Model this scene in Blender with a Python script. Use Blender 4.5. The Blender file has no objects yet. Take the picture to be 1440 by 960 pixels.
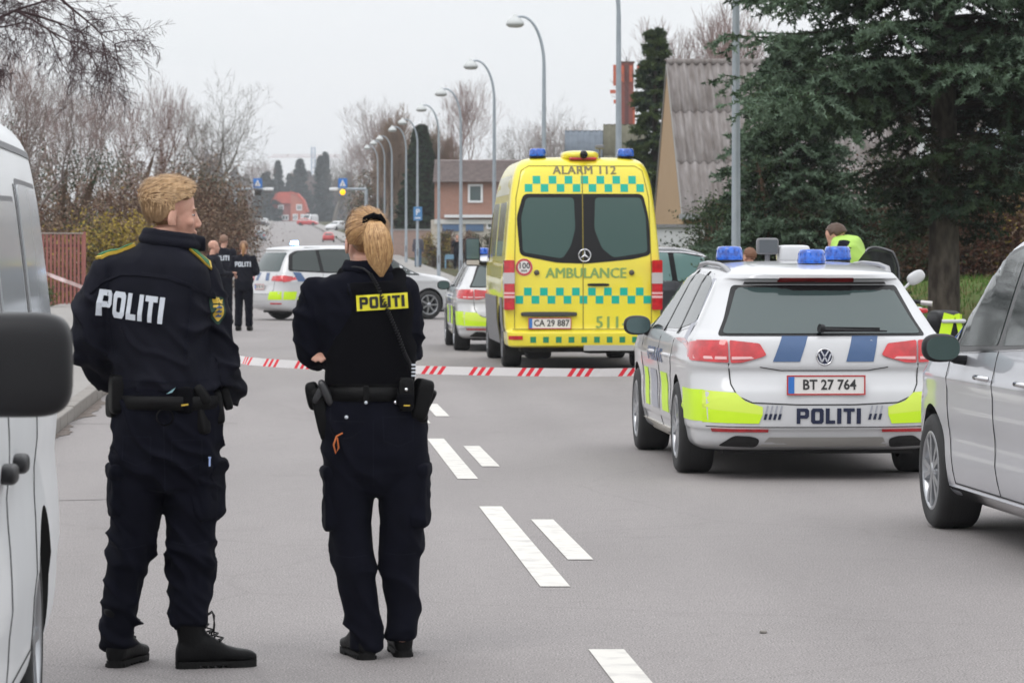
import bpy, bmesh, math, random
import numpy as np
from mathutils import Vector, Matrix, noise as mnoise
from mathutils.bvhtree import BVHTree
R = math.radians
random.seed(7)
rng = np.random.default_rng(7)
SC = bpy.context.scene
COL = SC.collection

# ---------------------------------------------------------------- camera, sky, light
F = 4850.0                     # focal length in photograph pixels (1440 wide)
CAMH = 1.58
cam_d = bpy.data.cameras.new('camera')
cam = bpy.data.objects.new('camera', cam_d); COL.objects.link(cam)
cam.location = (0, 0, CAMH); cam.rotation_euler = (R(90), 0, 0)
cam_d.sensor_width = 36.0; cam_d.lens = F / 1440 * 36
cam_d.shift_y = -130 / 1440
cam_d.clip_start = 0.1; cam_d.clip_end = 4000
cam_d.dof.use_dof = True; cam_d.dof.focus_distance = 18.0; cam_d.dof.aperture_fstop = 11.0
SC.camera = cam
SC.view_settings.view_transform = 'Standard'; SC.view_settings.look = 'None'
SC.view_settings.exposure = 0.1; SC.view_settings.gamma = 1.0

world = bpy.data.worlds.new('World'); SC.world = world; world.use_nodes = True
SUN_EL, SUN_AZ = 48.0, 215.0      # behind the camera's left shoulder, hidden by the cloud layer
def build_world():
    nt = world.node_tree; N = nt.nodes; L = nt.links; N.clear()
    out = N.new('ShaderNodeOutputWorld'); add = N.new('ShaderNodeAddShader')
    b1 = N.new('ShaderNodeBackground'); b2 = N.new('ShaderNodeBackground')
    sky = N.new('ShaderNodeTexSky'); sky.sky_type = 'NISHITA'; sky.sun_disc = False
    sky.sun_elevation = R(SUN_EL); sky.sun_rotation = R(SUN_AZ)
    L.new(sky.outputs[0], b1.inputs[0]); b1.inputs[1].default_value = 0.004
    # cloud deck: the standard overcast sky, brighter overhead than at the horizon, with faint cloud texture
    tc = N.new('ShaderNodeTexCoord'); sp = N.new('ShaderNodeSeparateXYZ'); L.new(tc.outputs['Generated'], sp.inputs[0])
    mx = N.new('ShaderNodeMath'); mx.operation = 'MAXIMUM'; L.new(sp.outputs[2], mx.inputs[0]); mx.inputs[1].default_value = 0
    ma = N.new('ShaderNodeMath'); ma.operation = 'MULTIPLY_ADD'; L.new(mx.outputs[0], ma.inputs[0])
    ma.inputs[1].default_value = 1.1; ma.inputs[2].default_value = 1.0
    mp = N.new('ShaderNodeMapping'); mp.inputs['Scale'].default_value = (2.2, 2.2, 9)
    L.new(tc.outputs['Generated'], mp.inputs[0])
    nz = N.new('ShaderNodeTexNoise'); nz.inputs['Scale'].default_value = 2.6; nz.inputs['Detail'].default_value = 5
    L.new(mp.outputs[0], nz.inputs[0])
    cr = N.new('ShaderNodeValToRGB'); L.new(nz.outputs[0], cr.inputs[0])
    cr.color_ramp.elements[0].position = .3; cr.color_ramp.elements[0].color = (.775, .80, .82, 1)
    cr.color_ramp.elements[1].position = .7; cr.color_ramp.elements[1].color = (.835, .84, .86, 1)
    L.new(cr.outputs[0], b2.inputs[0]); L.new(ma.outputs[0], b2.inputs[1])
    L.new(b1.outputs[0], add.inputs[0]); L.new(b2.outputs[0], add.inputs[1]); L.new(add.outputs[0], out.inputs[0])
build_world()
sun_d = bpy.data.lights.new('sun', 'SUN'); sun_d.energy = 0.7; sun_d.angle = R(25); sun_d.color = (1, .97, .93)
sun = bpy.data.objects.new('sun', sun_d); COL.objects.link(sun)
_az = R(SUN_AZ); _el = R(SUN_EL)
_d = Vector((math.sin(_az) * math.cos(_el), math.cos(_az) * math.cos(_el), math.sin(_el)))
sun.rotation_euler = _d.to_track_quat('Z', 'Y').to_euler()

# ---------------------------------------------------------------- materials
MATS = {}
def M(name, c, rough=.6, c2=None, scale=8., metal=0., coat=0., spec=.5, bump=0., bscale=40., emit=0., detail=4., stretch=None, trans=0., lo=.35, hi=.65):
    if name in MATS: return MATS[name]
    m = bpy.data.materials.new(name); m.use_nodes = True
    nt = m.node_tree; N = nt.nodes; L = nt.links
    b = N['Principled BSDF']
    b.inputs['Base Color'].default_value = (*c, 1); b.inputs['Roughness'].default_value = rough
    b.inputs['Metallic'].default_value = metal; b.inputs['Coat Weight'].default_value = coat
    b.inputs['Coat Roughness'].default_value = .04; b.inputs['Specular IOR Level'].default_value = spec
    tc = mp = None
    if c2 is not None or bump:
        tc = N.new('ShaderNodeTexCoord'); mp = N.new('ShaderNodeMapping'); L.new(tc.outputs['Object'], mp.inputs[0])
        if stretch: mp.inputs['Scale'].default_value = stretch
    if c2 is not None:
        nz = N.new('ShaderNodeTexNoise'); nz.inputs['Scale'].default_value = scale; nz.inputs['Detail'].default_value = detail
        L.new(mp.outputs[0], nz.inputs[0])
        cr = N.new('ShaderNodeValToRGB'); L.new(nz.outputs[0], cr.inputs[0])
        cr.color_ramp.elements[0].position = lo; cr.color_ramp.elements[0].color = (*c, 1)
        cr.color_ramp.elements[1].position = hi; cr.color_ramp.elements[1].color = (*c2, 1)
        L.new(cr.outputs[0], b.inputs['Base Color'])
    if bump:
        nb = N.new('ShaderNodeTexNoise'); nb.inputs['Scale'].default_value = bscale; nb.inputs['Detail'].default_value = 4
        L.new(mp.outputs[0], nb.inputs[0])
        bp = N.new('ShaderNodeBump'); bp.inputs['Strength'].default_value = bump; bp.inputs['Distance'].default_value = .01
        L.new(nb.outputs[0], bp.inputs['Height']); L.new(bp.outputs[0], b.inputs['Normal'])
    if emit:
        b.inputs['Emission Color'].default_value = (*c, 1); b.inputs['Emission Strength'].default_value = emit
    if trans:
        b.inputs['Transmission Weight'].default_value = trans; b.inputs['IOR'].default_value = 1.3
    MATS[name] = m
    return m

def asphalt(name, base, dark, light, crack=.0, tracks=False):
    m = bpy.data.materials.new(name); m.use_nodes = True; MATS[name] = m
    nt = m.node_tree; N = nt.nodes; L = nt.links; b = N['Principled BSDF']
    tc = N.new('ShaderNodeTexCoord')
    def nz(s, det, st=None):
        n = N.new('ShaderNodeTexNoise'); n.inputs['Scale'].default_value = s; n.inputs['Detail'].default_value = det
        if st:
            mp = N.new('ShaderNodeMapping'); mp.inputs['Scale'].default_value = st
            L.new(tc.outputs['Object'], mp.inputs[0]); L.new(mp.outputs[0], n.inputs[0])
        else: L.new(tc.outputs['Object'], n.inputs[0])
        return n
    big = nz(.45, 4, (1.6, .35, 1)); fine = nz(120, 3); mid = nz(14, 5)
    r1 = N.new('ShaderNodeValToRGB'); L.new(big.outputs[0], r1.inputs[0])
    r1.color_ramp.elements[0].position = .35; r1.color_ramp.elements[0].color = (*base, 1)
    r1.color_ramp.elements[1].position = .7; r1.color_ramp.elements[1].color = (*[x * .84 for x in base], 1)
    r2 = N.new('ShaderNodeValToRGB'); L.new(fine.outputs[0], r2.inputs[0])
    e = r2.color_ramp.elements; e[0].position = .34; e[0].color = (*dark, 1); e[1].position = .68; e[1].color = (*light, 1)
    e2 = r2.color_ramp.elements.new(.5); e2.color = (.5, .5, .5, 1)
    ov = N.new('ShaderNodeMix'); ov.data_type = 'RGBA'; ov.blend_type = 'OVERLAY'; ov.inputs[0].default_value = .95
    L.new(r1.outputs[0], ov.inputs[6]); L.new(r2.outputs[0], ov.inputs[7])
    r3 = N.new('ShaderNodeValToRGB'); L.new(mid.outputs[0], r3.inputs[0])
    r3.color_ramp.elements[0].position = .3; r3.color_ramp.elements[0].color = (.9, .9, .9, 1)
    r3.color_ramp.elements[1].position = .65; r3.color_ramp.elements[1].color = (1, 1, 1, 1)
    mu = N.new('ShaderNodeMix'); mu.data_type = 'RGBA'; mu.blend_type = 'MULTIPLY'; mu.inputs[0].default_value = 1
    L.new(ov.outputs[2], mu.inputs[6]); L.new(r3.outputs[0], mu.inputs[7])
    last = mu.outputs[2]
    if crack:
        wn = nz(1.3, 5); vm = N.new('ShaderNodeMix'); vm.data_type = 'VECTOR'; vm.inputs[0].default_value = .22
        L.new(tc.outputs['Object'], vm.inputs[4]); L.new(wn.outputs[1], vm.inputs[5])
        v = N.new('ShaderNodeTexVoronoi'); v.feature = 'DISTANCE_TO_EDGE'; v.inputs['Scale'].default_value = .33
        L.new(vm.outputs[1], v.inputs[0])
        r4 = N.new('ShaderNodeValToRGB'); L.new(v.outputs[0], r4.inputs[0])
        r4.color_ramp.elements[0].position = .0; r4.color_ramp.elements[0].color = (1 - crack,) * 3 + (1,)
        r4.color_ramp.elements[1].position = .005; r4.color_ramp.elements[1].color = (1, 1, 1, 1)
        m2 = N.new('ShaderNodeMix'); m2.data_type = 'RGBA'; m2.blend_type = 'MULTIPLY'; m2.inputs[0].default_value = 1
        L.new(last, m2.inputs[6]); L.new(r4.outputs[0], m2.inputs[7]); last = m2.outputs[2]
    def times(last, fac_out, stops):
        rr = N.new('ShaderNodeValToRGB'); L.new(fac_out, rr.inputs[0]); el = rr.color_ramp.elements
        el[0].position, v = stops[0]; el[0].color = (v, v, v, 1); el[1].position, v = stops[-1]; el[1].color = (v, v, v, 1)
        for p_, v in stops[1:-1]: e_ = el.new(p_); e_.color = (v, v, v, 1)
        mm = N.new('ShaderNodeMix'); mm.data_type = 'RGBA'; mm.blend_type = 'MULTIPLY'; mm.inputs[0].default_value = 1
        L.new(last, mm.inputs[6]); L.new(rr.outputs[0], mm.inputs[7]); return mm.outputs[2]
    if tracks:
        # tyre polished wheel tracks along the road, oil spots and darker repairs
        sp = N.new('ShaderNodeSeparateXYZ'); L.new(tc.outputs['Object'], sp.inputs[0])
        m1 = N.new('ShaderNodeMath'); m1.operation = 'MULTIPLY_ADD'; L.new(sp.outputs[1], m1.inputs[0]); m1.inputs[1].default_value = .0668; L.new(sp.outputs[0], m1.inputs[2])
        m2_ = N.new('ShaderNodeMath'); m2_.operation = 'MULTIPLY_ADD'; L.new(m1.outputs[0], m2_.inputs[0]); m2_.inputs[1].default_value = .125; m2_.inputs[2].default_value = .25
        last = times(last, m2_.outputs[0], [(.0, .86), (.03, .97), (.09, 1.), (.125, .93), (.17, 1.), (.28, 1.), (.32, .935), (.37, 1.), (.50, 1.), (.55, .93), (.60, 1.), (.70, 1.), (.745, .935), (.80, 1.), (.98, .95)])
        last = times(last, nz(2.3, 6).outputs[0], [(.0, .86), (.33, .95), (.40, 1.), (.66, 1.), (.74, 1.08)])
        last = times(last, nz(9, 2).outputs[0], [(.0, .72), (.235, .80), (.25, 1.), (1., 1.)])
    L.new(last, b.inputs['Base Color']); b.inputs['Roughness'].default_value = .82
    bp = N.new('ShaderNodeBump'); bp.inputs['Strength'].default_value = .35; bp.inputs['Distance'].default_value = .004
    L.new(fine.outputs[0], bp.inputs['Height']); L.new(bp.outputs[0], b.inputs['Normal'])
    return m

# ---------------------------------------------------------------- object helpers
def link(name, me, parent=None, loc=None, kind=None):
    o = bpy.data.objects.new(name, me); COL.objects.link(o)
    if parent is not None: o.parent = parent
    if loc is not None: o.location = loc
    if kind: o['kind'] = kind
    return o
def tag(o, label, cat, group=None):
    o['label'] = label; o['category'] = cat
    if group: o['group'] = group
    return o
def thing(name, label, cat, loc=(0, 0, 0), rz=0., group=None):
    o = bpy.data.objects.new(name, None); COL.objects.link(o); o.location = loc; o.rotation_euler = (0, 0, rz)
    o.empty_display_size = .2
    return tag(o, label, cat, group)
def copy_tree(o, parent=None):
    c = o.copy(); COL.objects.link(c); c.parent = parent
    for ch in list(o.children): copy_tree(ch, c)
    return c
def fast_mesh(name, V, Fc, mats, mi=None, smooth=False):
    """V (n,3), Fc (m,3|4) numpy arrays"""
    V = np.asarray(V, dtype=np.float32); Fc = np.asarray(Fc, dtype=np.int32)
    me = bpy.data.meshes.new(name); n, k = Fc.shape
    me.vertices.add(len(V)); me.vertices.foreach_set('co', V.ravel())
    me.loops.add(n * k); me.loops.foreach_set('vertex_index', Fc.ravel())
    me.polygons.add(n); me.polygons.foreach_set('loop_start', np.arange(0, n * k, k, dtype=np.int32))
    for m in (mats if isinstance(mats, (list, tuple)) else [mats]): me.materials.append(m)
    if mi is not None: me.polygons.foreach_set('material_index', np.asarray(mi, dtype=np.int32))
    me.polygons.foreach_set('use_smooth', np.full(n, smooth, dtype=bool))
    me.update(calc_edges=True)
    return me

class MB:
    """collects shapes, then links them as one mesh object"""
    def __init__(s): s.v = []; s.f = []; s.mi = []; s.sm = []; s.m = 0; s.T = None
    def add(s, vs, fs, smooth=False):
        b = len(s.v)
        for p in vs:
            p = Vector(p)
            s.v.append(tuple(s.T @ p) if s.T is not None else tuple(p))
        for f in fs: s.f.append(tuple(b + i for i in f)); s.mi.append(s.m); s.sm.append(smooth)
        return s
    def box(s, x0, x1, y0, y1, z0, z1):
        vs = [(x, y, z) for z in (z0, z1) for y in (y0, y1) for x in (x0, x1)]
        return s.add(vs, [(0, 2, 3, 1), (4, 5, 7, 6), (0, 1, 5, 4), (2, 6, 7, 3), (0, 4, 6, 2), (1, 3, 7, 5)])
    def cbox(s, c, d, rz=0., rx=0., ry=0.):
        old = s.T; T = Matrix.Translation(c) @ Matrix.Rotation(rz, 4, 'Z') @ Matrix.Rotation(ry, 4, 'Y') @ Matrix.Rotation(rx, 4, 'X')
        s.T = old @ T if old is not None else T
        s.box(-d[0] / 2, d[0] / 2, -d[1] / 2, d[1] / 2, -d[2] / 2, d[2] / 2); s.T = old; return s
    def rbox(s, c, d, e=4., n=14, rz=0., rx=0., ry=0.):
        """rounded box: superellipsoid of size d"""
        vs = []; fs = []; nu = n * 2; nv = n
        def pw(t): return math.copysign(abs(t) ** (2. / e), t)
        Rm = Matrix.Rotation(rz, 3, 'Z') @ Matrix.Rotation(ry, 3, 'Y') @ Matrix.Rotation(rx, 3, 'X')
        for j in range(nv + 1):
            ph = -math.pi / 2 + math.pi * j / nv
            for i in range(nu):
                th = 2 * math.pi * i / nu
                p = Vector((pw(math.cos(ph)) * pw(math.cos(th)) * d[0] / 2, pw(math.cos(ph)) * pw(math.sin(th)) * d[1] / 2, pw(math.sin(ph)) * d[2] / 2))
                vs.append(Rm @ p + Vector(c))
        for j in range(nv):
            for i in range(nu):
                a = j * nu + i; b = j * nu + (i + 1) % nu
                fs.append((a, b, b + nu, a + nu))
        return s.add(vs, fs, True)
    def tube(s, pts, r, n=8, caps=True, smooth=True):
        P = [Vector(p) for p in pts]; rs = r if isinstance(r, (list, tuple)) else [r] * len(P)
        vs = []; fs = []; up = None
        for i, p in enumerate(P):
            d = (P[min(i + 1, len(P) - 1)] - P[max(i - 1, 0)])
            if d.length < 1e-9: d = Vector((0, 0, 1))
            d.normalize()
            if up is None: up = Vector((0, 0, 1)) if abs(d.z) < .9 else Vector((1, 0, 0))
            a = d.cross(up)
            if a.length < 1e-6: a = d.orthogonal()
            a.normalize(); b = a.cross(d); up = b
            for k in range(n):
                t = 2 * math.pi * k / n
                vs.append(p + (a * math.cos(t) + b * math.sin(t)) * rs[i])
        for i in range(len(P) - 1):
            for k in range(n):
                k2 = (k + 1) % n
                fs.append((i * n + k, i * n + k2, (i + 1) * n + k2, (i + 1) * n + k))
        s.add(vs, fs, smooth)
        if caps:
            s.add([vs[k] for k in range(n)], [tuple(range(n))]); s.add([vs[(len(P) - 1) * n + k] for k in range(n)], [tuple(reversed(range(n)))])
        return s
    def lathe(s, prof, c=(0, 0, 0), axis='z', n=24, smooth=True):
        """prof: (r, h) pairs"""
        vs = []; fs = []; m = len(prof)
        for i in range(n):
            t = 2 * math.pi * i / n; ct, st = math.cos(t), math.sin(t)
            for r, h in prof:
                p = {'z': (r * ct, r * st, h), 'x': (h, r * ct, r * st), 'y': (r * st, h, r * ct)}[axis]
                vs.append((p[0] + c[0], p[1] + c[1], p[2] + c[2]))
        for i in range(n):
            i2 = (i + 1) % n
            for j in range(m - 1): fs.append((i * m + j, i2 * m + j, i2 * m + j + 1, i * m + j + 1))
        return s.add(vs, fs, smooth)
    def prism(s, poly, a, b, axis='y'):
        """polygon in the plane across axis, from a to b"""
        n = len(poly)
        def P(u, v, w): return {'y': (u, w, v), 'x': (w, u, v), 'z': (u, v, w)}[axis]
        vs = [P(u, v, a) for u, v in poly] + [P(u, v, b) for u, v in poly]
        fs = [tuple(range(n))[::-1], tuple(range(n, 2 * n))] + [(i, (i + 1) % n, n + (i + 1) % n, n + i) for i in range(n)]
        return s.add(vs, fs)
    def mesh(s, name, mats):
        me = bpy.data.meshes.new(name); me.from_pydata(s.v, [], s.f)
        for m in (mats if isinstance(mats, (list, tuple)) else [mats]): me.materials.append(m)
        me.polygons.foreach_set('material_index', s.mi); me.polygons.foreach_set('use_smooth', s.sm); me.update()
        return me
    def build(s, name, mats, parent=None, kind=None, loc=None, bevel=0.):
        me = s.mesh(name, mats)
        bm = bmesh.new(); bm.from_mesh(me)
        if bevel:
            bmesh.ops.remove_doubles(bm, verts=bm.verts, dist=1e-5)
            bmesh.ops.bevel(bm, geom=bm.edges[:], offset=bevel, segments=2, profile=.6, affect='EDGES')
        bmesh.ops.recalc_face_normals(bm, faces=bm.faces)
        bm.to_mesh(me); bm.free()
        return link(name, me, parent, loc, kind)

def eval_mods(o, name=None):
    dg = bpy.context.evaluated_depsgraph_get(); dg.update()
    me = bpy.data.meshes.new_from_object(o.evaluated_get(dg))
    if name: me.name = name
    return me

def bvh_of(me):
    return BVHTree.FromPolygons([v.co.copy() for v in me.vertices], [tuple(p.vertices) for p in me.polygons])

AX = {'rear': (Vector((0, 1, 0)), lambda u, v: Vector((u, -9, v))), 'front': (Vector((0, -1, 0)), lambda u, v: Vector((u, 19, v))),
      'left': (Vector((1, 0, 0)), lambda u, v: Vector((-9, u, v))), 'right': (Vector((-1, 0, 0)), lambda u, v: Vector((9, u, v))),
      'top': (Vector((0, 0, -1)), lambda u, v: Vector((u, v, 9)))}
def decal(name, polys, side, bvh, mat, parent, off=.004, cut=.08, skirt=.012, smooth=True, curve=None):
    """polys: polygons in the 2-D plane of that side; laid on the surface with their own small thickness"""
    d, org = AX[side]
    bm = bmesh.new()
    for p in polys:
        if isinstance(p, tuple):   # (verts, faces)
            vs = [bm.verts.new((u, v, 0)) for u, v in p[0]]
            for f in p[1]:
                try: bm.faces.new([vs[i] for i in f])
                except ValueError: pass
        else:
            f = bm.faces.new([bm.verts.new((u, v, 0)) for u, v in p])
    bm.normal_update()
    bmesh.ops.triangulate(bm, faces=bm.faces[:])
    us = [v.co.x for v in bm.verts]; vs_ = [v.co.y for v in bm.verts]
    for lo, hi, n in ((min(us), max(us), Vector((1, 0, 0))), (min(vs_), max(vs_), Vector((0, 1, 0)))):
        k = int((hi - lo) / cut)
        for i in range(1, k + 1):
            t = lo + (hi - lo) * i / (k + 1)
            bmesh.ops.bisect_plane(bm, geom=bm.verts[:] + bm.edges[:] + bm.faces[:], plane_co=n * t, plane_no=n)
    bmesh.ops.remove_doubles(bm, verts=bm.verts, dist=1e-5)
    bad = []
    for v in bm.verts:
        hit = bvh.ray_cast(org(v.co.x, v.co.y), d)
        if hit[0] is None: bad.append(v); continue
        n = hit[1] if hit[1].dot(d) < 0 else -hit[1]
        v.co = hit[0] + n * off * .3 - d * off * .7
    if bad: bmesh.ops.delete(bm, geom=bad, context='VERTS')
    if not bm.faces: bm.free(); return None
    bmesh.ops.recalc_face_normals(bm, faces=bm.faces)
    s = sum((f.normal.dot(d) * f.calc_area() for f in bm.faces))
    if s > 0: bmesh.ops.reverse_faces(bm, faces=bm.faces)
    for f in bm.faces: f.smooth = smooth
    if skirt:
        be = [e for e in bm.edges if e.is_boundary]
        ret = bmesh.ops.extrude_edge_only(bm, edges=be)
        for g in ret['geom']:
            if isinstance(g, bmesh.types.BMVert): g.co += d * skirt
            elif isinstance(g, bmesh.types.BMFace): g.smooth = False
        for e in be: e.smooth = False
    me = bpy.data.meshes.new(name); bm.to_mesh(me); bm.free(); me.materials.append(mat)
    return link(name, me, parent)
def strip(pts, w):
    """a polyline of width w as quads"""
    out = []
    P = [Vector((a, b)) for a, b in pts]
    for i in range(len(P) - 1):
        d = (P[i + 1] - P[i]).normalized(); n = Vector((-d.y, d.x)) * w / 2
        a, b = P[i] - d * w * .1, P[i + 1] + d * w * .1
        out.append([tuple(a - n), tuple(b - n), tuple(b + n), tuple(a + n)])
    return out

def font_polys(txt, size, x, y, sx=1., bold=0., shear=0., mirror=1., space=1.):
    cu = bpy.data.curves.new('t', 'FONT'); cu.body = txt; cu.size = size; cu.align_x = 'CENTER'; cu.align_y = 'CENTER'
    cu.offset = bold; cu.resolution_u = 2; cu.space_character = space; cu.shear = shear
    o = bpy.data.objects.new('t', cu); COL.objects.link(o)
    me = eval_mods(o)
    P = ([(v.co.x * sx * mirror + x, v.co.y + y) for v in me.vertices], [tuple(p.vertices) for p in me.polygons])
    bpy.data.objects.remove(o); bpy.data.meshes.remove(me); bpy.data.curves.remove(cu)
    return [P]
def islands(P):
    vs, fs = P; par = list(range(len(vs)))
    def fd(a):
        while par[a] != a: par[a] = par[par[a]]; a = par[a]
        return a
    for f in fs:
        for i in f[1:]: par[fd(i)] = fd(f[0])
    g = {}
    for f in fs: g.setdefault(fd(f[0]), []).append(f)
    return [(vs, g_) for g_ in g.values()]
def letter_decals(P, side, bvh, mat, parent, off):
    for vs, fs in islands(P[0]):
        for dx, o2 in ((0, off), (.011, off + .0009)):
            used = sorted({i for f in fs for i in f}); ix = {a: b for b, a in enumerate(used)}
            decal('letter', [([(vs[i][0] + dx, vs[i][1] + dx * .3) for i in used], [tuple(ix[i] for i in f) for f in fs])], side, bvh, mat, parent, off=o2, skirt=.0015, cut=.2)
LET = {
 'P': (.78, [[(0, 0), (.3, 0), (.3, 1), (0, 1)], [(.3, .78), (.62, .78), (.62, 1), (.3, 1)], [(.3, .34), (.62, .34), (.62, .56), (.3, .56)],
       [(.62, 1), (.86, 1), (1, .86), (1, .48), (.86, .34), (.62, .34), (.62, .56), (.68, .6), (.68, .74), (.62, .78)]]),
 'O': (.8, [[(.38, 1), (.14, 1), (0, .86), (0, .14), (.14, 0), (.38, 0), (.38, .22), (.32, .26), (.32, .74), (.38, .78)],
       [(.62, 1), (.62, .78), (.68, .74), (.68, .26), (.62, .22), (.62, 0), (.86, 0), (1, .14), (1, .86), (.86, 1)],
       [(.38, .78), (.62, .78), (.62, 1), (.38, 1)], [(.38, 0), (.62, 0), (.62, .22), (.38, .22)]]),
 'L': (.6, [[(0, 0), (1, 0), (1, .22), (.42, .22), (.42, 1), (0, 1)]]),
 'I': (.27, [[(0, 0), (1, 0), (1, 1), (0, 1)]]),
 'T': (.72, [[(0, 1), (0, .78), (.33, .78), (.33, 0), (.67, 0), (.67, .78), (1, .78), (1, 1)]])}
def politi(cx, cz, w, h, shear=0., mirror=1):
    tot = sum(LET[c][0] for c in 'POLITI') + .13 * 5; k = w / tot; x = -w / 2; out = []
    for c in 'POLITI':
        cw, polys = LET[c]
        for p in polys:
            out.append([((cx + mirror * (x + u * cw * k + shear * (v - .5) * h)), cz + (v - .5) * h) for u, v in p])
        x += (cw + .13) * k
    return out
# ---------------------------------------------------------------- shared vehicle materials
m_white = M('white paint', (.58, .585, .60), .3, c2=(.53, .535, .55), scale=1.2, coat=.8)
m_vanwhite = M('van white paint', (.80, .815, .83), .45, c2=(.75, .765, .78), scale=1.6, coat=.25)
m_silver = M('silver paint', (.52, .53, .57), .34, c2=(.48, .49, .53), scale=1.2, metal=.45, coat=.9)
m_darkpaint = M('dark grey paint', (.045, .047, .055), .3, coat=1.)
m_redpaint = M('red paint', (.5, .03, .03), .35, coat=1.)
m_bluegrey = M('blue grey paint', (.25, .32, .38), .35, coat=1.)
m_yellow = M('ambulance yellow paint', (.86, .73, .035), .35, c2=(.80, .67, .04), scale=2, coat=.8)
m_yellow_side = M('ambulance yellow film', (.80, .74, .12), .3, coat=.8)
m_green_sq = M('green reflective film', (.0, .42, .30), .4)
m_greentxt = M('green lettering film', (.22, .36, .10), .45)
m_lime = M('lime reflective film', (.60, .88, .02), .4)
m_lime2 = M('light lime reflective film', (.68, .86, .10), .4)
m_bluefilm = M('blue reflective film', (.03, .085, .21), .35, coat=.5)
m_navytxt = M('navy lettering film', (.012, .018, .05), .4)
m_greyfilm = M('grey reflective film', (.36, .37, .42), .4)
m_glass = M('dark tinted glass', (.018, .03, .028), .04, spec=.75)
m_rearglass = M('rear glass', (.035, .058, .058), .05, spec=.8)
m_amglass = M('smoked ambulance glass', (.02, .045, .04), .05, spec=.7)
m_ampane = M('grey green ambulance pane', (.03, .075, .065), .06, spec=.6)
m_gap = M('panel gap', (.02, .02, .02), .8)
m_blkplast = M('black plastic', (.011, .011, .013), .42, spec=.3, bump=.1, bscale=300)
m_greyplast = M('grey plastic', (.16, .16, .17), .5)
m_blkgloss = M('gloss black', (.008, .008, .009), .25, spec=.3)
m_under = M('underbody black', (.012, .012, .012), .8)
m_tyre = M('tyre rubber', (.02, .02, .021), .75, bump=.3, bscale=120)
m_rim = M('alloy rim', (.42, .43, .45), .3, metal=.8)
m_rimdark = M('brake disc grey', (.08, .08, .085), .5, metal=.6)
m_redlamp = M('red lamp lens', (.62, .012, .02), .12, c2=(.42, .006, .012), scale=14, coat=1.)
m_paleamp = M('pale lamp lens', (.78, .45, .45), .15, coat=1.)
m_clearlamp = M('clear lamp lens', (.50, .47, .47), .1, coat=1.)
m_chrome = M('chrome', (.7, .7, .72), .12, metal=1.)
m_plate = M('plate white', (.72, .70, .68), .5)
m_platered = M('plate red border', (.45, .04, .04), .5)
m_eublue = M('plate blue strip', (.03, .16, .5), .5)
m_platetxt = M('plate lettering', (.03, .03, .03), .5)
m_beacon = M('blue beacon lens', (.004, .13, .66), .12, coat=1., c2=(.003, .05, .32), scale=30)
m_beaconlit = M('lit blue beacon', (.35, .6, 1.), .2, emit=9.)
m_mirglass = M('mirror glass', (.11, .165, .17), .05, metal=.5)
m_cream = M('dirty white sill', (.55, .52, .46), .5, coat=.3)

def pchip(x, y, q):
    x = np.array(x, float); y = np.array(y, float); h = np.diff(x); d = np.diff(y) / h
    m = np.zeros_like(y)
    for i in range(1, len(x) - 1):
        if d[i - 1] * d[i] > 0:
            w1 = 2 * h[i] + h[i - 1]; w2 = h[i] + 2 * h[i - 1]; m[i] = (w1 + w2) / (w1 / d[i - 1] + w2 / d[i])
    m[0] = d[0]; m[-1] = d[-1]
    k = np.clip(np.searchsorted(x, q) - 1, 0, len(h) - 1); t = (q - x[k]) / h[k]
    return ((1 + 2 * t) * (1 - t) ** 2 * y[k] + t * (1 - t) ** 2 * h[k] * m[k] + t * t * (3 - 2 * t) * y[k + 1] + t * t * (t - 1) * h[k] * m[k + 1])

def half_outline(p):
    z, yr, yf, w, rx, ry, fx, fy, br, bf = p
    pts = []
    for i in range(7): pts.append(((w - rx) * i / 6, yr))
    for i in range(1, 9):
        t = math.pi / 2 * i / 8; pts.append((w - rx + rx * math.sin(t), yr + ry - ry * math.cos(t)))
    for i in range(1, 30):
        pts.append((w, yr + ry + (yf - fy - yr - ry) * i / 30))
    for i in range(0, 9):
        t = math.pi / 2 * i / 8; pts.append((w - fx + fx * math.cos(t), yf - fy + fy * math.sin(t)))
    for i in range(1, 7): pts.append(((w - fx) * (1 - i / 6), yf))
    out = []
    L = yf - yr
    for x, y in pts:
        q = (x / max(w, 1e-3)) ** 2; s = (y - yr) / L
        y2 = y + br * q * max(0, 1 - s * 3) - bf * q * max(0, 1 - (1 - s) * 3)
        out.append((x, y2, z))
    return out

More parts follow.
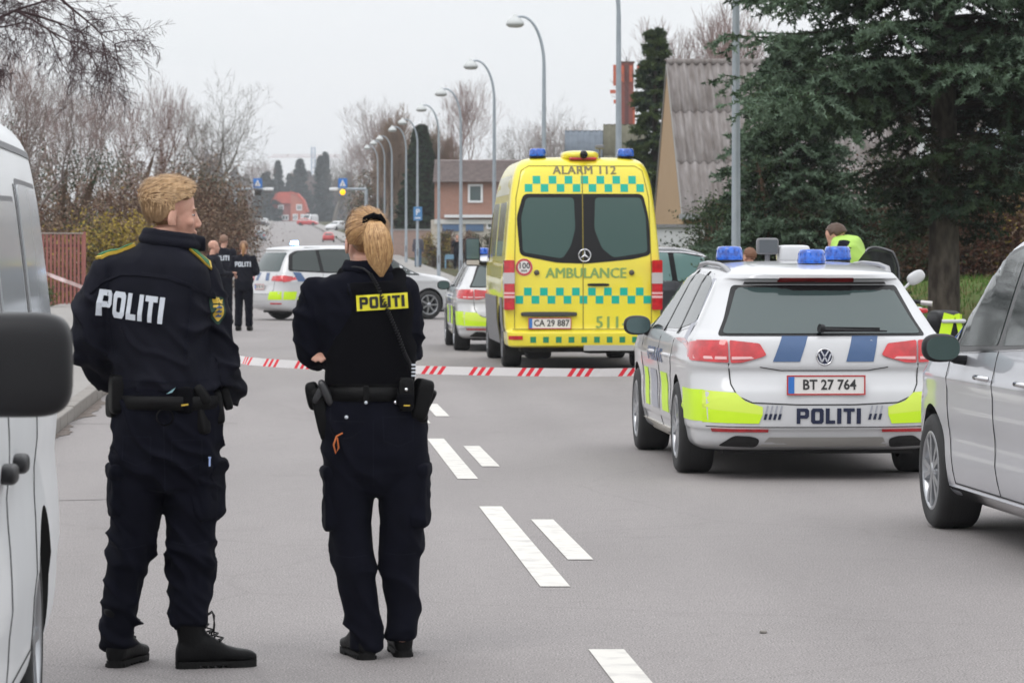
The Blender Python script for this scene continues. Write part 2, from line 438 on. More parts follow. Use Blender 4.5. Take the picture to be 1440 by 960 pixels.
def loft_body(name, keys, mat, arches=(), arch_r=.36, warp=None, sub=4, taper=(.0, .0), ylen=4.7, archw=.3, halfw=.92, mats_extra=()):
    """keys: rows z, rear y, front y, half width, rear corner (x, y), front corner (x, y), rear bow, front bow"""
    K = np.array(keys, float); u = np.arange(len(K)); q = np.linspace(0, len(K) - 1, (len(K) - 1) * sub + 1)
    A = np.stack([pchip(u, K[:, j], q) for j in range(K.shape[1])], 1)
    V = []; n = None
    for row in A:
        h = half_outline(row)
        ring = [(x, y, z) for x, y, z in h] + [(-x, y, z) for x, y, z in reversed(h[1:-1])]
        n = len(ring)
        for x, y, z in ring:
            s = y / ylen
            w = 1 - taper[0] * max(0, (.28 - s) / .28) ** 2 - taper[1] * max(0, (s - .72) / .28) ** 2
            x *= w
            if warp: x, y, z = warp(x, y, z)
            V.append((x, y, z))
    Fc = []
    for j in range(len(A) - 1):
        for i in range(n):
            i2 = (i + 1) % n
            Fc.append((j * n + i, j * n + i2, (j + 1) * n + i2, (j + 1) * n + i))
    Fc.append(tuple(reversed(range(n)))); Fc.append(tuple(range((len(A) - 1) * n, len(A) * n)))
    me = bpy.data.meshes.new(name); me.from_pydata(V, [], Fc); me.materials.append(mat); me.materials.append(m_under)
    bm = bmesh.new(); bm.from_mesh(me); bmesh.ops.recalc_face_normals(bm, faces=bm.faces); bm.to_mesh(me); bm.free()
    bvh = bvh_of(me)
    if arches:
        o = link('tmp', me)
        cut = MB(); cut.m = 1
        for ay in arches:
            for sx in (-1, 1):
                prof = [(0, 0), (arch_r, 0), (arch_r, archw + .25), (0, archw + .25)]
                x0 = halfw - archw if sx > 0 else -halfw - .25
                cut.lathe(prof, (x0, ay, arch_r - .035), 'x', 40, smooth=True)
        co = cut.build('cut', [m_under, m_under])
        bm = bmesh.new(); bm.from_mesh(co.data); bmesh.ops.remove_doubles(bm, verts=bm.verts, dist=1e-5); bmesh.ops.recalc_face_normals(bm, faces=bm.faces); bm.to_mesh(co.data); bm.free()
        md = o.modifiers.new('b', 'BOOLEAN'); md.operation = 'DIFFERENCE'; md.object = co; md.solver = 'EXACT'
        me2 = eval_mods(o, name)
        bpy.data.objects.remove(o); bpy.data.objects.remove(co); me = me2
        # faces of the wheel well take the dark liner
        for p in me.polygons:
            c = p.center
            for ay in arches:
                r = math.hypot(c.y - ay, c.z - (arch_r - .035))
                if r < arch_r + .004 and abs(c.x) < halfw + .05 and (abs(r - arch_r) < .012 and abs(p.normal.x) < .5 or abs(abs(c.x) - (halfw - archw)) < .01):
                    p.material_index = 1
    me.polygons.foreach_set('use_smooth', [True] * len(me.polygons))
    me.set_sharp_from_angle(angle=R(38))
    return me, bvh

def wheel(parent, x, y, r, w, side, spokes=5, dual=True, rimr=.68, rimmat=None):
    """side = -1 for the left of the car"""
    t = MB()
    prof = [(r * rimr, -.5 * w), (r * .80, -.54 * w), (r * .93, -.52 * w), (r * .985, -.44 * w), (r, -.3 * w), (r, 0), (r, .3 * w), (r * .985, .44 * w), (r * .93, .52 * w), (r * .8, .54 * w), (r * rimr, .5 * w)]
    t.lathe(prof, (x, y, r), 'x', 40)
    for g in (-.22, 0, .22):
        t.lathe([(r + .0015, g * w - .006), (r + .002, g * w), (r + .0015, g * w + .006)], (x, y, r), 'x', 40)
    root = t.build('wheel', m_tyre, parent)
    b = MB(); o = side * w * .5
    b.lathe([(r * rimr + .004, o * 1.0), (r * rimr - .012, o * 1.06), (r * rimr - .02, o * .95), (r * rimr - .03, o * .2)], (x, y, r), 'x', 40)
    b.lathe([(0, o * .98), (r * .14, o * .98), (r * .17, o * .86), (r * .17, 0)], (x, y, r), 'x', 20)
    for k in range(spokes):
        for dlt in ((-.13, .13) if dual else (0,)):
            a0 = 2 * math.pi * k / spokes + dlt * 1.0; a1 = 2 * math.pi * k / spokes + dlt * 1.75
            p = []
            for (a, rr, hw) in ((a0, r * .12, r * .045), (a1, r * rimr - .012, r * .055)):
                c = Vector((0, math.cos(a), math.sin(a))); n = Vector((0, -math.sin(a), math.cos(a)))
                p += [c * rr - n * hw, c * rr + n * hw]
            q = []
            for (vv, fo) in ((p[0], .97), (p[1], .97), (p[3], 1.0), (p[2], 1.0)):
                q.append(Vector((x + o * fo, y, r)) + vv)
            q2 = [v - Vector((side * .035, 0, 0)) for v in q]
            b.add(q + q2, [(0, 1, 2, 3), (7, 6, 5, 4), (0, 4, 5, 1), (1, 5, 6, 2), (2, 6, 7, 3), (3, 7, 4, 0)])
    b.build('rim', rimmat or m_rim, root)
    d = MB(); d.lathe([(0, o * .35), (r * .5, o * .35), (r * .5, o * .2), (0, o * .2)], (x, y, r), 'x', 30)
    d.lathe([(r * rimr, o * .12), (0, o * .12)], (x, y, r), 'x', 30)
    d.build('brake_disc', m_rimdark, root)
    return root

def ell(cx, cz, rx, rz, n=20, e=2.):
    out = []
    for i in range(n):
        t = 2 * math.pi * i / n; c, s = math.cos(t), math.sin(t)
        out.append((cx + rx * math.copysign(abs(c) ** (2 / e), c), cz + rz * math.copysign(abs(s) ** (2 / e), s)))
    return out
def ring(cx, cz, r0, r1, n=24):
    return [[(cx + r * math.cos(2 * math.pi * (i + k) / n), cz + r * math.sin(2 * math.pi * (i + k) / n)) for r, k in ((r0, 0), (r1, 0), (r1, 1), (r0, 1))] for i in range(n)]
def mir(polys): return [[(-u, v) for u, v in reversed(p)] for p in polys]
def rpoly(P, r=.02, n=4):
    """round the corners of a polygon"""
    out = []; k = len(P)
    for i in range(k):
        a, b, c = Vector(P[i - 1]), Vector(P[i]), Vector(P[(i + 1) % k])
        d1 = (a - b); d2 = (c - b); rr = min(r, d1.length * .45, d2.length * .45)
        p1 = b + d1.normalized() * rr; p2 = b + d2.normalized() * rr
        for j in range(n + 1):
            t = j / n; out.append(tuple(p1 * (1 - t) ** 2 + b * 2 * t * (1 - t) + p2 * t * t))
    return out

def number_plate(parent, y, x, z, w, h, txt, ts=.095, yaxis=-1):
    b = MB(); b.box(x - w / 2, x + w / 2, y - .012, y, z - h / 2, z + h / 2)
    root = b.build('number_plate', m_plate, parent)
    e = MB(); t = .010
    e.box(x - w / 2, x + w / 2, y - .016, y - .0125, z + h / 2 - t, z + h / 2); e.box(x - w / 2, x + w / 2, y - .016, y - .0125, z - h / 2, z - h / 2 + t)
    e.box(x - w / 2, x - w / 2 + t, y - .016, y - .0125, z - h / 2 + t, z + h / 2 - t); e.box(x + w / 2 - t, x + w / 2, y - .016, y - .0125, z - h / 2 + t, z + h / 2 - t)
    e.build('plate_border', m_platered, root)
    s = MB(); s.box(x - w / 2 + t, x - w / 2 + t + .042, y - .0155, y - .0125, z - h / 2 + t, z + h / 2 - t); s.build('country_strip', m_eublue, root)
    P = font_polys(txt, ts, x + .022, z, sx=.92, bold=.0022)[0]
    l = MB(); l.add([(u, y - .0152, v) for u, v in P[0]], P[1]); l.build('plate_lettering', m_platetxt, root)
    return root

def side_mirror(parent, x, y, z, side, mat, w=.22, h=.15, facing_rear=True, yaw=.15):
    h_ = MB(); cx = x + side * w * .55
    vs = []
    h_.rbox((cx, y + .03, z), (w, .13, h), e=2.6, n=12, rz=side * yaw)
    h_.tube([(x - side * .04, y + .05, z - h * .45), (x + side * .03, y + .04, z - h * .4), (cx - side * .03, y + .03, z - h * .25)], [.028, .024, .02], 8)
    root = h_.build('wing_mirror', mat, parent)
    g = MB(); n = 20; pts = []
    for (u, v) in ell(0, 0, w * .43, h * .41, n, 2.6):
        pts.append((cx + u * math.cos(yaw), y - .052 + side * u * math.sin(yaw), z + v))
    g.add(pts + [(a, b + .02, c) for a, b, c in pts], [tuple(range(n))] + [(i, (i + 1) % n, n + (i + 1) % n, n + i) for i in range(n)])
    g.build('mirror_glass', m_mirglass, root)
    return root

def beacon(parent, x, y, z, lit=False, r=.09, h=.11, rect=False):
    b = MB(); b.lathe([(0, 0), (r * .95, 0), (r * .95, .028), (0, .028)], (x, y, z), 'z', 24)
    root = b.build('beacon_base', m_blkplast, parent)
    d = MB(); d.lathe([(r, .026), (r * 1.02, .04), (r * .93, .026 + h * .8), (r * .84, .026 + h * .97), (r * .6, .026 + h), (0, .026 + h)], (x, y, z), 'z', 28)
    for k in range(14):
        a = 2 * math.pi * k / 14
        d.cbox((x + r * .925 * math.cos(a), y + r * .925 * math.sin(a), z + .026 + h * .42), (.008, .010, h * .6), rz=a)
    d.build('beacon_lens', m_beaconlit if lit else m_beacon, root)
    return root

# ---------------------------------------------------------------- police estate car (rear bumper at y = 0, heading +y)
def estate_car(label, plate, group):
    t = thing('police_estate_car', label, 'police car', group=group)
    W = .915
    keys = [  # z, yr, yf, w, rx, ry, fx, fy, bowr, bowf
        (.19, .42, 4.45, .74, .3, .25, .4, .4, .0, .1),
        (.20, .30, 4.55, .80, .3, .25, .4, .4, .02, .1),
        (.25, .09, 4.68, .868, .3, .25, .5, .45, .06, .12),
        (.34, .03, 4.74, .89, .3, .28, .55, .5, .08, .14),
        (.36, .012, 4.75, .898, .3, .28, .55, .5, .08, .14),
        (.50, .0, 4.77, .908, .28, .30, .55, .5, .09, .15),
        (.60, .012, 4.77, .912, .28, .30, .55, .5, .09, .15),
        (.66, .045, 4.75, .914, .26, .30, .55, .5, .09, .15),
        (.74, .075, 4.70, .915, .25, .30, .55, .5, .09, .15),
        (.785, .062, 4.66, .915, .24, .30, .55, .5, .09, .14),
        (.88, .075, 4.5, .908, .22, .30, .55, .5, .085, .14),
        (.955, .10, 4.2, .885, .2, .28, .5, .5, .08, .14),
        (.985, .125, 3.75, .865, .2, .26, .45, .4, .08, .14),
        (1.02, .16, 3.45, .842, .2, .25, .4, .3, .08, .12),
        (1.10, .245, 3.20, .80, .18, .2, .35, .25, .08, .1),
        (1.22, .375, 2.94, .735, .16, .18, .3, .2, .08, .08),
        (1.32, .475, 2.70, .68, .15, .18, .28, .2, .08, .08),
        (1.355, .47, 2.6, .655, .15, .2, .28, .2, .08, .07),
        (1.375, .42, 2.52, .635, .18, .2, .28, .2, .09, .07),
        (1.40, .42, 2.4, .61, .2, .2, .28, .2, .09, .06),
        (1.425, .50, 2.25, .56, .2, .25, .28, .2, .08, .05),
        (1.447, .70, 2.0, .46, .2, .25, .25, .2, .05, .05),
        (1.457, 1.0, 1.8, .32, .15, .2, .15, .2, .02, .02),
        (1.461, 1.3, 1.6, .16, .08, .1, .08, .1, .0, .0)]
    def warp(x, y, z):
        if z > 1.0:
            k = (z - 1.0) / .46
            z = z + k * (.035 * (1 - ((y - 2.1) / 1.7) ** 2) )
            x = x * (1 - .10 * k * max(0, (1.6 - y) / 1.6) ** 1.5)
        if .3 < z < .98 and abs(x) > .7:      # shoulder line and flank hollow
            s = math.copysign(1, x)
            x += s * (.010 * math.exp(-((z - .80) / .035) ** 2) - .012 * math.exp(-((z - .60) / .10) ** 2) * (1 if 1. < y < 3.9 else 0))
        return x, y, z
    RW, FW, WR = 1.04, 3.83, .325
    me, bvh = loft_body('body', keys, m_white, (RW, FW), .365, warp, 4, (.045, .09), 4.77, halfw=.915)
    body = link('body', me, t)
    # lower sill, darker bottom
    for sx, sd in ((-1, 'left'), (1, 'right')):
        decal('sill_trim', [[(1.44, .20), (3.42, .20), (3.44, .285), (1.42, .285)]], sd, bvh, m_cream, t, off=.012, cut=.3)
        # side glass, one continuous band broken by pillars
        win = rpoly([(.70, 1.07), (1.30, 1.012), (2.0, 1.0), (3.20, .99), (3.27, 1.0), (2.55, 1.355), (1.9, 1.40), (1.2, 1.385), (.92, 1.34)], .05)
        decal('window_frame', [rpoly([(.63, 1.045), (1.30, .992), (3.34, .972), (2.58, 1.375), (1.9, 1.42), (1.15, 1.405), (.86, 1.36)], .06)], sd, bvh, m_chrome if sx < 0 else m_blkgloss, t, off=.003)
        g = decal('side_window', [win], sd, bvh, m_glass, t, off=.007)
        for a, b in (((1.26, .99), (1.40, 1.405)), ((2.13, .985), (2.02, 1.42))):
            decal('pillar_trim', strip([a, b], .05), sd, bvh, m_blkgloss, t, off=.010)
        # door gaps
        dl = strip([(2.16, 1.0), (2.16, .34), (2.10, .27)], .007) + strip([(1.30, 1.0), (1.28, .80), (1.44, .66), (1.46, .40), (1.50, .27)], .005) + strip([(3.30, .97), (3.32, .60), (3.24, .27)], .007) + strip([(1.5, .275), (3.24, .275)], .007)
        decal('door_gap', dl, sd, bvh, m_gap, t, off=.0035, skirt=.003)
        for dy in (1.46, 2.36):
            h = MB(); h.tube([(sx * .915, dy, .815), (sx * .945, dy + .02, .822), (sx * .945, dy + .16, .822), (sx * .915, dy + .18, .815)], .013, 8)
            h.build('door_handle', m_white, t)
        # livery on the flank
        decal('livery_block', [[(1.55, .40), (1.95, .40), (2.05, .68), (1.65, .68)]], sd, bvh, m_lime, t, off=.005, skirt=.002)
        decal('livery_block', [[(2.25, .40), (2.65, .40), (2.75, .68), (2.35, .68)]], sd, bvh, m_greyfilm, t, off=.005, skirt=.002)
        decal('livery_block', [[(2.85, .40), (3.1, .40), (3.2, .68), (2.95, .68)]], sd, bvh, m_lime, t, off=.005, skirt=.002)
        decal('flank_lettering', politi(2.35, .80, .95, .10, mirror=-1 if sx < 0 else 1), sd, bvh, m_bluefilm, t, off=.006, skirt=.002)
        decal('livery_stripe', [[(.62, .93), (.80, .93), (1.02, 1.37), (.90, 1.37)][::1]], sd, bvh, m_greyfilm, t, off=.0052 if sx < 0 else .0052, skirt=.002)
        decal('livery_block', [[(.19, .405), (.66, .405), (.66, .62), (.19, .62)]], sd, bvh, m_lime, t, off=.005, skirt=.002)
        decal('rear_lamp_side', [rpoly([(.22, .822), (.42, .84), (.46, .94), (.23, .955)], .02)], sd, bvh, m_redlamp, t, off=.010)
        # roof rail
        rl = MB(); rx_ = sx * .575
        pts = [(rx_ * .97, .74, 1.405), (rx_, .88, 1.445), (rx_, 1.2, 1.468), (rx_, 1.9, 1.478), (rx_, 2.3, 1.465), (rx_ * .98, 2.55, 1.42)]
        rl.tube(pts, [.022, .02, .017, .017, .018, .02], 8); rl.build('roof_rail', M('brushed rail', (.34, .34, .36), .35, metal=.6), t)
        for wy in (RW, FW): wheel(t, sx * (.915 - .125), wy, WR, .235, sx)
        side_mirror(t, sx * .86, 3.08, .995, sx, m_white if False else m_blkplast, w=.21, h=.15)
        hl = decal('headlight', [rpoly([(sx * .5, .62), (sx * .84, .66), (sx * .84, .78), (sx * .5, .70)], .03)], 'front', bvh, m_clearlamp, t, off=.006)
    # rear
    decal('rear_window_surround', [rpoly([(-.72, .985), (.72, .985), (.66, 1.10), (.575, 1.33), (-.575, 1.33), (-.66, 1.10)], .03)], 'rear', bvh, m_blkgloss, t, off=.003, cut=.07)
    decal('rear_window', [rpoly([(-.685, 1.002), (.685, 1.002), (.625, 1.12), (.545, 1.312), (-.545, 1.312), (-.625, 1.12)], .03)], 'rear', bvh, m_rearglass, t, off=.007, cut=.07)
    decal('spoiler_lip', [[(-.50, 1.335), (.50, 1.335), (.49, 1.352), (-.49, 1.352)]], 'rear', bvh, m_gap, t, off=.006, skirt=.004)
    decal('brake_light', [rpoly([(-.27, 1.352), (.27, 1.352), (.26, 1.38), (-.26, 1.38)], .01)], 'rear', bvh, M('dark red lens', (.22, .01, .012), .15, coat=1.), t, off=.012)
    for sg in (1, -1):
        f = (lambda P: P) if sg < 0 else mir
        outer = rpoly([(-.89, .955), (-.656, .957), (-.652, .805), (-.89, .815)], .012)
        inner = rpoly([(-.644, .957), (-.44, .935), (-.395, .857), (-.43, .842), (-.56, .805), (-.640, .803)], .014)
        l1 = decal('rear_lamp', f([outer]), 'rear', bvh, m_redlamp, t, off=.014, cut=.05)
        l2 = decal('rear_lamp', f([inner]), 'rear', bvh, m_redlamp, t, off=.014, cut=.05)
        decal('reverse_lamp', f([[(-.87, .83), (-.665, .828), (-.665, .846), (-.87, .85)], [(-.632, .826), (-.48, .832), (-.50, .846), (-.632, .846)]]), 'rear', bvh, m_paleamp, l1, off=.018, skirt=.004)
        decal('reflector', f([[(-.76, .335), (-.39, .335), (-.39, .355), (-.77, .36)]]), 'rear', bvh, m_redlamp, t, off=.012)
        decal('livery_block', f([[(-.90, .40), (-.455, .393), (-.43, .455), (-.90, .50)]]), 'rear', bvh, m_lime, t, off=.006, skirt=.003)
        decal('livery_block', f([[(-.90, .50), (-.43, .455), (-.43, .506), (-.547, .545), (-.61, .603), (-.90, .622)]]), 'rear', bvh, m_lime2, t, off=.006, skirt=.003)
        bars = []; bars2 = []
        for k in range(4):
            x0 = -.425 + k * .032 if sg < 0 else .29 + k * .035
            if sg > 0 and k > 2: continue
            bars.append([(x0, .42), (x0 + .018, .42), (x0 + .028, .46), (x0 + .010, .46)])
            bars2.append([(x0 + .011, .465), (x0 + .021, .465), (x0 + .034, .515), (x0 + .024, .515)])
        decal('livery_hatching', bars, 'rear', bvh, m_navytxt, t, off=.006, skirt=.003)
        decal('livery_hatching', bars2, 'rear', bvh, m_greyfilm, t, off=.006, skirt=.003)
        # wrap round exhaust recess in the bumper
        decal('exhaust_recess', f([rpoly([(-.72, .235), (-.46, .225), (-.44, .285), (-.50, .305), (-.62, .31)], .03)]), 'rear', bvh, m_under, t, off=.008, cut=.04)
    decal('livery_stripe', [[(-.353, .812), (-.169, .812), (-.106, .985), (-.283, .985)]], 'rear', bvh, m_bluefilm, t, off=.006, skirt=.003)
    decal('livery_stripe', [[(.149, .812), (.339, .812), (.377, .985), (.198, .985)]], 'rear', bvh, m_bluefilm, t, off=.006, skirt=.003)
    decal('bumper_lettering', politi(.02, .445, .44, .105), 'rear', bvh, m_navytxt, t, off=.006, skirt=.003, cut=.1)
    gaps = strip([(-.652, .80), (-.640, .66), (-.60, .58), (-.50, .535), (-.2, .522), (.2, .522), (.5, .535), (.60, .58), (.640, .66), (.652, .80)], .008)
    gaps += strip([(-.44, .775), (-.30, .752), (.30, .752), (.44, .775)], .006)
    gaps += strip([(-.80, .372), (-.4, .368), (.4, .368), (.80, .372)], .006)
    decal('tailgate_gap', gaps, 'rear', bvh, m_gap, t, off=.0035, skirt=.003, cut=.05)
    decal('diffuser', [[(-.44, .235), (.44, .235), (.40, .30), (-.38, .30)]], 'rear', bvh, M('satin diffuser', (.42, .41, .39), .4, metal=.3), t, off=.014)
    hw = MB(); hw.tube([(.0, .12, 1.035), (-.03, .11, 1.04)], .03, 10); hw.build('wiper_pivot', m_blkplast, t)
    wp = MB(); wp.tube([(-.02, .115, 1.028), (.15, .118, 1.025), (.44, .128, 1.018)], [.018, .012, .006], 6)
    wp.cbox((.18, .125, 1.035), (.42, .01, .022), ry=.015); wp.build('rear_wiper', m_blkplast, t)
    # badge
    y0 = bvh.ray_cast(Vector((0, -5, .832)), Vector((0, 1, 0)))[0].y
    bd = MB()
    bd.lathe([(.060, 0), (.058, -.012), (.050, -.012), (.049, 0)], (0, y0, .845), 'y', 32)
    bd.lathe([(0, -.004), (.052, -.004)], (0, y0, .845), 'y', 32)
    b0 = bd.build('badge', m_chrome, t)
    vw = MB()
    for a, b in (((-.026, .042), (-.004, .006)), ((.026, .042), (.004, .006)), ((-.042, .02), (-.020, -.038)), ((.042, .02), (.020, -.038)), ((-.020, -.038), (0, .0)), ((.020, -.038), (0, .0))):
        p = strip([a, b], .010)[0]
        vw.add([(u, y0 - .012, v + .845) for u, v in p] + [(u, y0 - .003, v + .845) for u, v in p], [(0, 1, 2, 3), (0, 4, 5, 1), (1, 5, 6, 2), (2, 6, 7, 3), (3, 7, 4, 0)])
    vw.build('badge_letters', m_chrome, b0)
    dk = MB(); dk.lathe([(0, -.0055), (.0505, -.0055)], (0, y0, .845), 'y', 32); dk.build('badge_ground', m_navytxt, b0)
    yp = min(bvh.ray_cast(Vector((u, -5, v)), Vector((0, 1, 0)))[0].y for u in (-.27, 0, .27) for v in (.588, .65, .72)) - .003
    number_plate(t, yp, 0, .655, .54, .135, plate)
    ub = MB(); ub.box(-.66, .66, .35, 4.4, .17, .30); ub.tube([(-.3, .3, .24), (-.3, .9, .22)], .035, 10); ub.rbox((.2, .62, .24), (.7, .45, .16)); ub.build('underbody', m_under, t)
    for (bx, by) in ((-.41, 1.95), (.39, 1.95), (.05, .98)):
        bz = 1.474 if by > 1.5 else 1.452
        beacon(t, bx, by, bz, r=.100, h=.100)
    return t
# ---------------------------------------------------------------- people carriers and small cars
def mpv_car(name, label, cat, group, paint, police=False, plate='', lit=False, hi=1., tint=None, length=4.55):
    t = thing(name, label, cat, group=group)
    k = length / 4.55
    keys = [
        (.19, .45, 4.1, .74, .3, .25, .4, .4, .0, .1), (.20, .33, 4.25, .80, .3, .25, .4, .4, .02, .1),
        (.26, .10, 4.42, .87, .3, .25, .5, .45, .06, .12), (.40, .02, 4.52, .895, .3, .28, .55, .5, .08, .14),
        (.56, .0, 4.55, .905, .28, .30, .55, .5, .09, .15), (.66, .02, 4.54, .907, .28, .30, .55, .5, .09, .15),
        (.76, .05, 4.48, .908, .26, .28, .55, .5, .08, .15), (.88, .065, 4.36, .903, .24, .26, .55, .5, .08, .14),
        (.97, .09, 4.1, .888, .22, .25, .5, .5, .08, .14), (1.02, .11, 3.75, .872, .22, .25, .45, .4, .08, .12),
        (1.06, .125, 3.5, .858, .2, .24, .4, .3, .08, .1), (1.20, .175, 3.20, .815, .2, .22, .35, .25, .08, .1),
        (1.40, .265, 2.86, .752, .18, .2, .3, .2, .08, .08), (1.52, .34, 2.62, .705, .18, .2, .28, .2, .08, .08),
        (1.555, .32, 2.48, .68, .18, .2, .28, .2, .08, .06), (1.585, .34, 2.35, .64, .2, .2, .28, .2, .08, .06),
        (1.605, .45, 2.2, .58, .2, .25, .25, .2, .06, .05), (1.622, .75, 2.0, .44, .2, .25, .2, .2, .03, .03),
        (1.63, 1.1, 1.8, .24, .1, .15, .1, .1, .0, .0)]
    keys = [(r[0] * (hi if r[0] > 1 else 1 + (hi - 1) * max(0, r[0] - .5) * 2), r[1] * k, r[2] * k) + r[3:] for r in keys]
    def warp(x, y, z):
        if z > 1.05 * hi:
            q = (z / hi - 1.05) / .58; z += q * .03 * (1 - ((y - 2) / 1.8) ** 2)
            x *= 1 - .06 * q * max(0, (1.3 - y) / 1.3) ** 1.5
        if .25 < z < 1. and abs(x) > .7:
            s = math.copysign(1, x)
            x += s * (.012 * math.exp(-((z - .86) / .035) ** 2) - .014 * math.exp(-((z - .55) / .10) ** 2) * (1 if 1. < y < 3.9 else 0))
        return x, y, z
    RW, FW, WR = .84 * k, 3.62 * k, .325
    me, bvh = loft_body('body', keys, paint, (RW, FW), .37, warp, 4, (.04, .09), 4.55 * k, halfw=.91)
    link('body', me, t)
    def Z(z): return z * hi if z > 1 else z
    def sp(P): return [(a * k, Z(b)) for a, b in P]
    for sx, sd in ((-1, 'left'), (1, 'right')):
        decal('sill_trim', [sp([(1.25, .20), (3.22, .20), (3.24, .27), (1.23, .27)])], sd, bvh, m_chrome if not police else m_blkplast, t, off=.012, cut=.3)
        decal('window_frame', [rpoly(sp([(.33, 1.09), (1.2, 1.045), (3.40, .99), (3.44, 1.01), (2.62, 1.50), (2.2, 1.565), (1.3, 1.575), (.55, 1.54), (.40, 1.45)]), .06)], sd, bvh, m_chrome if not police else m_blkgloss, t, off=.003)
        wins = ([(.42, 1.115), (1.06, 1.075), (1.0, 1.55), (.60, 1.52), (.47, 1.43)], [(1.14, 1.072), (2.0, 1.045), (1.93, 1.545), (1.08, 1.555)],
                [(2.10, 1.043), (2.98, 1.018), (2.93, 1.23), (2.60, 1.455), (2.2, 1.53), (2.03, 1.54)], [(3.05, 1.016), (3.36, 1.008), (3.02, 1.20)])
        decal('window_rubber', [rpoly(sp([(.36, 1.10), (1.2, 1.055), (3.38, 1.0), (3.40, 1.015), (2.61, 1.488), (2.2, 1.552), (1.3, 1.563), (.57, 1.53), (.43, 1.45)]), .06)], sd, bvh, m_blkgloss, t, off=.006)
        for w in wins: decal('side_window', [rpoly(sp(w), .03)], sd, bvh, tint or m_glass, t, off=.009)
        gl = strip(sp([(2.05, 1.03), (2.06, .45), (1.98, .29)]), .0055) + strip(sp([(3.14, .99), (3.16, .6), (3.06, .29)]), .0055) + strip(sp([(1.12, 1.06), (1.10, .85), (1.24, .66), (1.28, .29)]), .0055) + strip(sp([(1.28, .29), (3.06, .29)]), .007)
        decal('door_gap', gl, sd, bvh, m_gap, t, off=.0035, skirt=.003)
        for dy in (2.16, 1.25):
            h = MB(); h.tube([(sx * .905, dy * k, .895), (sx * .94, dy * k + .02, .90), (sx * .94, dy * k + .17, .90), (sx * .905, dy * k + .19, .895)], .014, 8); h.build('door_handle', m_chrome if not police else paint, t)
        for wy in (RW, FW): wheel(t, sx * (.905 - .125), wy, WR, .235, sx, spokes=5 if not police else 7, dual=not police)
        side_mirror(t, sx * (.87 if police else .925), 2.70 * k, 1.045, sx, m_blkplast, w=.205, h=.155)
        decal('rear_lamp_side', [rpoly(sp([(.20, .845), (.36, .87), (.42, .97), (.21, 1.0)]), .02)], sd, bvh, m_redlamp, t, off=.012)
        decal('headlight', [rpoly([(sx * .42, .66), (sx * .82, .70), (sx * .82, .85), (sx * .42, .76)], .03)], 'front', bvh, m_clearlamp, t, off=.008)
        if police:
            decal('livery_block', [sp([(.20, .46), (.46, .46), (.50, .64), (.22, .64)])], sd, bvh, m_lime, t, off=.005, skirt=.002)
            decal('livery_block', [sp([(1.4, .46), (1.8, .46), (1.9, .70), (1.5, .70)])], sd, bvh, m_lime, t, off=.005, skirt=.002)
            decal('livery_block', [sp([(2.3, .46), (2.7, .46), (2.8, .70), (2.4, .70)])], sd, bvh, m_lime, t, off=.005, skirt=.002)
            decal('livery_stripe', [sp([(.52, .86), (.72, .86), (.60, 1.06), (.42, 1.07)])], sd, bvh, m_bluefilm, t, off=.005, skirt=.002)
            decal('flank_lettering', politi(2.2 * k, .82, 1.1, .12, mirror=-1 if sx < 0 else 1), sd, bvh, m_bluefilm, t, off=.006, skirt=.002)
        rl = MB(); rl.tube([(sx * .60, .6 * k, 1.545 * hi), (sx * .615, .8 * k, 1.60 * hi), (sx * .62, 2.1 * k, 1.605 * hi), (sx * .61, 2.35 * k, 1.56 * hi)], .016, 8); rl.build('roof_rail', m_chrome if not police else m_blkplast, t)
    decal('windscreen', [rpoly([(-.70, Z(1.08)), (.70, Z(1.08)), (.60, Z(1.47)), (-.60, Z(1.47))], .05)], 'front', bvh, m_glass, t, off=.006)
    decal('rear_window', [rpoly([(-.68, Z(1.08)), (.68, Z(1.08)), (.60, Z(1.50)), (-.60, Z(1.50))], .05)], 'rear', bvh, m_rearglass, t, off=.006)
    for f in ((lambda P: P), mir):
        decal('rear_lamp', f([rpoly([(-.89, .86), (-.48, .88), (-.50, .98), (-.89, 1.0)], .02)]), 'rear', bvh, m_redlamp, t, off=.014)
        decal('reflector', f([[(-.80, .36), (-.50, .36), (-.50, .39), (-.80, .39)]]), 'rear', bvh, m_redlamp, t, off=.012)
        if police:
            decal('livery_block', f([[(-.89, .46), (-.42, .46), (-.5, .64), (-.89, .64)]]), 'rear', bvh, m_lime, t, off=.006, skirt=.002)
            decal('livery_stripe', f([[(-.36, .88), (-.2, .88), (-.14, 1.05), (-.3, 1.05)]]), 'rear', bvh, m_bluefilm, t, off=.006, skirt=.002)
    decal('tailgate_gap', strip([(-.62, 1.02), (-.62, .66), (-.5, .58), (.5, .58), (.62, .66), (.62, 1.02)], .009), 'rear', bvh, m_gap, t, off=.0035, skirt=.003)
    if plate:
        yp = min(bvh.ray_cast(Vector((u, -5, v)), Vector((0, 1, 0)))[0].y for u in (-.27, 0, .27) for v in (.67, .74, .81)) - .003
        number_plate(t, yp, 0, .74, .5, .12, plate)
    ub = MB(); ub.box(-.66, .66, .4, 4.1 * k, .16, .3); ub.build('underbody', m_under, t)
    if police:
        beacon(t, -.2, .95, 1.645 * hi, lit=lit, r=.09, h=.09)
        beacon(t, .42, 2.0, 1.635 * hi, r=.09, h=.05)
    return t

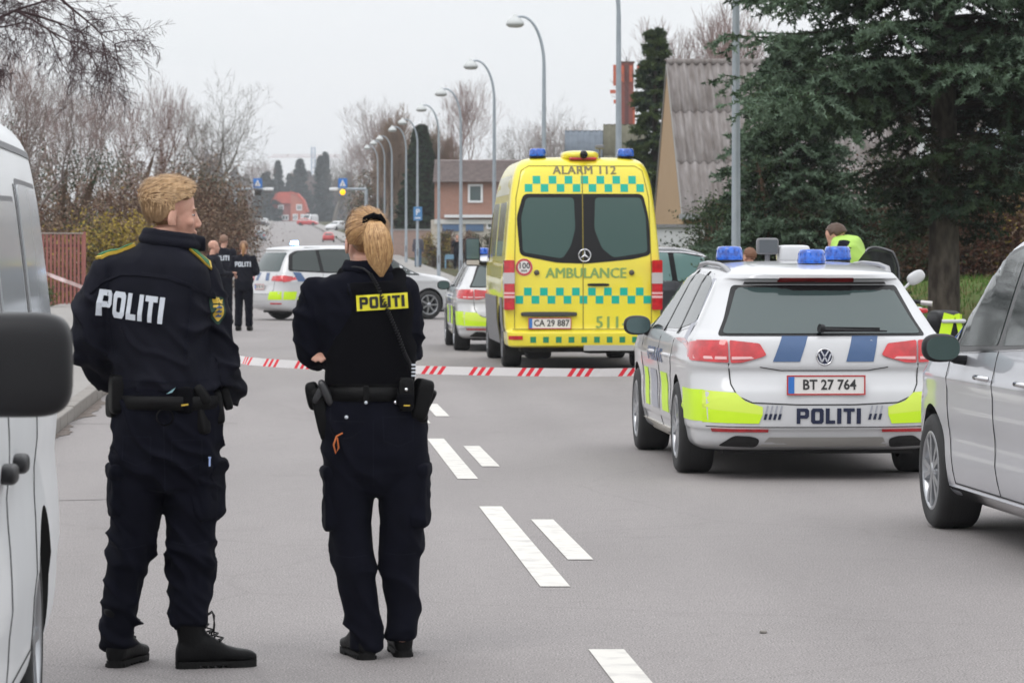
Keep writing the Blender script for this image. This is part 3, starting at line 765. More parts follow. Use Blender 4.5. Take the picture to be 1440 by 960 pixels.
# ---------------------------------------------------------------- ambulance
def ambulance():
    t = thing('ambulance', 'yellow and green chequered ambulance parked with its closed rear doors facing us', 'ambulance')
    keys = [
        (.27, .5, 5.3, .85, .2, .2, .4, .4, 0, .1), (.28, .20, 5.5, .93, .12, .12, .4, .4, 0, .1),
        (.31, .02, 5.7, .985, .10, .10, .5, .4, .03, .15), (.47, .0, 5.8, 1.0, .10, .10, .5, .4, .04, .18),
        (.485, .02, 5.8, 1.005, .10, .10, .5, .4, .04, .18), (.50, .10, 5.8, 1.01, .10, .10, .5, .4, .03, .18),
        (.55, .12, 5.82, 1.02, .10, .10, .5, .4, .02, .18), (.90, .12, 5.82, 1.035, .10, .10, .5, .4, .02, .18),
        (1.15, .125, 5.6, 1.035, .10, .10, .5, .4, .02, .16), (1.30, .13, 5.25, 1.03, .10, .10, .5, .4, .02, .14),
        (1.40, .135, 4.95, 1.02, .10, .10, .45, .3, .02, .12), (1.70, .16, 4.65, .995, .10, .10, .4, .3, .02, .1),
        (2.10, .21, 4.3, .955, .11, .12, .35, .3, .02, .1), (2.35, .26, 4.0, .925, .12, .14, .3, .3, .03, .08),
        (2.52, .31, 3.7, .885, .13, .16, .3, .3, .03, .08), (2.63, .37, 3.4, .835, .15, .18, .3, .3, .03, .06),
        (2.69, .45, 3.2, .77, .2, .2, .3, .3, .03, .05), (2.72, .6, 3.0, .65, .2, .2, .3, .3, .02, .02), (2.735, .9, 2.8, .4, .2, .2, .2, .2, 0, 0)]
    RW, FW, WR = 1.35, 5.0, .345
    me, bvh = loft_body('body', keys, m_yellow, (RW, FW), .42, None, 4, (0, .1), 5.9, halfw=1.03)
    link('body', me, t)
    sq = lambda cx, cz, s: [(cx - s / 2, cz - s / 2), (cx + s / 2, cz - s / 2), (cx + s / 2, cz + s / 2), (cx - s / 2, cz + s / 2)]
    g = m_green_sq
    def checks(xs, z, s, mat=g):
        for x in xs:
            if abs(x) > .86 and z > 2: continue
            decal('chequer', [sq(x, z, s)], 'rear', bvh, mat, t, off=.004, cut=.2, skirt=.003)
    X = lambda p: (p - 823) / 106.
    checks([X(759.3 + 22.3 * i) for i in range(7)], 2.43, .100)
    checks([X(748 + 22.3 * i) for i in range(8)], 2.325, .100)
    checks([X(746 + 22.3 * i) for i in range(8)], .998, .100)
    checks([X(734.3 + 22.3 * i) for i in range(9)], .894, .100)
    checks([X(752.7 + 17.7 * i) for i in range(9)], .385, .075, M('dark green film', (.02, .25, .12), .4))
    decal('window_surround', [rpoly([(-.78, 2.25), (.80, 2.25), (.87, 1.95), (.90, 1.467), (.66, 1.41), (.04, 1.353), (-.34, 1.365), (-.83, 1.46), (-.87, 1.95)], .07)], 'rear', bvh, m_blkgloss, t, off=.004)
    decal('rear_window', [rpoly([(-.74, 2.20), (-.115, 2.20), (-.10, 1.80), (-.16, 1.58), (-.27, 1.42), (-.79, 1.50), (-.81, 1.95)], .05)], 'rear', bvh, m_ampane, t, off=.009)
    decal('rear_window', [rpoly([(.165, 2.20), (.77, 2.20), (.83, 1.95), (.85, 1.50), (.40, 1.43), (.25, 1.55), (.15, 1.80)], .05)], 'rear', bvh, m_ampane, t, off=.009)
    gp = strip([(.0, .52), (.0, 2.60)], .012) + strip([(-.90, .53), (-.90, 1.3), (-.875, 2.2), (-.80, 2.55), (-.70, 2.61), (.70, 2.61), (.80, 2.55), (.875, 2.2), (.90, 1.3), (.90, .53)], .010) + strip([(-.92, .515), (.92, .515)], .012)
    decal('door_gap', gp, 'rear', bvh, M('yellow shadow gap', (.25, .2, .03), .8), t, off=.0045, skirt=.003)
    letter_decals(font_polys('ALARM 112', .155, .03, 2.55, sx=1.0, space=1.1), 'rear', bvh, M('olive grey lettering', (.20, .17, .07), .5), t, .006)
    letter_decals(font_polys('AMBULANCE', .185, .035, 1.227, sx=.98, space=1.0), 'rear', bvh, m_greentxt, t, .006)
    letter_decals(font_polys('511-A', .215, .44, .595, sx=.98, space=1.1), 'rear', bvh, m_greentxt, t, .006)
    # speed roundel
    r0 = decal('speed_sticker', [ell(-.774, 1.31, .112, .112, 28)], 'rear', bvh, m_plate, t, off=.006)
    decal('sticker_ring', ring(-.774, 1.31, .082, .11), 'rear', bvh, m_redpaint, r0, off=.0085, skirt=.002)
    decal('sticker_number', font_polys('100', .105, -.774, 1.325, bold=.002), 'rear', bvh, m_platetxt, r0, off=.009, skirt=.002)
    decal('sticker_number', font_polys('km/t', .04, -.774, 1.265, bold=.001), 'rear', bvh, m_platetxt, r0, off=.009, skirt=.002)
    # star badge
    y0 = .13; bd = MB(); bd.lathe([(.085, 0), (.085, -.02), (.072, -.02), (.070, 0)], (.02, y0, 1.46), 'y', 32)
    for a in (90, 210, 330):
        c, s = math.cos(R(a)), math.sin(R(a)); tip = (.02 + .075 * c, y0 - .022, 1.46 + .075 * s); n = (-s, c)
        bd.add([tip, (.02 + .014 * n[0], y0 - .016, 1.46 + .014 * n[1]), (.02 - .014 * n[0], y0 - .016, 1.46 - .014 * n[1]), (.02, y0 - .028, 1.46), (.02 + .03 * c, y0 - .0, 1.46 + .03 * s)], [(0, 1, 3), (0, 3, 2), (0, 4, 1), (0, 2, 4)])
    b0 = bd.build('badge', m_chrome, t)
    for x in (-.61, .64):
        h = MB(); h.lathe([(0, -.02), (.032, -.018), (.036, 0)], (x, .125, 1.24), 'y', 16); h.build('door_lock', M('lock grey', (.08, .07, .05), .5), t)
    h = MB(); h.rbox((.20, .118, 1.085), (.29, .04, .035)); h.build('door_handle', m_blkplast, t)
    h = MB(); h.rbox((-.45, .105, .71), (.74, .06, .06), e=6); h.build('handle_bar', M('dark grey strip', (.05, .05, .045), .6), t)
    number_plate(t, .105, -.44, .592, .565, .145, 'CA 29 887', ts=.115)
    for sx in (-1, 1):
        tl = MB(); x0, x1 = (sx * 1.04, sx * .905) if sx < 0 else (sx * .905, sx * 1.04)
        def lamp(z0, z1, m, nm, par):
            b = MB(); b.prism(rpoly([(x0, z0), (x1, z0), (x1, z1), (x0, z1)], .02), .075, .30, 'y'); return b.build(nm, m, par)
        base = lamp(.765, 1.40, m_redlamp, 'rear_lamp', t)
        for z0, z1 in ((1.10, 1.24), (.915, .945), (.965, .99)):
            b = MB(); b.box(x0 - .004, x1 + .004, .070, .29, z0, z1); b.build('clear_band', m_clearlamp if z0 > 1 else m_paleamp, base)
        decal('reflector', [[(sx * .98, .385), (sx * .80, .385), (sx * .80, .435), (sx * .98, .435)]], 'rear', bvh, m_redlamp, t, off=.014)
        sd = 'left' if sx < 0 else 'right'
        decal('side_cladding', [[(.50, .48), (.92, .48), (.92, .92), (.50, .92)], [(1.80, .30), (4.5, .30), (4.5, .60), (4.55, .92), (1.78, .92)]], sd, bvh, m_greyplast, t, off=.02, cut=.4)
        decal('side_film', [rpoly([(.75, .97), (4.0, .97), (4.0, 1.35), (.75, 1.35)], .05)], sd, bvh, m_yellow_side, t, off=.004, cut=.4, skirt=.003)
        decal('side_window', [rpoly([(.85, 1.45), (2.2, 1.45), (2.2, 2.15), (.85, 2.15)], .08)], sd, bvh, M('pale side glass', (.35, .38, .30), .06, spec=.8), t, off=.008)
        decal('side_window', [rpoly([(2.5, 1.45), (3.7, 1.45), (3.7, 2.15), (2.5, 2.15)], .08)], sd, bvh, M('pale side glass', (.35, .38, .30), .06), t, off=.008)
        decal('cab_window', [rpoly([(3.95, 1.38), (4.9, 1.38), (4.35, 2.0), (3.95, 2.05)], .06)], sd, bvh, m_glass, t, off=.008)
        decal('roof_band', [[(.7, 2.25), (3.6, 2.25), (3.3, 2.5), (.7, 2.5)]], sd, bvh, M('cream roof paint', (.72, .70, .50), .35, coat=.6), t, off=.004, cut=.3, skirt=.003)
        for yy in (.62, .75): 
            b = MB(); b.lathe([(0, 0), (.03, 0), (.03, .03), (0, .035)], (sx * (.93), yy, 2.26), 'x' , 12); b.build('marker_lamp', m_blkplast, t)
        for wy in (RW, FW): wheel(t, sx * (1.0 - .13), wy, WR, .24, sx, spokes=6, dual=False, rimr=.62, rimmat=m_greyplast)
        mr = MB(); cx = sx * 1.22; my = 4.75
        mr.rbox((cx, my + .04, 1.50), (.22, .13, .40), e=5, n=14); mr.tube([(sx * .98, my + .05, 1.34), (sx * 1.08, my + .05, 1.34), (cx, my + .04, 1.38)], .03, 8)
        mo = mr.build('wing_mirror', m_blkplast, t)
        b = MB(); b.prism(rpoly([(cx - .092, 1.40), (cx + .092, 1.40), (cx + .092, 1.68), (cx - .092, 1.68)], .025), my - .034, my, 'y'); b.build('mirror_glass', m_mirglass, mo)
        b = MB(); b.prism(rpoly([(cx - .092, 1.32), (cx + .092, 1.32), (cx + .092, 1.385), (cx - .092, 1.385)], .02), my - .034, my, 'y'); b.build('mirror_glass', m_clearlamp, mo)
        # front arch lip and mud flap
        b = MB(); b.box(sx * .72, sx * .98, RW - .46, RW - .44, .16, .52); b.build('mud_flap', m_under, t)
        be = beacon(t, sx * .585 + .02, .62, 2.715, r=.115, h=.10)
    b = MB(); b.rbox((.0, .72, 2.75), (.50, .7, .13), e=3); b.build('camera_housing', m_yellow, t)
    b = MB(); b.rbox((.02, .42, 2.705), (.37, .08, .035), e=6); b.build('brake_light', m_redlamp, t)
    b = MB(); b.lathe([(0, -.10), (.045, -.10), (.052, -.04), (.06, .05), (0, .06)], (.03, .40, 2.755), 'y', 16); b.build('rear_camera', m_blkgloss, t)
    b = MB(); b.tube([(.26, .6, 2.72), (.26, .6, 2.86)], .012); b.rbox((.26, .6, 2.86), (.12, .08, .06)); b.build('roof_aerial', m_greyplast, t)
    b = MB(); b.box(-.8, .8, .3, 5.2, .22, .34); b.rbox((-.55, .8, .22), (.35, .5, .2)); b.rbox((.3, 1.35, .30), (1.2, .16, .16)); b.rbox((.25, 1.35, .30), (.3, .3, .26)); b.tube([(-.62, .25, .26), (-.62, 1.0, .24)], .035)
    b.rbox((.45, .5, .26), (.9, .5, .12), e=6); b.build('underbody', m_under, t)
    b = MB(); b.box(.0, .97, .015, .03, .245, .315); b.build('step_edge', M('galvanised step', (.45, .45, .44), .5, metal=.4), t)
    return t

# ---------------------------------------------------------------- white panel van at the left edge
def panel_van():
    t = thing('panel_van', 'white van cut off by the left edge of the picture beside the two near officers', 'van')
    keys = [
        (.24, .4, 4.4, .80, .2, .2, .4, .4, 0, .1), (.26, .12, 4.7, .90, .14, .14, .4, .4, .02, .1), (.32, .04, 4.8, .93, .14, .14, .4, .4, .04, .12),
        (.45, .0, 4.88, .945, .14, .15, .4, .4, .05, .14), (.75, .02, 4.9, .952, .14, .16, .4, .4, .04, .14), (1.0, .03, 4.75, .95, .14, .16, .4, .4, .04, .13),
        (1.12, .035, 4.4, .945, .14, .16, .4, .4, .04, .12), (1.25, .04, 4.15, .935, .14, .16, .35, .35, .04, .12), (1.54, .06, 3.85, .905, .14, .16, .3, .3, .04, .1),
        (1.79, .09, 3.55, .872, .15, .17, .3, .3, .04, .08), (1.91, .13, 3.3, .845, .16, .18, .3, .3, .04, .08), (1.98, .20, 3.1, .80, .18, .2, .3, .3, .04, .06),
        (2.02, .30, 2.9, .73, .22, .24, .3, .3, .03, .05), (2.042, .5, 2.7, .6, .25, .3, .3, .3, .02, .03), (2.052, .8, 2.4, .38, .2, .2, .2, .2, 0, 0)]
    def warp(x, y, z):
        if abs(x) > .75 and z < 1.2:
            s = math.copysign(1, x); x += s * (.012 * math.exp(-((z - .62) / .05) ** 2) - .012 * math.exp(-((z - .88) / .08) ** 2))
        return x, y, z
    RW, FW, WR = 1.28, 4.0, .335
    me, bvh = loft_body('body', keys, m_vanwhite, (RW, FW), .40, warp, 4, (.02, .06), 4.9, halfw=.955)
    link('body', me, t)
    for sx, sd in ((-1, 'left'), (1, 'right')):
        gl = M('bright privacy glass', (.58, .61, .63), .12, spec=.5)
        for w in ([(.32, 1.30), (1.55, 1.28), (1.55, 1.80), (.42, 1.80)], [(1.72, 1.28), (2.75, 1.27), (2.75, 1.73), (1.72, 1.74)], [(2.95, 1.27), (3.85, 1.25), (3.5, 1.66), (2.95, 1.72)]):
            decal('window_rubber', [rpoly([(a + (.02 if a > 2.2 and a in (2.75, 3.85) else 0), b) for a, b in w], .06)], sd, bvh, m_greyplast, t, off=.003)
            cx = sum(a for a, b in w) / 4; cz = sum(b for a, b in w) / 4
            decal('side_window', [rpoly([(cx + (a - cx) * .96, cz + (b - cz) * .93) for a, b in w], .06)], sd, bvh, gl, t, off=.007)
        decal('slide_rail', [[(.35, 1.155), (1.65, 1.15), (1.65, 1.185), (.35, 1.19)]], sd, bvh, m_greyplast, t, off=.006)
        decal('door_gap', strip([(2.84, 1.76), (2.86, .9), (2.86, .36)], .005) + strip([(1.62, 1.78), (1.62, 1.0), (1.75, .7), (1.75, .36)], .005) + strip([(1.75, .36), (2.86, .36)], .005), sd, bvh, m_gap, t, off=.0035, skirt=.003)
        decal('roof_gutter', strip([(.2, 1.90), (3.3, 1.895)], .022), sd, bvh, m_greyplast, t, off=.005, skirt=.003)
        for hy in (2.62, 3.08):
            h = MB(); h.rbox((sx * (.952 + .012), hy, .98), (.05, .17, .055), e=3.2); h.build('door_handle', m_blkplast, t)
        h = MB(); h.rbox((sx * 1.055, 4.22, 1.31), (.27, .17, .245), e=4.2, n=20); h.tube([(sx * .92, 4.2, 1.25), (sx * 1.0, 4.2, 1.27)], .04, 8)
        mo = h.build('wing_mirror', m_blkplast, t)
        b = MB(); b.prism(rpoly([(sx * 1.055 - .10, 1.22), (sx * 1.055 + .10, 1.22), (sx * 1.055 + .10, 1.40), (sx * 1.055 - .10, 1.40)], .03), 4.128, 4.16, 'y'); b.build('mirror_glass', m_mirglass, mo)
        for wy in (RW, FW): wheel(t, sx * (.94 - .125), wy, WR, .22, sx, spokes=6, dual=False)
        decal('rear_lamp', [rpoly([(sx * .92, .75), (sx * .80, .75), (sx * .80, 1.3), (sx * .90, 1.3)], .03)], 'rear', bvh, m_redlamp, t, off=.012)
    decal('rear_window', [rpoly([(-.72, 1.2), (.72, 1.2), (.66, 1.7), (-.66, 1.7)], .06)], 'rear', bvh, m_glass, t, off=.006)
    decal('windscreen', [rpoly([(-.8, 1.2), (.8, 1.2), (.68, 1.74), (-.68, 1.74)], .06)], 'front', bvh, m_glass, t, off=.006)
    b = MB(); b.box(-.7, .7, .4, 4.4, .18, .34); b.build('underbody', m_under, t)
    return t

# ---------------------------------------------------------------- police motorcycle
def motorcycle(label):
    t = thing('police_motorcycle', label, 'motorcycle')
    wm = m_white
    for wy, nm in ((.33, 'wheel'), (1.83, 'wheel')):
        b = MB(); b.lathe([(.24, -.05), (.29, -.07), (.325, -.04), (.33, 0), (.325, .04), (.29, .07), (.24, .05)], (0, wy, .33), 'x', 36); w = b.build(nm, m_tyre, t)
        b = MB(); b.lathe([(.245, -.03), (.225, -.03), (.225, .03), (.245, .03)], (0, wy, .33), 'x', 30); b.lathe([(0, -.05), (.05, -.05), (.05, .05), (0, .05)], (0, wy, .33), 'x', 14)
        for k in range(6): b.cbox((0, wy + .13 * math.cos(k * 1.047), .33 + .13 * math.sin(k * 1.047)), (.02, .2, .02), rx=k * 1.047)
        b.build('rim', m_rimdark, w)
    b = MB(); b.rbox((0, 1.1, .50), (.42, .6, .42), e=3); b.tube([(0, .33, .33), (0, .9, .45)], .04); b.tube([(.1, 1.83, .33), (.1, 1.5, .95)], .028); b.tube([(-.1, 1.83, .33), (-.1, 1.5, .95)], .028)
    b.tube([(.16, 1.2, .3), (.18, .5, .32), (.18, .1, .40)], .05); b.build('engine', m_rimdark, t)
    b = MB(); b.rbox((0, 1.50, .95), (.60, .62, .5), e=2.6); b.rbox((0, 1.15, .88), (.36, .6, .28), e=2.6); b.rbox((0, 1.68, .78), (.44, .5, .5), e=2.4); b.build('fairing', wm, t)
    b = MB(); b.rbox((0, .72, .86), (.34, .75, .14), e=3); b.build('saddle', m_blkplast, t)
    # windscreen: curved sheet with thickness
    vs = []; nx, nz = 12, 10
    for k in (0, 1):
        for j in range(nz + 1):
            for i in range(nx + 1):
                u = -1 + 2 * i / nx; v = j / nz; w = .25 * (1 - .45 * v ** 3)
                vs.append((u * w, 1.64 - .16 * u * u - .22 * v - k * .006, 1.14 + .46 * v * (1 - .1 * u * u)))
    n1 = (nx + 1) * (nz + 1); fs = []
    for j in range(nz):
        for i in range(nx):
            a = j * (nx + 1) + i; fs += [(a, a + 1, a + nx + 2, a + nx + 1), (n1 + a, n1 + a + nx + 1, n1 + a + nx + 2, n1 + a + 1)]
    bd = [i for i in range(nx + 1)] + [(j + 1) * (nx + 1) - 1 for j in range(1, nz + 1)] + [nz * (nx + 1) + i for i in range(nx - 1, -1, -1)] + [j * (nx + 1) for j in range(nz - 1, 0, -1)]
    for i in range(len(bd)): a, c = bd[i], bd[(i + 1) % len(bd)]; fs.append((a, n1 + a, n1 + c, c))
    b = MB(); b.add(vs, fs, True); b.build('windscreen', M('smoked screen', (.10, .11, .11), .08, trans=.7), t)
    b = MB(); b.tube([vs[i] for i in bd[nx:nx + nz + nx + 1]], .008, 5); b.build('screen_edge', m_greyplast, t)
    b = MB(); b.tube([(-.42, 1.12, 1.06), (-.2, 1.28, 1.08), (.2, 1.28, 1.08), (.42, 1.12, 1.06)], .02); b.build('handlebar', m_blkplast, t)
    for sx in (-1, 1):
        b = MB(); b.tube([(sx * .36, 1.05, 1.06), (sx * .46, 1.0, 1.05)], .024); b.build('grip', m_clearlamp, t)
        b = MB(); b.rbox((sx * .42, 1.42, 1.30), (.19, .07, .125), e=2.6, ry=-sx * .5); b.tube([(sx * .26, 1.42, 1.15), (sx * .36, 1.42, 1.25)], .014); b.build('wing_mirror', wm, t)
        b = MB(); b.rbox((sx * .36, .30, .80), (.24, .50, .40), e=5); pn = b.build('pannier', m_blkplast, t)
        b = MB(); b.cbox((sx * .485, .30, .86), (.012, .30, .20)); b.cbox((sx * .31, .045, .86), (.11, .012, .22), ry=.25); b.cbox((sx * .44, .045, .82), (.05, .012, .30), ry=-.2); b.build('pannier_panel', m_lime, pn)
        b = MB(); b.tube([(sx * .36 - .10, .04, .90), (sx * .36 + .11, .02, .90), (sx * .50, .10, .9), (sx * .50, .5, .92)], .018); b.build('crash_bar', wm, t)
    b = MB(); b.rbox((0.05, .02, 1.0), (.12, .10, .05), e=4); b.build('rear_lamp', m_redlamp, t)
    b = MB(); b.rbox((0, .30, .99), (.26, .34, .10), e=4); b.build('radio_box', wm, t)
    return t
# ---------------------------------------------------------------- people
m_skin = M('skin', (.60, .345, .26), .5, c2=(.52, .27, .20), scale=25, spec=.35, bump=.05, bscale=250)
m_navy = M('navy uniform cloth', (.0035, .004, .0085), .9, c2=(.0055, .006, .012), scale=14, spec=.10, bump=.25, bscale=420)
m_jacket = M('navy jacket cloth', (.005, .0057, .011), .75, c2=(.0075, .008, .015), scale=9, spec=.14, bump=.2, bscale=300)
m_vest = M('black vest cloth', (.0035, .0035, .005), .9, spec=.08, bump=.35, bscale=500)
m_seam = M('cloth seam', (.008, .009, .016), .85, spec=.1)
m_leather = M('black leather', (.004, .004, .0045), .5, spec=.15, bump=.2, bscale=160)
m_sole = M('rubber sole', (.008, .008, .008), .75, spec=.2, bump=.3, bscale=90)
m_reflett = M('reflective lettering', (.62, .66, .72), .4, bump=.1, bscale=90)
m_patchy = M('yellow patch', (.75, .68, .02), .5)
m_gold = M('gold braid', (.62, .42, .05), .5)
m_epgreen = M('green epaulette', (.02, .14, .05), .7)
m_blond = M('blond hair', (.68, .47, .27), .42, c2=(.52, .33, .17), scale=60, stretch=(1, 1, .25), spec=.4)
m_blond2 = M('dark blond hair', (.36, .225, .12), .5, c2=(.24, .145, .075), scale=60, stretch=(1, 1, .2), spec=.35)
m_honey = M('honey hair', (.42, .235, .105), .4, c2=(.28, .14, .06), scale=70, spec=.45)
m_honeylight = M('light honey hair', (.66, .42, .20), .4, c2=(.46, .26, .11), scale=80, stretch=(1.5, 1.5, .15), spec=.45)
m_brown2 = M('dark streak hair', (.17, .085, .04), .6)  # darker streak colour mixed in among the lighter hair
m_brown = M('brown hair', (.07, .035, .02), .5)
m_brownhair = M('chestnut ponytail hair', (.20, .10, .05), .5)
m_crop = M('cropped hair', (.22, .13, .09), .7)
m_chest = M('chestnut hair', (.16, .07, .035), .6)
m_orangecord = M('orange cord', (.5, .13, .03), .6)

def blob(b, c, r, rz=0., rx=0., ry=0., n=10):
    b.rbox(c, (2 * r[0], 2 * r[1], 2 * r[2]), e=2., n=n, rz=rz, rx=rx, ry=ry)
def rows(b, R_, yaw=0., n=28, e=2.3):
    """closed stack of rounded rings; rows (x, y, z, rx, ry)"""
    vs = []; fs = []; cy, sy = math.cos(yaw), math.sin(yaw)
    R_ = [R_[0][:2] + (R_[0][2] + (.012 if R_[0][2] > R_[1][2] else -.012),) + (R_[0][3] * .6, R_[0][4] * .6)] + list(R_) + [R_[-1][:2] + (R_[-1][2] + (.012 if R_[-1][2] > R_[-2][2] else -.012),) + (R_[-1][3] * .6, R_[-1][4] * .6)]
    for x, y, z, rx, ry in R_:
        for i in range(n):
            t = 2 * math.pi * i / n; c, s = math.cos(t), math.sin(t)
            u = rx * math.copysign(abs(c) ** (2 / e), c); v = ry * math.copysign(abs(s) ** (2 / e), s)
            vs.append((x + u * cy - v * sy, y + u * sy + v * cy, z))
    m = len(R_)
    for j in range(m - 1):
        for i in range(n):
            fs.append((j * n + i, j * n + (i + 1) % n, (j + 1) * n + (i + 1) % n, (j + 1) * n + i))
    fs.append(tuple(range(n))); fs.append(tuple(range((m - 1) * n, m * n)))
    b.add(vs, fs, True)
def limb(b, pts, rs):
    """tapered limb with round joints"""
    P = [Vector(p) for p in pts]
    Q = []; S = []
    for i in range(len(P) - 1):
        k = 5
        for j in range(k):
            t = j / k; Q.append(P[i].lerp(P[i + 1], t)); S.append(rs[i] * (1 - t) + rs[i + 1] * t)
    Q.append(P[-1]); S.append(rs[-1])
    b.tube(Q, S, 14)
    for p, r in zip(P, rs): blob(b, p, (r, r, r), n=8)

def remesh(name, b, voxel, mat, parent, smooth=3, fold=None, mats=None):
    me = b.mesh(name, mat)
    bm = bmesh.new(); bm.from_mesh(me); bmesh.ops.recalc_face_normals(bm, faces=bm.faces); bm.to_mesh(me); bm.free()
    o = link(name, me)
    md = o.modifiers.new('r', 'REMESH'); md.mode = 'VOXEL'; md.voxel_size = voxel; md.use_smooth_shade = True
    if smooth:
        s = o.modifiers.new('s', 'SMOOTH'); s.factor = .5; s.iterations = smooth
    me2 = eval_mods(o, name); bpy.data.objects.remove(o)
    n = len(me2.vertices); co = np.empty(n * 3, np.float32); me2.vertices.foreach_get('co', co); co = co.reshape(-1, 3)
    if fold:
        no = np.empty(n * 3, np.float32); me2.vertices.foreach_get('normal', no); no = no.reshape(-1, 3)
        d = np.array([fold(Vector(map(float, p))) for p in co], np.float32)
        co = co + no * d[:, None]; me2.vertices.foreach_set('co', co.ravel()); me2.update()
    me2.materials.clear()
    for m in (mats or [mat]): me2.materials.append(m)
    me2.polygons.foreach_set('use_smooth', [True] * len(me2.polygons))
    me2.polygons.foreach_set('material_index', [0] * len(me2.polygons)); me2.update()
    ob = link(name, me2, parent)
    return ob
def folds(amp, fx, fz, off=0., mask=None):
    def f(p):
        q = Vector((p.x * fx + off, p.y * fx, p.z * fz * .62 + .4 * fz * p.x))
        a = mnoise.noise(q); b = mnoise.noise(q * 2.3 + Vector((5, 3, 1))); c = mnoise.noise(p * 4.5 + Vector((off, 7, 2)))
        r = max(0., 1 - abs(a) * 3.2) ** 1.6 * (.55 + 1.5 * max(0., c + .15)) + b * .28
        m = mask(p) if mask else 1.
        return amp * m * (r * 1.25 - .30)
    return f

def head_shapes(b, T, fem=False):
    """head facing +y in its own frame, origin at ear height"""
    old = b.T; b.T = T
    k = .93 if fem else 1.
    blob(b, (0, -.012, .045), (.076 * k, .098 * k, .086 * k), n=16)
    blob(b, (0, .035, -.015), (.060, .060, .082), n=14)
    blob(b, (0, .028, -.072), (.053, .060, .042), n=12)
    blob(b, (0, .073, -.098), (.024, .020, .019))
    blob(b, (0, .080, .026), (.046, .013, .011))
    blob(b, (.040, .062, -.022), (.022, .022, .02)); blob(b, (-.040, .062, -.022), (.022, .022, .02))
    b.tube([(0, .088, .018), (0, .099, -.008), (0, .110, -.028)], [.008, .0095, .011], 10)
    blob(b, (0, .107, -.031), (.015, .011, .009)); blob(b, (.011, .100, -.035), (.008, .010, .008)); blob(b, (-.011, .100, -.035), (.008, .010, .008))
    blob(b, (0, .092, -.057), (.022, .011, .006)); blob(b, (0, .090, -.068), (.020, .011, .007))
    for s in (-1, 1):
        blob(b, (s * .079, -.008, -.012), (.009, .020, .034), rx=-.15, rz=s * .35)
        blob(b, (s * .076, .002, -.034), (.007, .009, .012))
    rows(b, [(0, -.045, -.24, .075, .07), (0, -.035, -.17, .058, .060), (0, -.022, -.11, .055, .058), (0, -.012, -.05, .054, .058)], n=20, e=2)
    b.T = old
def hand_shapes(b, w, d, up, s=1., curl=.9, side=1):
    """palm at w pointing along d, back of the hand along up; five separate fingers"""
    d = Vector(d).normalized(); up = Vector(up); up = (up - d * up.dot(d)).normalized(); r = d.cross(up) * side
    Rm = Matrix((r * side, d, up)).transposed()
    old = b.T; b.T = Matrix.Translation(w) @ Rm.to_4x4()
    b.rbox((0, .048 * s, 0), (.085 * s, .105 * s, .034 * s), e=3)
    b.T = old
    for i, (o, ln) in enumerate(((-.031, .062), (-.011, .073), (.010, .068), (.030, .052))):
        p = Vector(w) + r * o * s + d * .092 * s; a = 0; pts = [p - d * .02]
        for j, f in enumerate((.45, .32, .23)):
            a += curl * (.55 + .1 * i)
            p = p + (d * math.cos(a) - up * math.sin(a)) * ln * f * s * 1.15; pts.append(p.copy())
        limb(b, pts, [.0095 * s, .009 * s, .0085 * s, .0075 * s])
    p = Vector(w) + r * -.036 * s + d * .028 * s
    limb(b, [p, p - r * .026 * s + d * .022 * s - up * .012, p - r * .030 * s + d * .052 * s - up * .026, p - r * .022 * s + d * .070 * s - up * .036], [.014 * s, .0115 * s, .0095 * s, .008 * s])

def eyes(parent, T):
    for s in (-1, 1):
        e = MB(); e.T = T; blob(e, (s * .031, .0735, .006), (.0125, .010, .005)); e.build('eye', M('eye white', (.5, .42, .38), .3), parent)
        e = MB(); e.T = T; blob(e, (s * .032, .083, .006), (.006, .0025, .0042)); e.build('iris', m_navytxt, parent)
        e = MB(); e.T = T; e.tube([(s * .016, .091, .024), (s * .032, .090, .030), (s * .048, .078, .026)], [.003, .004, .002], 6); e.build('eyebrow', m_blond2, parent)

def ribbons(name, roots, tips_fn, width, mat, parent, seg=4):
    """hair strands as thin ribbons; tips_fn(i, t) -> point; roots is the count"""
    V = []; Fc = []
    for i in range(roots):
        pts = [tips_fn(i, j / seg) for j in range(seg + 1)]
        if pts[0] is None: continue
        b0 = len(V)
        side = None
        for j, p in enumerate(pts):
            d = (pts[min(j + 1, seg)] - pts[max(j - 1, 0)])
            sd = d.cross(tips_fn.out(p)).normalized() if d.length > 1e-7 else Vector((1, 0, 0))
            w = width * (1 - .75 * (j / seg) ** 2) / 2
            V.append(p - sd * w); V.append(p + sd * w)
        for j in range(seg):
            a = b0 + j * 2; Fc.append((a, a + 1, a + 3, a + 2))
    me = fast_mesh(name, np.array([tuple(v) for v in V]), np.array(Fc), mat, smooth=True)
    o = link(name, me, parent); o['kind'] = 'stuff'
    return o

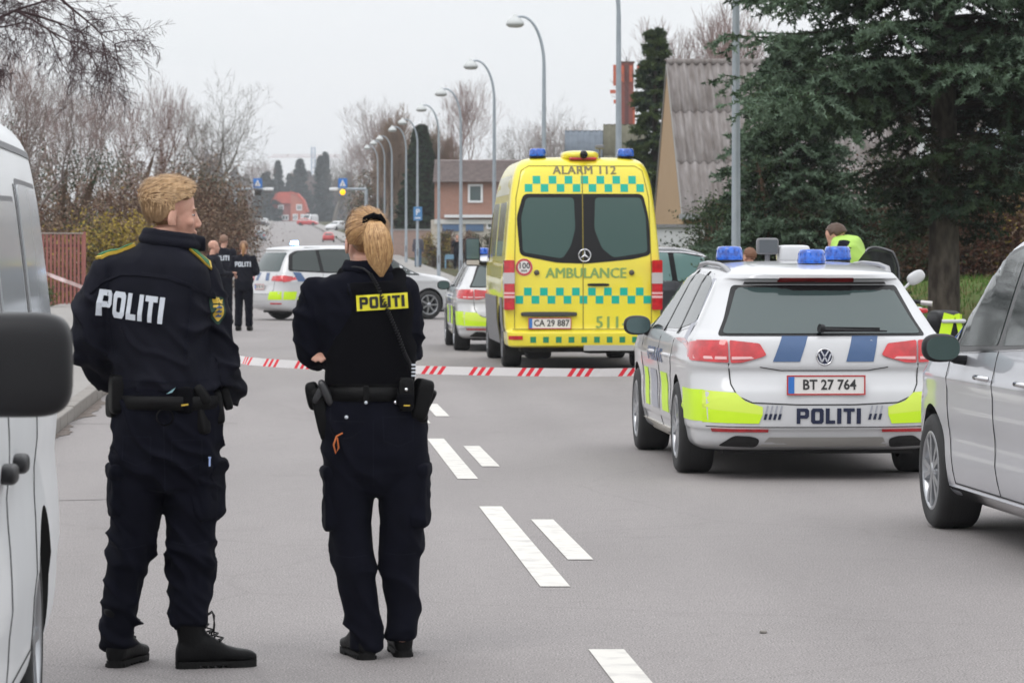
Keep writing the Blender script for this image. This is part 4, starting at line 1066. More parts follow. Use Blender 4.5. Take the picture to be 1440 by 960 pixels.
def boot(parent, x, y, ang, L=.30, shaft=.22, top=.062, low=False, bow=True):
    """boot with its heel at (x, y), toe along ang (0 = away from the camera, -90 deg = to the right)"""
    T = Matrix.Translation((x, y, 0)) @ Matrix.Rotation(ang, 4, 'Z')
    b = MB(); b.T = T
    # foot as rings along its length
    prof = [(-.004, .020, .05, .05), (.004, .034, .05, .078), (.03, .040, .06, .092), (.08, .041, .065, .115), (.12, .043, .055, .108), (.155, .046, .05, .086), (.19, .049, .042, .064), (.23, .051, .036, .052), (.27, .047, .032, .046), (L - .012, .036, .03, .040), (L + .004, .018, .026, .028)]
    vs = []; fs = []; n = 16
    for yy, w, hz, tz in prof:
        for i in range(n):
            t = 2 * math.pi * i / n; c, s = math.cos(t), math.sin(t)
            vs.append((w * math.copysign(abs(c) ** .75, c), yy - .03, .018 + (tz * .5) + tz * .52 * math.copysign(abs(s) ** .8, s)))
    m = len(prof)
    for j in range(m - 1):
        for i in range(n): fs.append((j * n + i, j * n + (i + 1) % n, (j + 1) * n + (i + 1) % n, (j + 1) * n + i))
    fs.append(tuple(range(n))); fs.append(tuple(range((m - 1) * n, m * n)))
    b.add(vs, fs, True)
    if not low:
        b.T = T; rows(b, [(0, .035, .06, .040, .055), (0, .028, .12, .043, .055), (0, .018, .17, .048, .056), (0, .01, shaft, .052, .058)], n=18, e=2.2)
    else: rows(b, [(0, .03, .05, .036, .05), (0, .025, .10, .038, .048)], n=18, e=2.2)
    if low: pass
    o = remesh('shoe' if low else 'boot', b, .0065, m_leather, parent, 2)
    s = MB(); s.T = T
    sp = rpoly([(-.036, -.035), (.036, -.035), (.043, .06), (.053, .19), (.046, .25), (.02, L - .025), (-.02, L - .025), (-.046, .25), (-.050, .19), (-.041, .06)], .03)
    s.prism([(u * .95, v) for u, v in sp], .010, .026, 'z'); s.prism([(u * .93, v) for u, v in sp if v < .055], 0, .010, 'z')
    s.prism([(u * .93, v) for u, v in sp if v > .09], .0, .010, 'z')
    for k in range(9):
        yy = .0 + k * .028
        s.cbox((0, yy - .01, .008), (.094 if yy > .15 else .078, .010, .014))
    s.build('sole', m_sole, o)
    if not low:
        l = MB(); l.T = T
        for yy, zz in ((.142, .098), (.122, .116), (.102, .131), (.086, .152), (.080, .176), (.076, .200)):
            l.tube([(-.030, yy - .014, zz), (0, yy + .004, zz + .010), (.030, yy - .014, zz + .004)], .0035, 6); l.tube([(.030, yy - .014, zz), (0, yy + .006, zz + .012), (-.028, yy - .014, zz + .016)], .003, 6)
        if bow: l.tube([(0, .075, .19), (.02, .10, .215), (.045, .105, .20), (.05, .10, .15), (.03, .095, .125), (.01, .10, .14)], .0028, 6)
        if bow: l.tube([(0, .075, .19), (-.02, .11, .205), (-.03, .12, .16), (-.02, .115, .12)], .0028, 6)
        l.build('lace', m_leather, o)
    return o

def on_surface(name, polys, P, n, up, bvh, mat, parent, off=.003, cut=.03, skirt=.003):
    """a flat mark laid on cloth: P centre, n outward direction, up the writing's up"""
    n = Vector(n).normalized(); up = Vector(up); up = (up - n * up.dot(n)).normalized(); rt = up.cross(n)
    bm = bmesh.new()
    for p in polys:
        if isinstance(p, tuple):
            vs = [bm.verts.new((u, v, 0)) for u, v in p[0]]
            for f in p[1]:
                try: bm.faces.new([vs[i] for i in f])
                except ValueError: pass
        else: bm.faces.new([bm.verts.new((u, v, 0)) for u, v in p])
    bm.normal_update(); bmesh.ops.triangulate(bm, faces=bm.faces[:])
    us = [v.co.x for v in bm.verts]; vv = [v.co.y for v in bm.verts]
    for lo, hi, ax in ((min(us), max(us), Vector((1, 0, 0))), (min(vv), max(vv), Vector((0, 1, 0)))):
        k = int((hi - lo) / cut)
        for i in range(1, k + 1):
            bmesh.ops.bisect_plane(bm, geom=bm.verts[:] + bm.edges[:] + bm.faces[:], plane_co=ax * (lo + (hi - lo) * i / (k + 1)), plane_no=ax)
    bmesh.ops.remove_doubles(bm, verts=bm.verts, dist=1e-5)
    bad = []
    for v in bm.verts:
        o = Vector(P) + rt * v.co.x + up * v.co.y + n * .5
        h = bvh.ray_cast(o, -n)
        if h[0] is None: bad.append(v)
        else: v.co = h[0] + n * off
    if bad: bmesh.ops.delete(bm, geom=bad, context='VERTS')
    be = [e for e in bm.edges if e.is_boundary]
    ret = bmesh.ops.extrude_edge_only(bm, edges=be)
    for g in ret['geom']:
        if isinstance(g, bmesh.types.BMVert): g.co -= n * skirt
    bmesh.ops.recalc_face_normals(bm, faces=bm.faces)
    me = bpy.data.meshes.new(name); bm.to_mesh(me); bm.free(); me.materials.append(mat)
    return link(name, me, parent)

class Hair:
    """a hair cap grown outward from the skull in given zones"""
    def __init__(s, T, fn): s.T = T; s.fn = fn; s.c = Vector((0, -.012, .035))
    def cap(s, name, mat, parent, nu=72, nv=48):
        vs = []; fs = []
        for j in range(nv + 1):
            ph = -math.pi / 2 + math.pi * j / nv
            for i in range(nu):
                th = 2 * math.pi * i / nu; d = Vector((math.cos(ph) * math.cos(th), math.cos(ph) * math.sin(th), math.sin(ph)))
                vs.append(s.T @ s.point(d))
        for j in range(nv):
            for i in range(nu): fs.append((j * nu + i, j * nu + (i + 1) % nu, (j + 1) * nu + (i + 1) % nu, (j + 1) * nu + i))
        b = MB(); b.add(vs, fs, True); return b.build(name, mat, parent)
    def point(s, d, extra=0.):
        d = d.normalized()
        r = 1 / math.sqrt((d.x / .075) ** 2 + (d.y / .097) ** 2 + (d.z / .092) ** 2)
        t = s.fn(d)
        return s.c + d * (r + t + (extra if t > 0 else -.004))
    def out(s, p):
        return (p - s.T @ s.c).normalized()
# ---------------------------------------------------------------- the two officers in front
def officer_man():
    S = 371.; X0 = 235.
    t = thing('person', 'male officer with short blond hair in navy police jacket, head turned to the right', 'person', loc=((X0 - 720) / S, F / S, 0))
    def P(px, py, y=0.): return ((px - X0) / S, y, (936 - py) / S)
    def row(px, py, hw, ry, y=0.): return ((px - X0) / S, y, (936 - py) / S, hw / S, ry)
    YAW = R(-22)
    HT = Matrix.Translation(P(240, 303, .02)) @ Matrix.Rotation(R(-76), 4, 'Z') @ Matrix.Rotation(R(-3), 4, 'X')
    larm = [P(152, 385, .0), P(128, 440, -.02), P(131, 495, .0)]; lfor = [P(131, 495, .0), P(150, 528, .13), P(190, 545, .27)]
    rarm = [P(282, 392, .04), P(299, 455, .03), P(311, 520, .03)]; rfor = [P(311, 520, .03), P(320, 538, .13), P(314, 553, .23)]
    # body
    b = MB(); head_shapes(b, HT)
    rows(b, [row(212, 370, 70, .09), row(214, 420, 66, .10), row(225, 500, 56, .10), row(235, 570, 58, .11), row(235, 640, 66, .11)], YAW)
    limb(b, larm, [.05, .045, .04]); limb(b, lfor, [.04, .035, .027]); limb(b, rarm, [.05, .045, .04]); limb(b, rfor, [.04, .035, .027])
    hand_shapes(b, P(190, 545, .27), (.9, .25, -.1), (0, -.3, 1), side=-1); hand_shapes(b, P(314, 554, .23), (-.75, .2, -.45), (.3, -.6, 1), side=1)
    limb(b, [P(195, 640), P(184, 770), P(166, 915, -.01)], [.085, .055, .03]); limb(b, [P(270, 640), P(270, 770), P(268, 915, -.05)], [.085, .055, .03])
    body = remesh('body', b, .0055, m_skin, t, 3)
    eyes(t, HT)
    # jacket
    b = MB()
    rows(b, [row(236, 334, 29, .088, .0), row(233, 343, 36, .098), row(226, 352, 50, .105), row(218, 361, 68, .115), row(213, 374, 84, .125), row(211, 395, 90, .135), row(214, 440, 84, .14), row(221, 480, 78, .14), row(227, 515, 75, .14), row(231, 535, 75, .145), row(233, 549, 72, .148)], YAW)
    limb(b, larm, [.074, .074, .065]); limb(b, lfor, [.065, .057, .050])
    limb(b, rarm, [.076, .075, .067]); limb(b, rfor, [.067, .057, .050])
    blob(b, P(170, 376, .0), (.085, .08, .055), ry=.35); blob(b, P(262, 378, .02), (.085, .085, .055), ry=-.4)
    def fm(p):
        arm = 1.3 if (p.x < -.26 or p.x > .17) else .75
        low = 1.25 if p.z < 1.18 else 1.
        up = .35 if p.z > 1.42 else (.4 if p.z > 1.29 and -.27 < p.x < .1 else 1.)
        return arm * low * up
    jk = remesh('jacket', b, .0085, m_jacket, t, 4, folds(.017, 6., 15., 3., fm))
    bv = bvh_of(jk.data)
    # collar, yoke seam, epaulettes
    b = MB(); ring_pts = []
    for i in range(25):
        a = 2 * math.pi * i / 24
        ring_pts.append(Vector(P(239, 331, .0)) + Vector((.082 * math.cos(a) * 1.08, .082 * math.sin(a), .012 * math.cos(a) * -1 + .0)))
    b.tube(ring_pts, .020, 10, caps=False); b.tube([p + Vector((0, 0, -.025)) * 1.0 + (p - Vector(P(239, 331))) * .12 for p in ring_pts], .022, 10, caps=False)
    b.tube([Vector(P(268, 334, -.03)), Vector(P(283, 338, .0)), Vector(P(284, 352, .02))], [.012, .02, .016], 8)
    remesh('collar', b, .006, m_jacket, jk, 2, folds(.003, 12, 20))
    back = Vector((math.sin(YAW), -math.cos(YAW), 0))
    lettering = politi(0, 0, .268, .100)
    on_surface('back_lettering', lettering, P(207, 430), back, (.13, 0, 1), bv, m_reflett, jk, off=.004, cut=.03)
    ys = strip([(-.20, -.075), (-.16, -.03), (-.09, .0), (.0, .004), (.11, -.004), (.18, -.03), (.22, -.075)], .012)
    on_surface('yoke_flap', ys, P(224, 386), back, (.05, 0, 1), bv, m_jacket, jk, off=.007, cut=.03, skirt=.01)
    epol = [(-.075, -.020), (.06, -.030), (.082, .0), (.06, .030), (-.075, .020)]
    for c, n_, up_ in ((P(271, 366), (.25, -.75, .65), (.75, -.1, .9)), (P(164, 352, -.01), (-.35, -.25, .9), (-.9, -.1, 1.9))):
        n_ = Vector(n_).normalized(); along = Vector((.85, -.0, -.6)) if c[0] > 0 else Vector((-.9, -.0, -.42))
        along = (along - n_ * along.dot(n_)).normalized(); up_ = n_.cross(along)
        e = on_surface('epaulette', [epol], c, n_, up_, bv, m_gold, jk, off=.012, cut=.03, skirt=.012)
        on_surface('epaulette_field', [[(u * .9, v * .76) for u, v in epol]], c, n_, up_, bv, m_epgreen, jk, off=.0155, cut=.03, skirt=.004)
    for sp_, pc in (([(-.015, .16), (-.005, .05), (.0, -.05), (.015, -.17)], (157, 430)), ([(.0, .16), (.004, .04), (-.008, -.06), (-.02, -.17)], (272, 440))):
        on_surface('armhole_seam', strip(sp_, .006), P(*pc), (0, -1, 0), (0, 0, 1), bv, m_seam, jk, off=.004, cut=.02)
    on_surface('hem_band', strip([(-.19, .0), (-.08, -.006), (.08, -.006), (.18, .0)], .007), P(230, 532), (0, -1, 0), (0, 0, 1), bv, m_seam, jk, off=.004, cut=.02)
    # sleeve crest: crowned golden shield on dark green ground
    nrm = Vector((.45, -.9, .1)); cp = P(300, 437)
    on_surface('sleeve_badge', [rpoly([(-.036, .052), (.036, .052), (.034, -.02), (0, -.062), (-.034, -.02)], .015)], cp, nrm, (.05, 0, 1), bv, M('dark green badge cloth', (.01, .04, .025), .8), jk, off=.003, cut=.02)
    sh = rpoly([(-.024, .018), (.024, .018), (.024, -.018), (0, -.046), (-.024, -.018)], .008)
    crown = [(-.022, .024), (.022, .024), (.027, .043), (.014, .038), (.007, .05), (0, .043), (-.007, .05), (-.014, .038), (-.027, .043)]
    o = on_surface('badge_crest', [sh, crown], cp, nrm, (.05, 0, 1), bv, m_gold, jk, off=.006, cut=.02)
    lions = []
    for zz in (.008, -.008, -.024): lions += [[(-.015, zz - .004), (.011, zz - .003), (.015, zz + .005), (-.008, zz + .003)], [(-.004, zz + .003), (.002, zz + .003), (.002, zz + .007), (-.004, zz + .007)]]
    on_surface('crest_lions', lions, cp, nrm, (.05, 0, 1), bv, m_bluefilm, jk, off=.008, cut=.02)
    # trousers
    b = MB()
    rows(b, [row(235, 540, 70, .145), row(236, 580, 76, .155), row(234, 620, 78, .16), row(232, 655, 76, .155), row(232, 685, 66, .13)], YAW * .6)
    def leg(R_): rows(b, R_, 0, n=22, e=2.1)
    leg([row(196, 640, 44, .12), row(192, 690, 41, .118), row(189, 735, 35, .105), row(183, 775, 31, .098), row(178, 800, 29, .09), row(170, 845, 28, .084), row(166, 880, 25, .076), row(164, 908, 23, .07)])
    leg([row(268, 640, 42, .12), row(268, 690, 39, .12), row(270, 735, 35, .108), row(270, 775, 33, .098), row(269, 810, 32, .09), row(268, 836, 30, .088, -.02), row(267, 858, 28, .082, -.04), row(267, 874, 25, .078, -.05)])
    def tm(p):
        z = p.z
        k = .75 + .8 * math.exp(-((z - .45) / .10) ** 2) + .35 * math.exp(-((z - .22) / .08) ** 2) + .5 * math.exp(-((z - .80) / .07) ** 2)
        return k
    tr = remesh('trousers', b, .0085, m_navy, t, 3, folds(.0145, 6., 16., 9., tm))
    bvt = bvh_of(tr.data)
    on_surface('seat_seam', strip([(0, .13), (.002, .0), (.004, -.13)], .004), P(236, 640), (0, -1, 0), (0, 0, 1), bvt, m_seam, tr, off=.003, cut=.02)
    for pc in ((197, 628), (268, 632)): on_surface('seat_pocket', strip([(-.055, .045), (.055, .045), (.055, -.04), (0, -.062), (-.055, -.04), (-.055, .045)], .004), P(*pc), (0, -1, 0), (0, 0, 1), bvt, m_seam, tr, off=.003, cut=.02)
    for pc in ((182, 765), (270, 760)): on_surface('knee_seam', strip([(-.07, .0), (.0, -.008), (.07, .004)], .004), P(*pc), (0, -1, 0), (0, 0, 1), bvt, m_seam, tr, off=.003, cut=.02)
    for (c, d, ry, rz) in ((P(166, 690, -.01), (.065, .19, .19), .05, .2), (P(292, 690, -.02), (.085, .20, .22), -.02, -.35)):
        b = MB(); b.rbox(c, d, e=6, rz=rz, ry=ry); cc = Vector(c) + Vector((0, 0, d[2] * .42)); b.rbox(cc, (d[0] + .02, d[1] + .02, .06), e=5, rz=rz, ry=ry - .08)
        remesh('cargo_pocket', b, .008, m_navy, tr, 3, folds(.007, 9, 16, 2))
    # duty belt and what hangs from it
    b = MB(); pts = []
    for i in range(33):
        a = 2 * math.pi * i / 32; u, v = .203 * math.cos(a), .160 * math.sin(a)
        pts.append(Vector(P(235, 564)) + Vector((u * math.cos(YAW) - v * math.sin(YAW), u * math.sin(YAW) + v * math.cos(YAW), 0)))
    vs = []; 
    for p in pts[:-1]:
        o = (p - Vector(P(235, 564))).normalized()
        vs += [p + Vector((0, 0, -.026)), p + o * .006 + Vector((0, 0, -.024)), p + o * .006 + Vector((0, 0, .024)), p + Vector((0, 0, .026))]
    fs = []
    for i in range(32):
        j = (i + 1) % 32
        for k in range(3): fs.append((i * 4 + k, j * 4 + k, j * 4 + k + 1, i * 4 + k + 1))
    b.add(vs, fs, True); belt = b.build('duty_belt', m_leather, t)
    def gear(name, c, d, mat=m_leather, e=5., **k):
        b = MB(); b.rbox(c, d, e=e, **k); return b.build(name, mat, belt)
    gear('pouch', P(166, 553, -.04), (.055, .09, .15), rz=.3); gear('pouch', P(160, 570, .0), (.05, .07, .09), rz=.5)
    gear('pouch', P(262, 560, -.14), (.085, .05, .10), m_vest, rz=-.3)
    b = MB(); b.rbox(P(283, 578, -.11), (.060, .055, .17), e=5, ry=-.25, rz=-.5); b.rbox(P(288, 552, -.12), (.045, .05, .09), e=3, ry=-.6); b.rbox(P(279, 604, -.11), (.045, .045, .03), e=4, ry=-.25); b.build('holster', m_leather, belt)
    gear('pouch', P(304, 572, -.02), (.06, .08, .13), rz=.1, ry=-.15); gear('pouch', P(318, 560, .02), (.035, .05, .09), rz=.1, ry=-.25)
    b = MB(); b.lathe([(.028, -.006), (.034, 0), (.028, .006)], P(238, 583, -.165), 'y', 20); b.tube([P(230, 570, -.16), P(236, 566, -.165)], .006); b.build('cuff_ring', m_leather, belt)
    b = MB(); b.prism([((248 - X0) / S, (936 - 549) / S), ((253 - X0) / S, (936 - 542) / S), ((240 - X0) / S, (936 - 551) / S)], -.168, -.160, 'y'); b.build('glove_edge', M('pale blue glove', (.25, .45, .5), .5), belt)
    b = MB(); b.cbox(P(266, 566, -.172), (.026, .006, .006), ry=-.15); b.build('gold_tab', m_gold, belt)
    b = MB(); b.tube([P(299, 640, -.125), P(299, 652, -.13)], .004, 6); b.tube([P(297, 640, -.127), P(301, 640, -.127)], .003, 6); b.build('pen', M('pen blue white', (.35, .45, .75), .3), tr)
    boot(t, *P(165, 0, -.03)[:2], R(-14), L=.30, bow=False); boot(t, *P(262, 0, -.06)[:2], R(-74), L=.30)
    # hair: short back and sides, longer on top and swept forward
    def zone(d):
        lx = abs(d.x)
        front = d.y - .62 - .25 * max(0, d.z)               # no hair on the face
        low = (-.70 + 1.1 * max(0, d.y + .35)) - d.z if d.y < .05 else (-.26 + .4 * d.y) - d.z            # nape line
        face = max(front if d.z < .80 else -.1, low)
        if d.y > .15 and d.z < .32 - .3 * (d.y < .4) * (.4 - d.y): face = max(face, .02 if d.z < .12 + (d.y - .15) * .55 else face)
        if face > 0: return -.006
        top = sstep(-.15, .75, d.z)
        n = mnoise.noise(Vector((d.x * 4, d.y * 7, d.z * 9))) * .005
        back = max(0, min(1, (-d.y - .45) / .4)) * max(0, min(1, (d.z + .1) / .4))
        fr = max(0, d.y) * top
        return .0035 + .016 * top + .012 * back + .012 * fr + n * (.2 + top)
    H = Hair(HT, zone)
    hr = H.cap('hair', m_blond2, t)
    r = random.Random(4)
    roots = []
    while len(roots) < 3800:
        d = Vector((r.gauss(0, 1), r.gauss(0, 1), r.gauss(0, 1))).normalized()
        if zone(d) > 0 and zone((d + Vector((0, .05, -.08))).normalized()) > -.1: roots.append(d)
    def fl(i, tt):
        d = roots[i]; top = max(0, min(1, (d.z - .12) / .35)); rr = random.Random(i)
        j = Vector((rr.uniform(-.1, .1), rr.uniform(-.1, .1), rr.uniform(-.08, .08)))
        w = sstep(-.1, .6, d.z + rr.uniform(-.15, .15))
        dd = d + ((Vector((.05, .42, .10)) * .9) * w + Vector((0, -.05 if d.y < 0 else .02, -.28)) * .75 * (1 - w) + j * .8) * tt
        z0 = zone(dd.normalized()); ex = .003 + (.006 * top + .001) * tt * (1 + rr.random())
        if z0 < 0: ex += .006 * tt
        return HT @ H.point(dd, ex if z0 > 0 else .0)
    fl.out = H.out
    allr = roots[:]
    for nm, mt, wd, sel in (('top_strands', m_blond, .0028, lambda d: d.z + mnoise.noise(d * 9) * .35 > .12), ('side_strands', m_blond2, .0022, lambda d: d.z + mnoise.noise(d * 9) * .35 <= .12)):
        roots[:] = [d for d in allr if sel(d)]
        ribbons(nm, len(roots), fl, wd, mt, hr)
    r2 = random.Random(8); keep = zone
    roots[:] = [d for d in allr if d.z > -.1][::9]
    def loose(i, tt):
        p = fl(i, min(1.25, tt * 1.25)); return p + H.out(p) * (.0015 + .008 * tt * tt * random.Random(i + 99).random())
    loose.out = H.out
    ribbons('loose_strands', len(roots), loose, .0011, m_blond, hr, seg=5)
    roots[:] = [d for d in allr if d.z > .1][:260]
    ribbons('shaded_strands', len(roots), fl, .0035, m_brown2, hr)  # a few darker strands scattered over the top
    # reddish stubble along the jaw
    return t

def officer_woman():
    S = 364.; X0 = 520.
    t = thing('person', 'female officer with a blonde ponytail in a black vest with yellow back patch', 'person', loc=((X0 - 720) / S, F / S, 0))
    def P(px, py, y=0.): return ((px - X0) / S, y, (925 - py) / S)
    def row(px, py, hw, ry, y=0.): return ((px - X0) / S, y, (925 - py) / S, hw / S, ry)
    HT = Matrix.Translation(P(514, 341, .03)) @ Matrix.Rotation(R(20), 4, 'Z')
    larm = [P(446, 412), P(433, 455, .0), P(437, 496, .02)]; lfor = [P(437, 496, .02), P(452, 503, .14), P(510, 490, .27)]
    rarm = [P(568, 410), P(575, 455, .0), P(572, 492, .03)]; rfor = [P(572, 492, .03), P(556, 500, .15), P(500, 492, .23)]
    b = MB(); head_shapes(b, HT, True)
    rows(b, [row(513, 395, 62, .08), row(515, 430, 60, .09), row(520, 500, 50, .09), row(524, 560, 54, .10), row(526, 640, 62, .11)], 0)
    limb(b, larm, [.045, .04, .036]); limb(b, lfor, [.036, .032, .025]); limb(b, rarm, [.045, .04, .036]); limb(b, rfor, [.036, .032, .025])
    hand_shapes(b, P(510, 490, .27), (.95, -.2, .1), (0, 1, .3), s=.9, side=1)
    hand_shapes(b, P(485, 497, .012), (-.80, -.50, .0), (0, -.5, 1), s=.8, side=-1, curl=.35)
    limb(b, [P(492, 640), P(498, 770), P(512, 905)], [.085, .06, .045]); limb(b, [P(564, 640), P(562, 770), P(565, 890, .05)], [.085, .06, .045])
    remesh('body', b, .0055, m_skin, t, 3)
    eyes(t, HT)
    b = MB()
    rows(b, [row(517, 371, 29, .078, .0), row(516, 381, 36, .09), row(514, 389, 54, .10), row(512, 398, 72, .11), row(511, 412, 79, .12), row(513, 450, 75, .125), row(518, 490, 66, .12), row(520, 530, 62, .12), row(522, 548, 64, .125)], 0)
    limb(b, larm, [.068, .066, .062]); limb(b, lfor, [.062, .052, .045]); limb(b, rarm, [.064, .062, .058]); limb(b, rfor, [.058, .052, .045])
    b.T = None
    sw = remesh('sweater', b, .0085, m_navy, t, 4, folds(.011, 7., 14., 6., lambda p: .5 if p.z > 1.42 else 1.))
    bv0 = bvh_of(sw.data)
    b = MB(); cpt = Vector(P(517, 373))
    pts = [cpt + Vector((.080 * math.cos(2 * math.pi * i / 24), .078 * math.sin(2 * math.pi * i / 24), -.006 * math.cos(2 * math.pi * i / 24))) for i in range(25)]
    b.tube(pts, .016, 10, caps=False); b.tube([p + Vector((0, 0, -.02)) + (p - cpt) * .12 for p in pts], .016, 10, caps=False); remesh('collar', b, .006, m_navy, sw, 2, folds(.002, 12, 20))
    # vest
    b = MB()
    rows(b, [row(522, 396, 46, .118), row(530, 408, 50, .132), row(533, 425, 51, .138), row(530, 445, 55, .142), row(524, 470, 60, .144), row(521, 500, 64, .142), row(520, 530, 64, .142), row(520, 543, 63, .140)], 0, e=2.7)
    for a, c, w in ((P(486, 386, -.02), P(498, 410, -.09), .036), (P(560, 388, -.02), P(558, 410, -.09), .034)):
        limb(b, [Vector(a) + Vector((0, .03, 0)), a, c], [w * .7, w, w])
    vs_ = remesh('vest', b, .0085, m_vest, t, 3, folds(.005, 5., 12., 1.))
    bv = bvh_of(vs_.data)
    pt = on_surface('back_patch', [[(-.098, -.030), (.098, -.030), (.098, .030), (-.098, .030)]], P(539, 423.5), (0, -1, 0), (-.06, 0, 1), bv, m_patchy, vs_, off=.006, cut=.03, skirt=.006)
    on_surface('back_lettering', politi(0, 0, .172, .044), P(539, 423.5), (0, -1, 0), (-.06, 0, 1), bv, M('black print', (.008, .008, .008), .6), vs_, off=.009, cut=.03)
    on_surface('vest_seam', strip([(-.17, 0), (.17, 0)], .010), P(520, 540), (0, -1, 0), (0, 0, 1), bv, m_leather, vs_, off=.004)
    # trousers
    b = MB()
    rows(b, [row(522, 545, 63, .13), row(525, 565, 68, .14), row(527, 600, 74, .152), row(528, 635, 75, .15), row(528, 662, 71, .135), row(528, 678, 58, .11), row(528, 694, 30, .08)], 0)
    def leg(R_): rows(b, R_, 0, n=22, e=2.1)
    leg([row(492, 640, 39, .115), row(490, 690, 35.5, .112), row(491, 735, 30, .10), row(497, 780, 29, .09), row(503, 830, 28, .085), row(510, 868, 27, .078), row(513, 885, 24, .07), row(515, 912, 24, .072)])
    leg([row(565, 640, 39, .115), row(568, 690, 36.5, .112, .01), row(566, 735, 31, .10, .02), row(562, 780, 30, .09, .03), row(563, 825, 27, .085, .04), row(566, 855, 25, .078, .05), row(565, 880, 23, .07, .05), row(564, 897, 23, .07, .05)])
    tr = remesh('trousers', b, .0085, m_navy, t, 3, folds(.0085, 5., 9., 22., lambda p: 1. + .9 * math.exp(-((p.z - .13) / .07) ** 2) + .4 * math.exp(-((p.z - .5) / .12) ** 2)))
    for (c, d, rz) in ((P(468, 702), (.075, .17, .24), .1), (P(590, 697), (.075, .17, .24), -.1)):
        b = MB(); b.rbox(c, d, e=6, rz=rz); b.rbox(Vector(c) + Vector((0, 0, .105)), (d[0] + .016, d[1] + .016, .06), e=5, rz=rz)
        remesh('cargo_pocket', b, .008, m_navy, tr, 3, folds(.006, 9, 14, 2))
    bvt = bvh_of(tr.data)
    on_surface('pocket_seam', strip([(-.07, 0), (.05, .0)], .004) + strip([(-.085, .05), (-.085, -.03), (-.06, -.07), (0, -.06), (.04, -.03)], .003), P(497, 590), (0, -1, 0), (0, 0, 1), bvt, m_jacket, tr, off=.0025)
    on_surface('seat_seam', strip([(0, .13), (.0, -.12)], .004), P(527, 635), (0, -1, 0), (0, 0, 1), bvt, m_seam, tr, off=.003, cut=.02)
    on_surface('seat_pocket', strip([(-.06, .05), (.055, .05), (.055, -.04), (0, -.062), (-.055, -.04), (-.06, .05)], .004), P(562, 602), (0, -1, 0), (0, 0, 1), bvt, m_seam, tr, off=.003, cut=.02)
    for pc in ((494, 778), (563, 776)): on_surface('knee_seam', strip([(-.06, .0), (.0, -.006), (.06, .0)], .0035), P(*pc), (0, -1, 0), (0, 0, 1), bvt, m_seam, tr, off=.003, cut=.02)
    on_surface('vest_edge', strip([(-.105, .14), (-.085, .07), (-.115, -.02), (-.155, -.10)], .008), P(527, 440), (0, -1, 0), (0, 0, 1), bv, m_seam, vs_, off=.004, cut=.02)
    for c in (P(489.5, 584, 0), P(517, 563, 0)):
        h = bvt.ray_cast(Vector((c[0], -1, c[2])), Vector((0, 1, 0)))[0]
        b = MB(); b.lathe([(0, -.006), (.006, -.005), (.0075, 0), (0, .002)], (c[0], (h.y if h else -.15) - .004 - (.006 if c[2] > .98 else 0), c[2]), 'y', 14); b.build('stud', m_reflett, tr)
    b = MB(); vs = []; C0 = Vector(P(523, 552))
    for i in range(32):
        a = 2 * math.pi * i / 32; o = Vector((math.cos(a), math.sin(a), 0)); p = C0 + Vector((.180 * math.cos(a), .145 * math.sin(a), 0))
        vs += [p + Vector((0, 0, -.028)), p + o * .006 + Vector((0, 0, -.026)), p + o * .006 + Vector((0, 0, .026)), p + Vector((0, 0, .028))]
    fs = [(i * 4 + k, ((i + 1) % 32) * 4 + k, ((i + 1) % 32) * 4 + k + 1, i * 4 + k + 1) for i in range(32) for k in range(3)]
    b.add(vs, fs, True); belt = b.build('duty_belt', m_leather, t)
    def gear(name, c, d, mat=m_leather, e=5., **k):
        b = MB(); b.rbox(c, d, e=e, **k); return b.build(name, mat, belt)
    b = MB(); b.rbox(P(453, 580, -.03), (.055, .07, .20), e=5, ry=-.22); b.rbox(P(441, 556, -.02), (.055, .07, .11), e=3.5, ry=-.2); b.rbox(P(459, 607, -.03), (.05, .06, .06), e=4, ry=-.2); b.build('holster', m_leather, belt)
    b = MB(); b.rbox(P(460, 551, -.07), (.035, .05, .11), e=3, ry=-.45); b.rbox(P(450, 553, -.06), (.03, .03, .08), e=3, ry=.5); b.build('pistol_grip', M('worn black polymer', (.03, .03, .033), .35), belt)
    gear('loop_strap', P(517, 552, -.150), (.022, .012, .066), e=8)
    gear('pouch', P(572, 552, -.135), (.062, .045, .13), rz=.25); gear('pouch', P(571, 560, -.145), (.066, .05, .05), m_vest, rz=.25)
    gear('pouch', P(592, 560, -.06), (.07, .10, .16), rz=.3, ry=.25); gear('pouch', P(588, 578, -.03), (.06, .10, .09), rz=.3, ry=-.1); gear('pouch', P(600, 562, -.04), (.05, .08, .10), ry=.5)
    for c in (P(573, 545, -.162), P(558, 563, -.155)):
        b = MB(); b.lathe([(0, -.005), (.006, -.004), (.0075, 0), (0, .002)], c, 'y', 14); b.build('stud', m_chrome, belt)
    b = MB(); b.cbox(P(574, 567, -.174), (.024, .004, .005)); b.build('gold_tab', m_gold, belt)
    b = MB(); b.tube([P(484, 606, -.135), P(476, 610, -.15), P(472, 622, -.152), P(475, 634, -.15), P(479, 626, -.15), P(477, 612, -.15)], .0035, 6); b.build('cord_loop', m_orangecord, belt)
    # coiled radio cord
    path = [P(489, 377, -.06), P(500, 375, -.085), P(512, 377, -.10), P(522, 384, -.12), P(532, 400, -.148), P(543, 424, -.165), P(552, 446, -.162), P(562, 470, -.157), P(571, 495, -.15), P(579, 512, -.14), P(583, 528, -.14)]
    Pv = [Vector(p) for p in path]; pts = []
    def at(u):
        i = min(int(u), len(Pv) - 2); return Pv[i].lerp(Pv[i + 1], u - i)
    N = 900
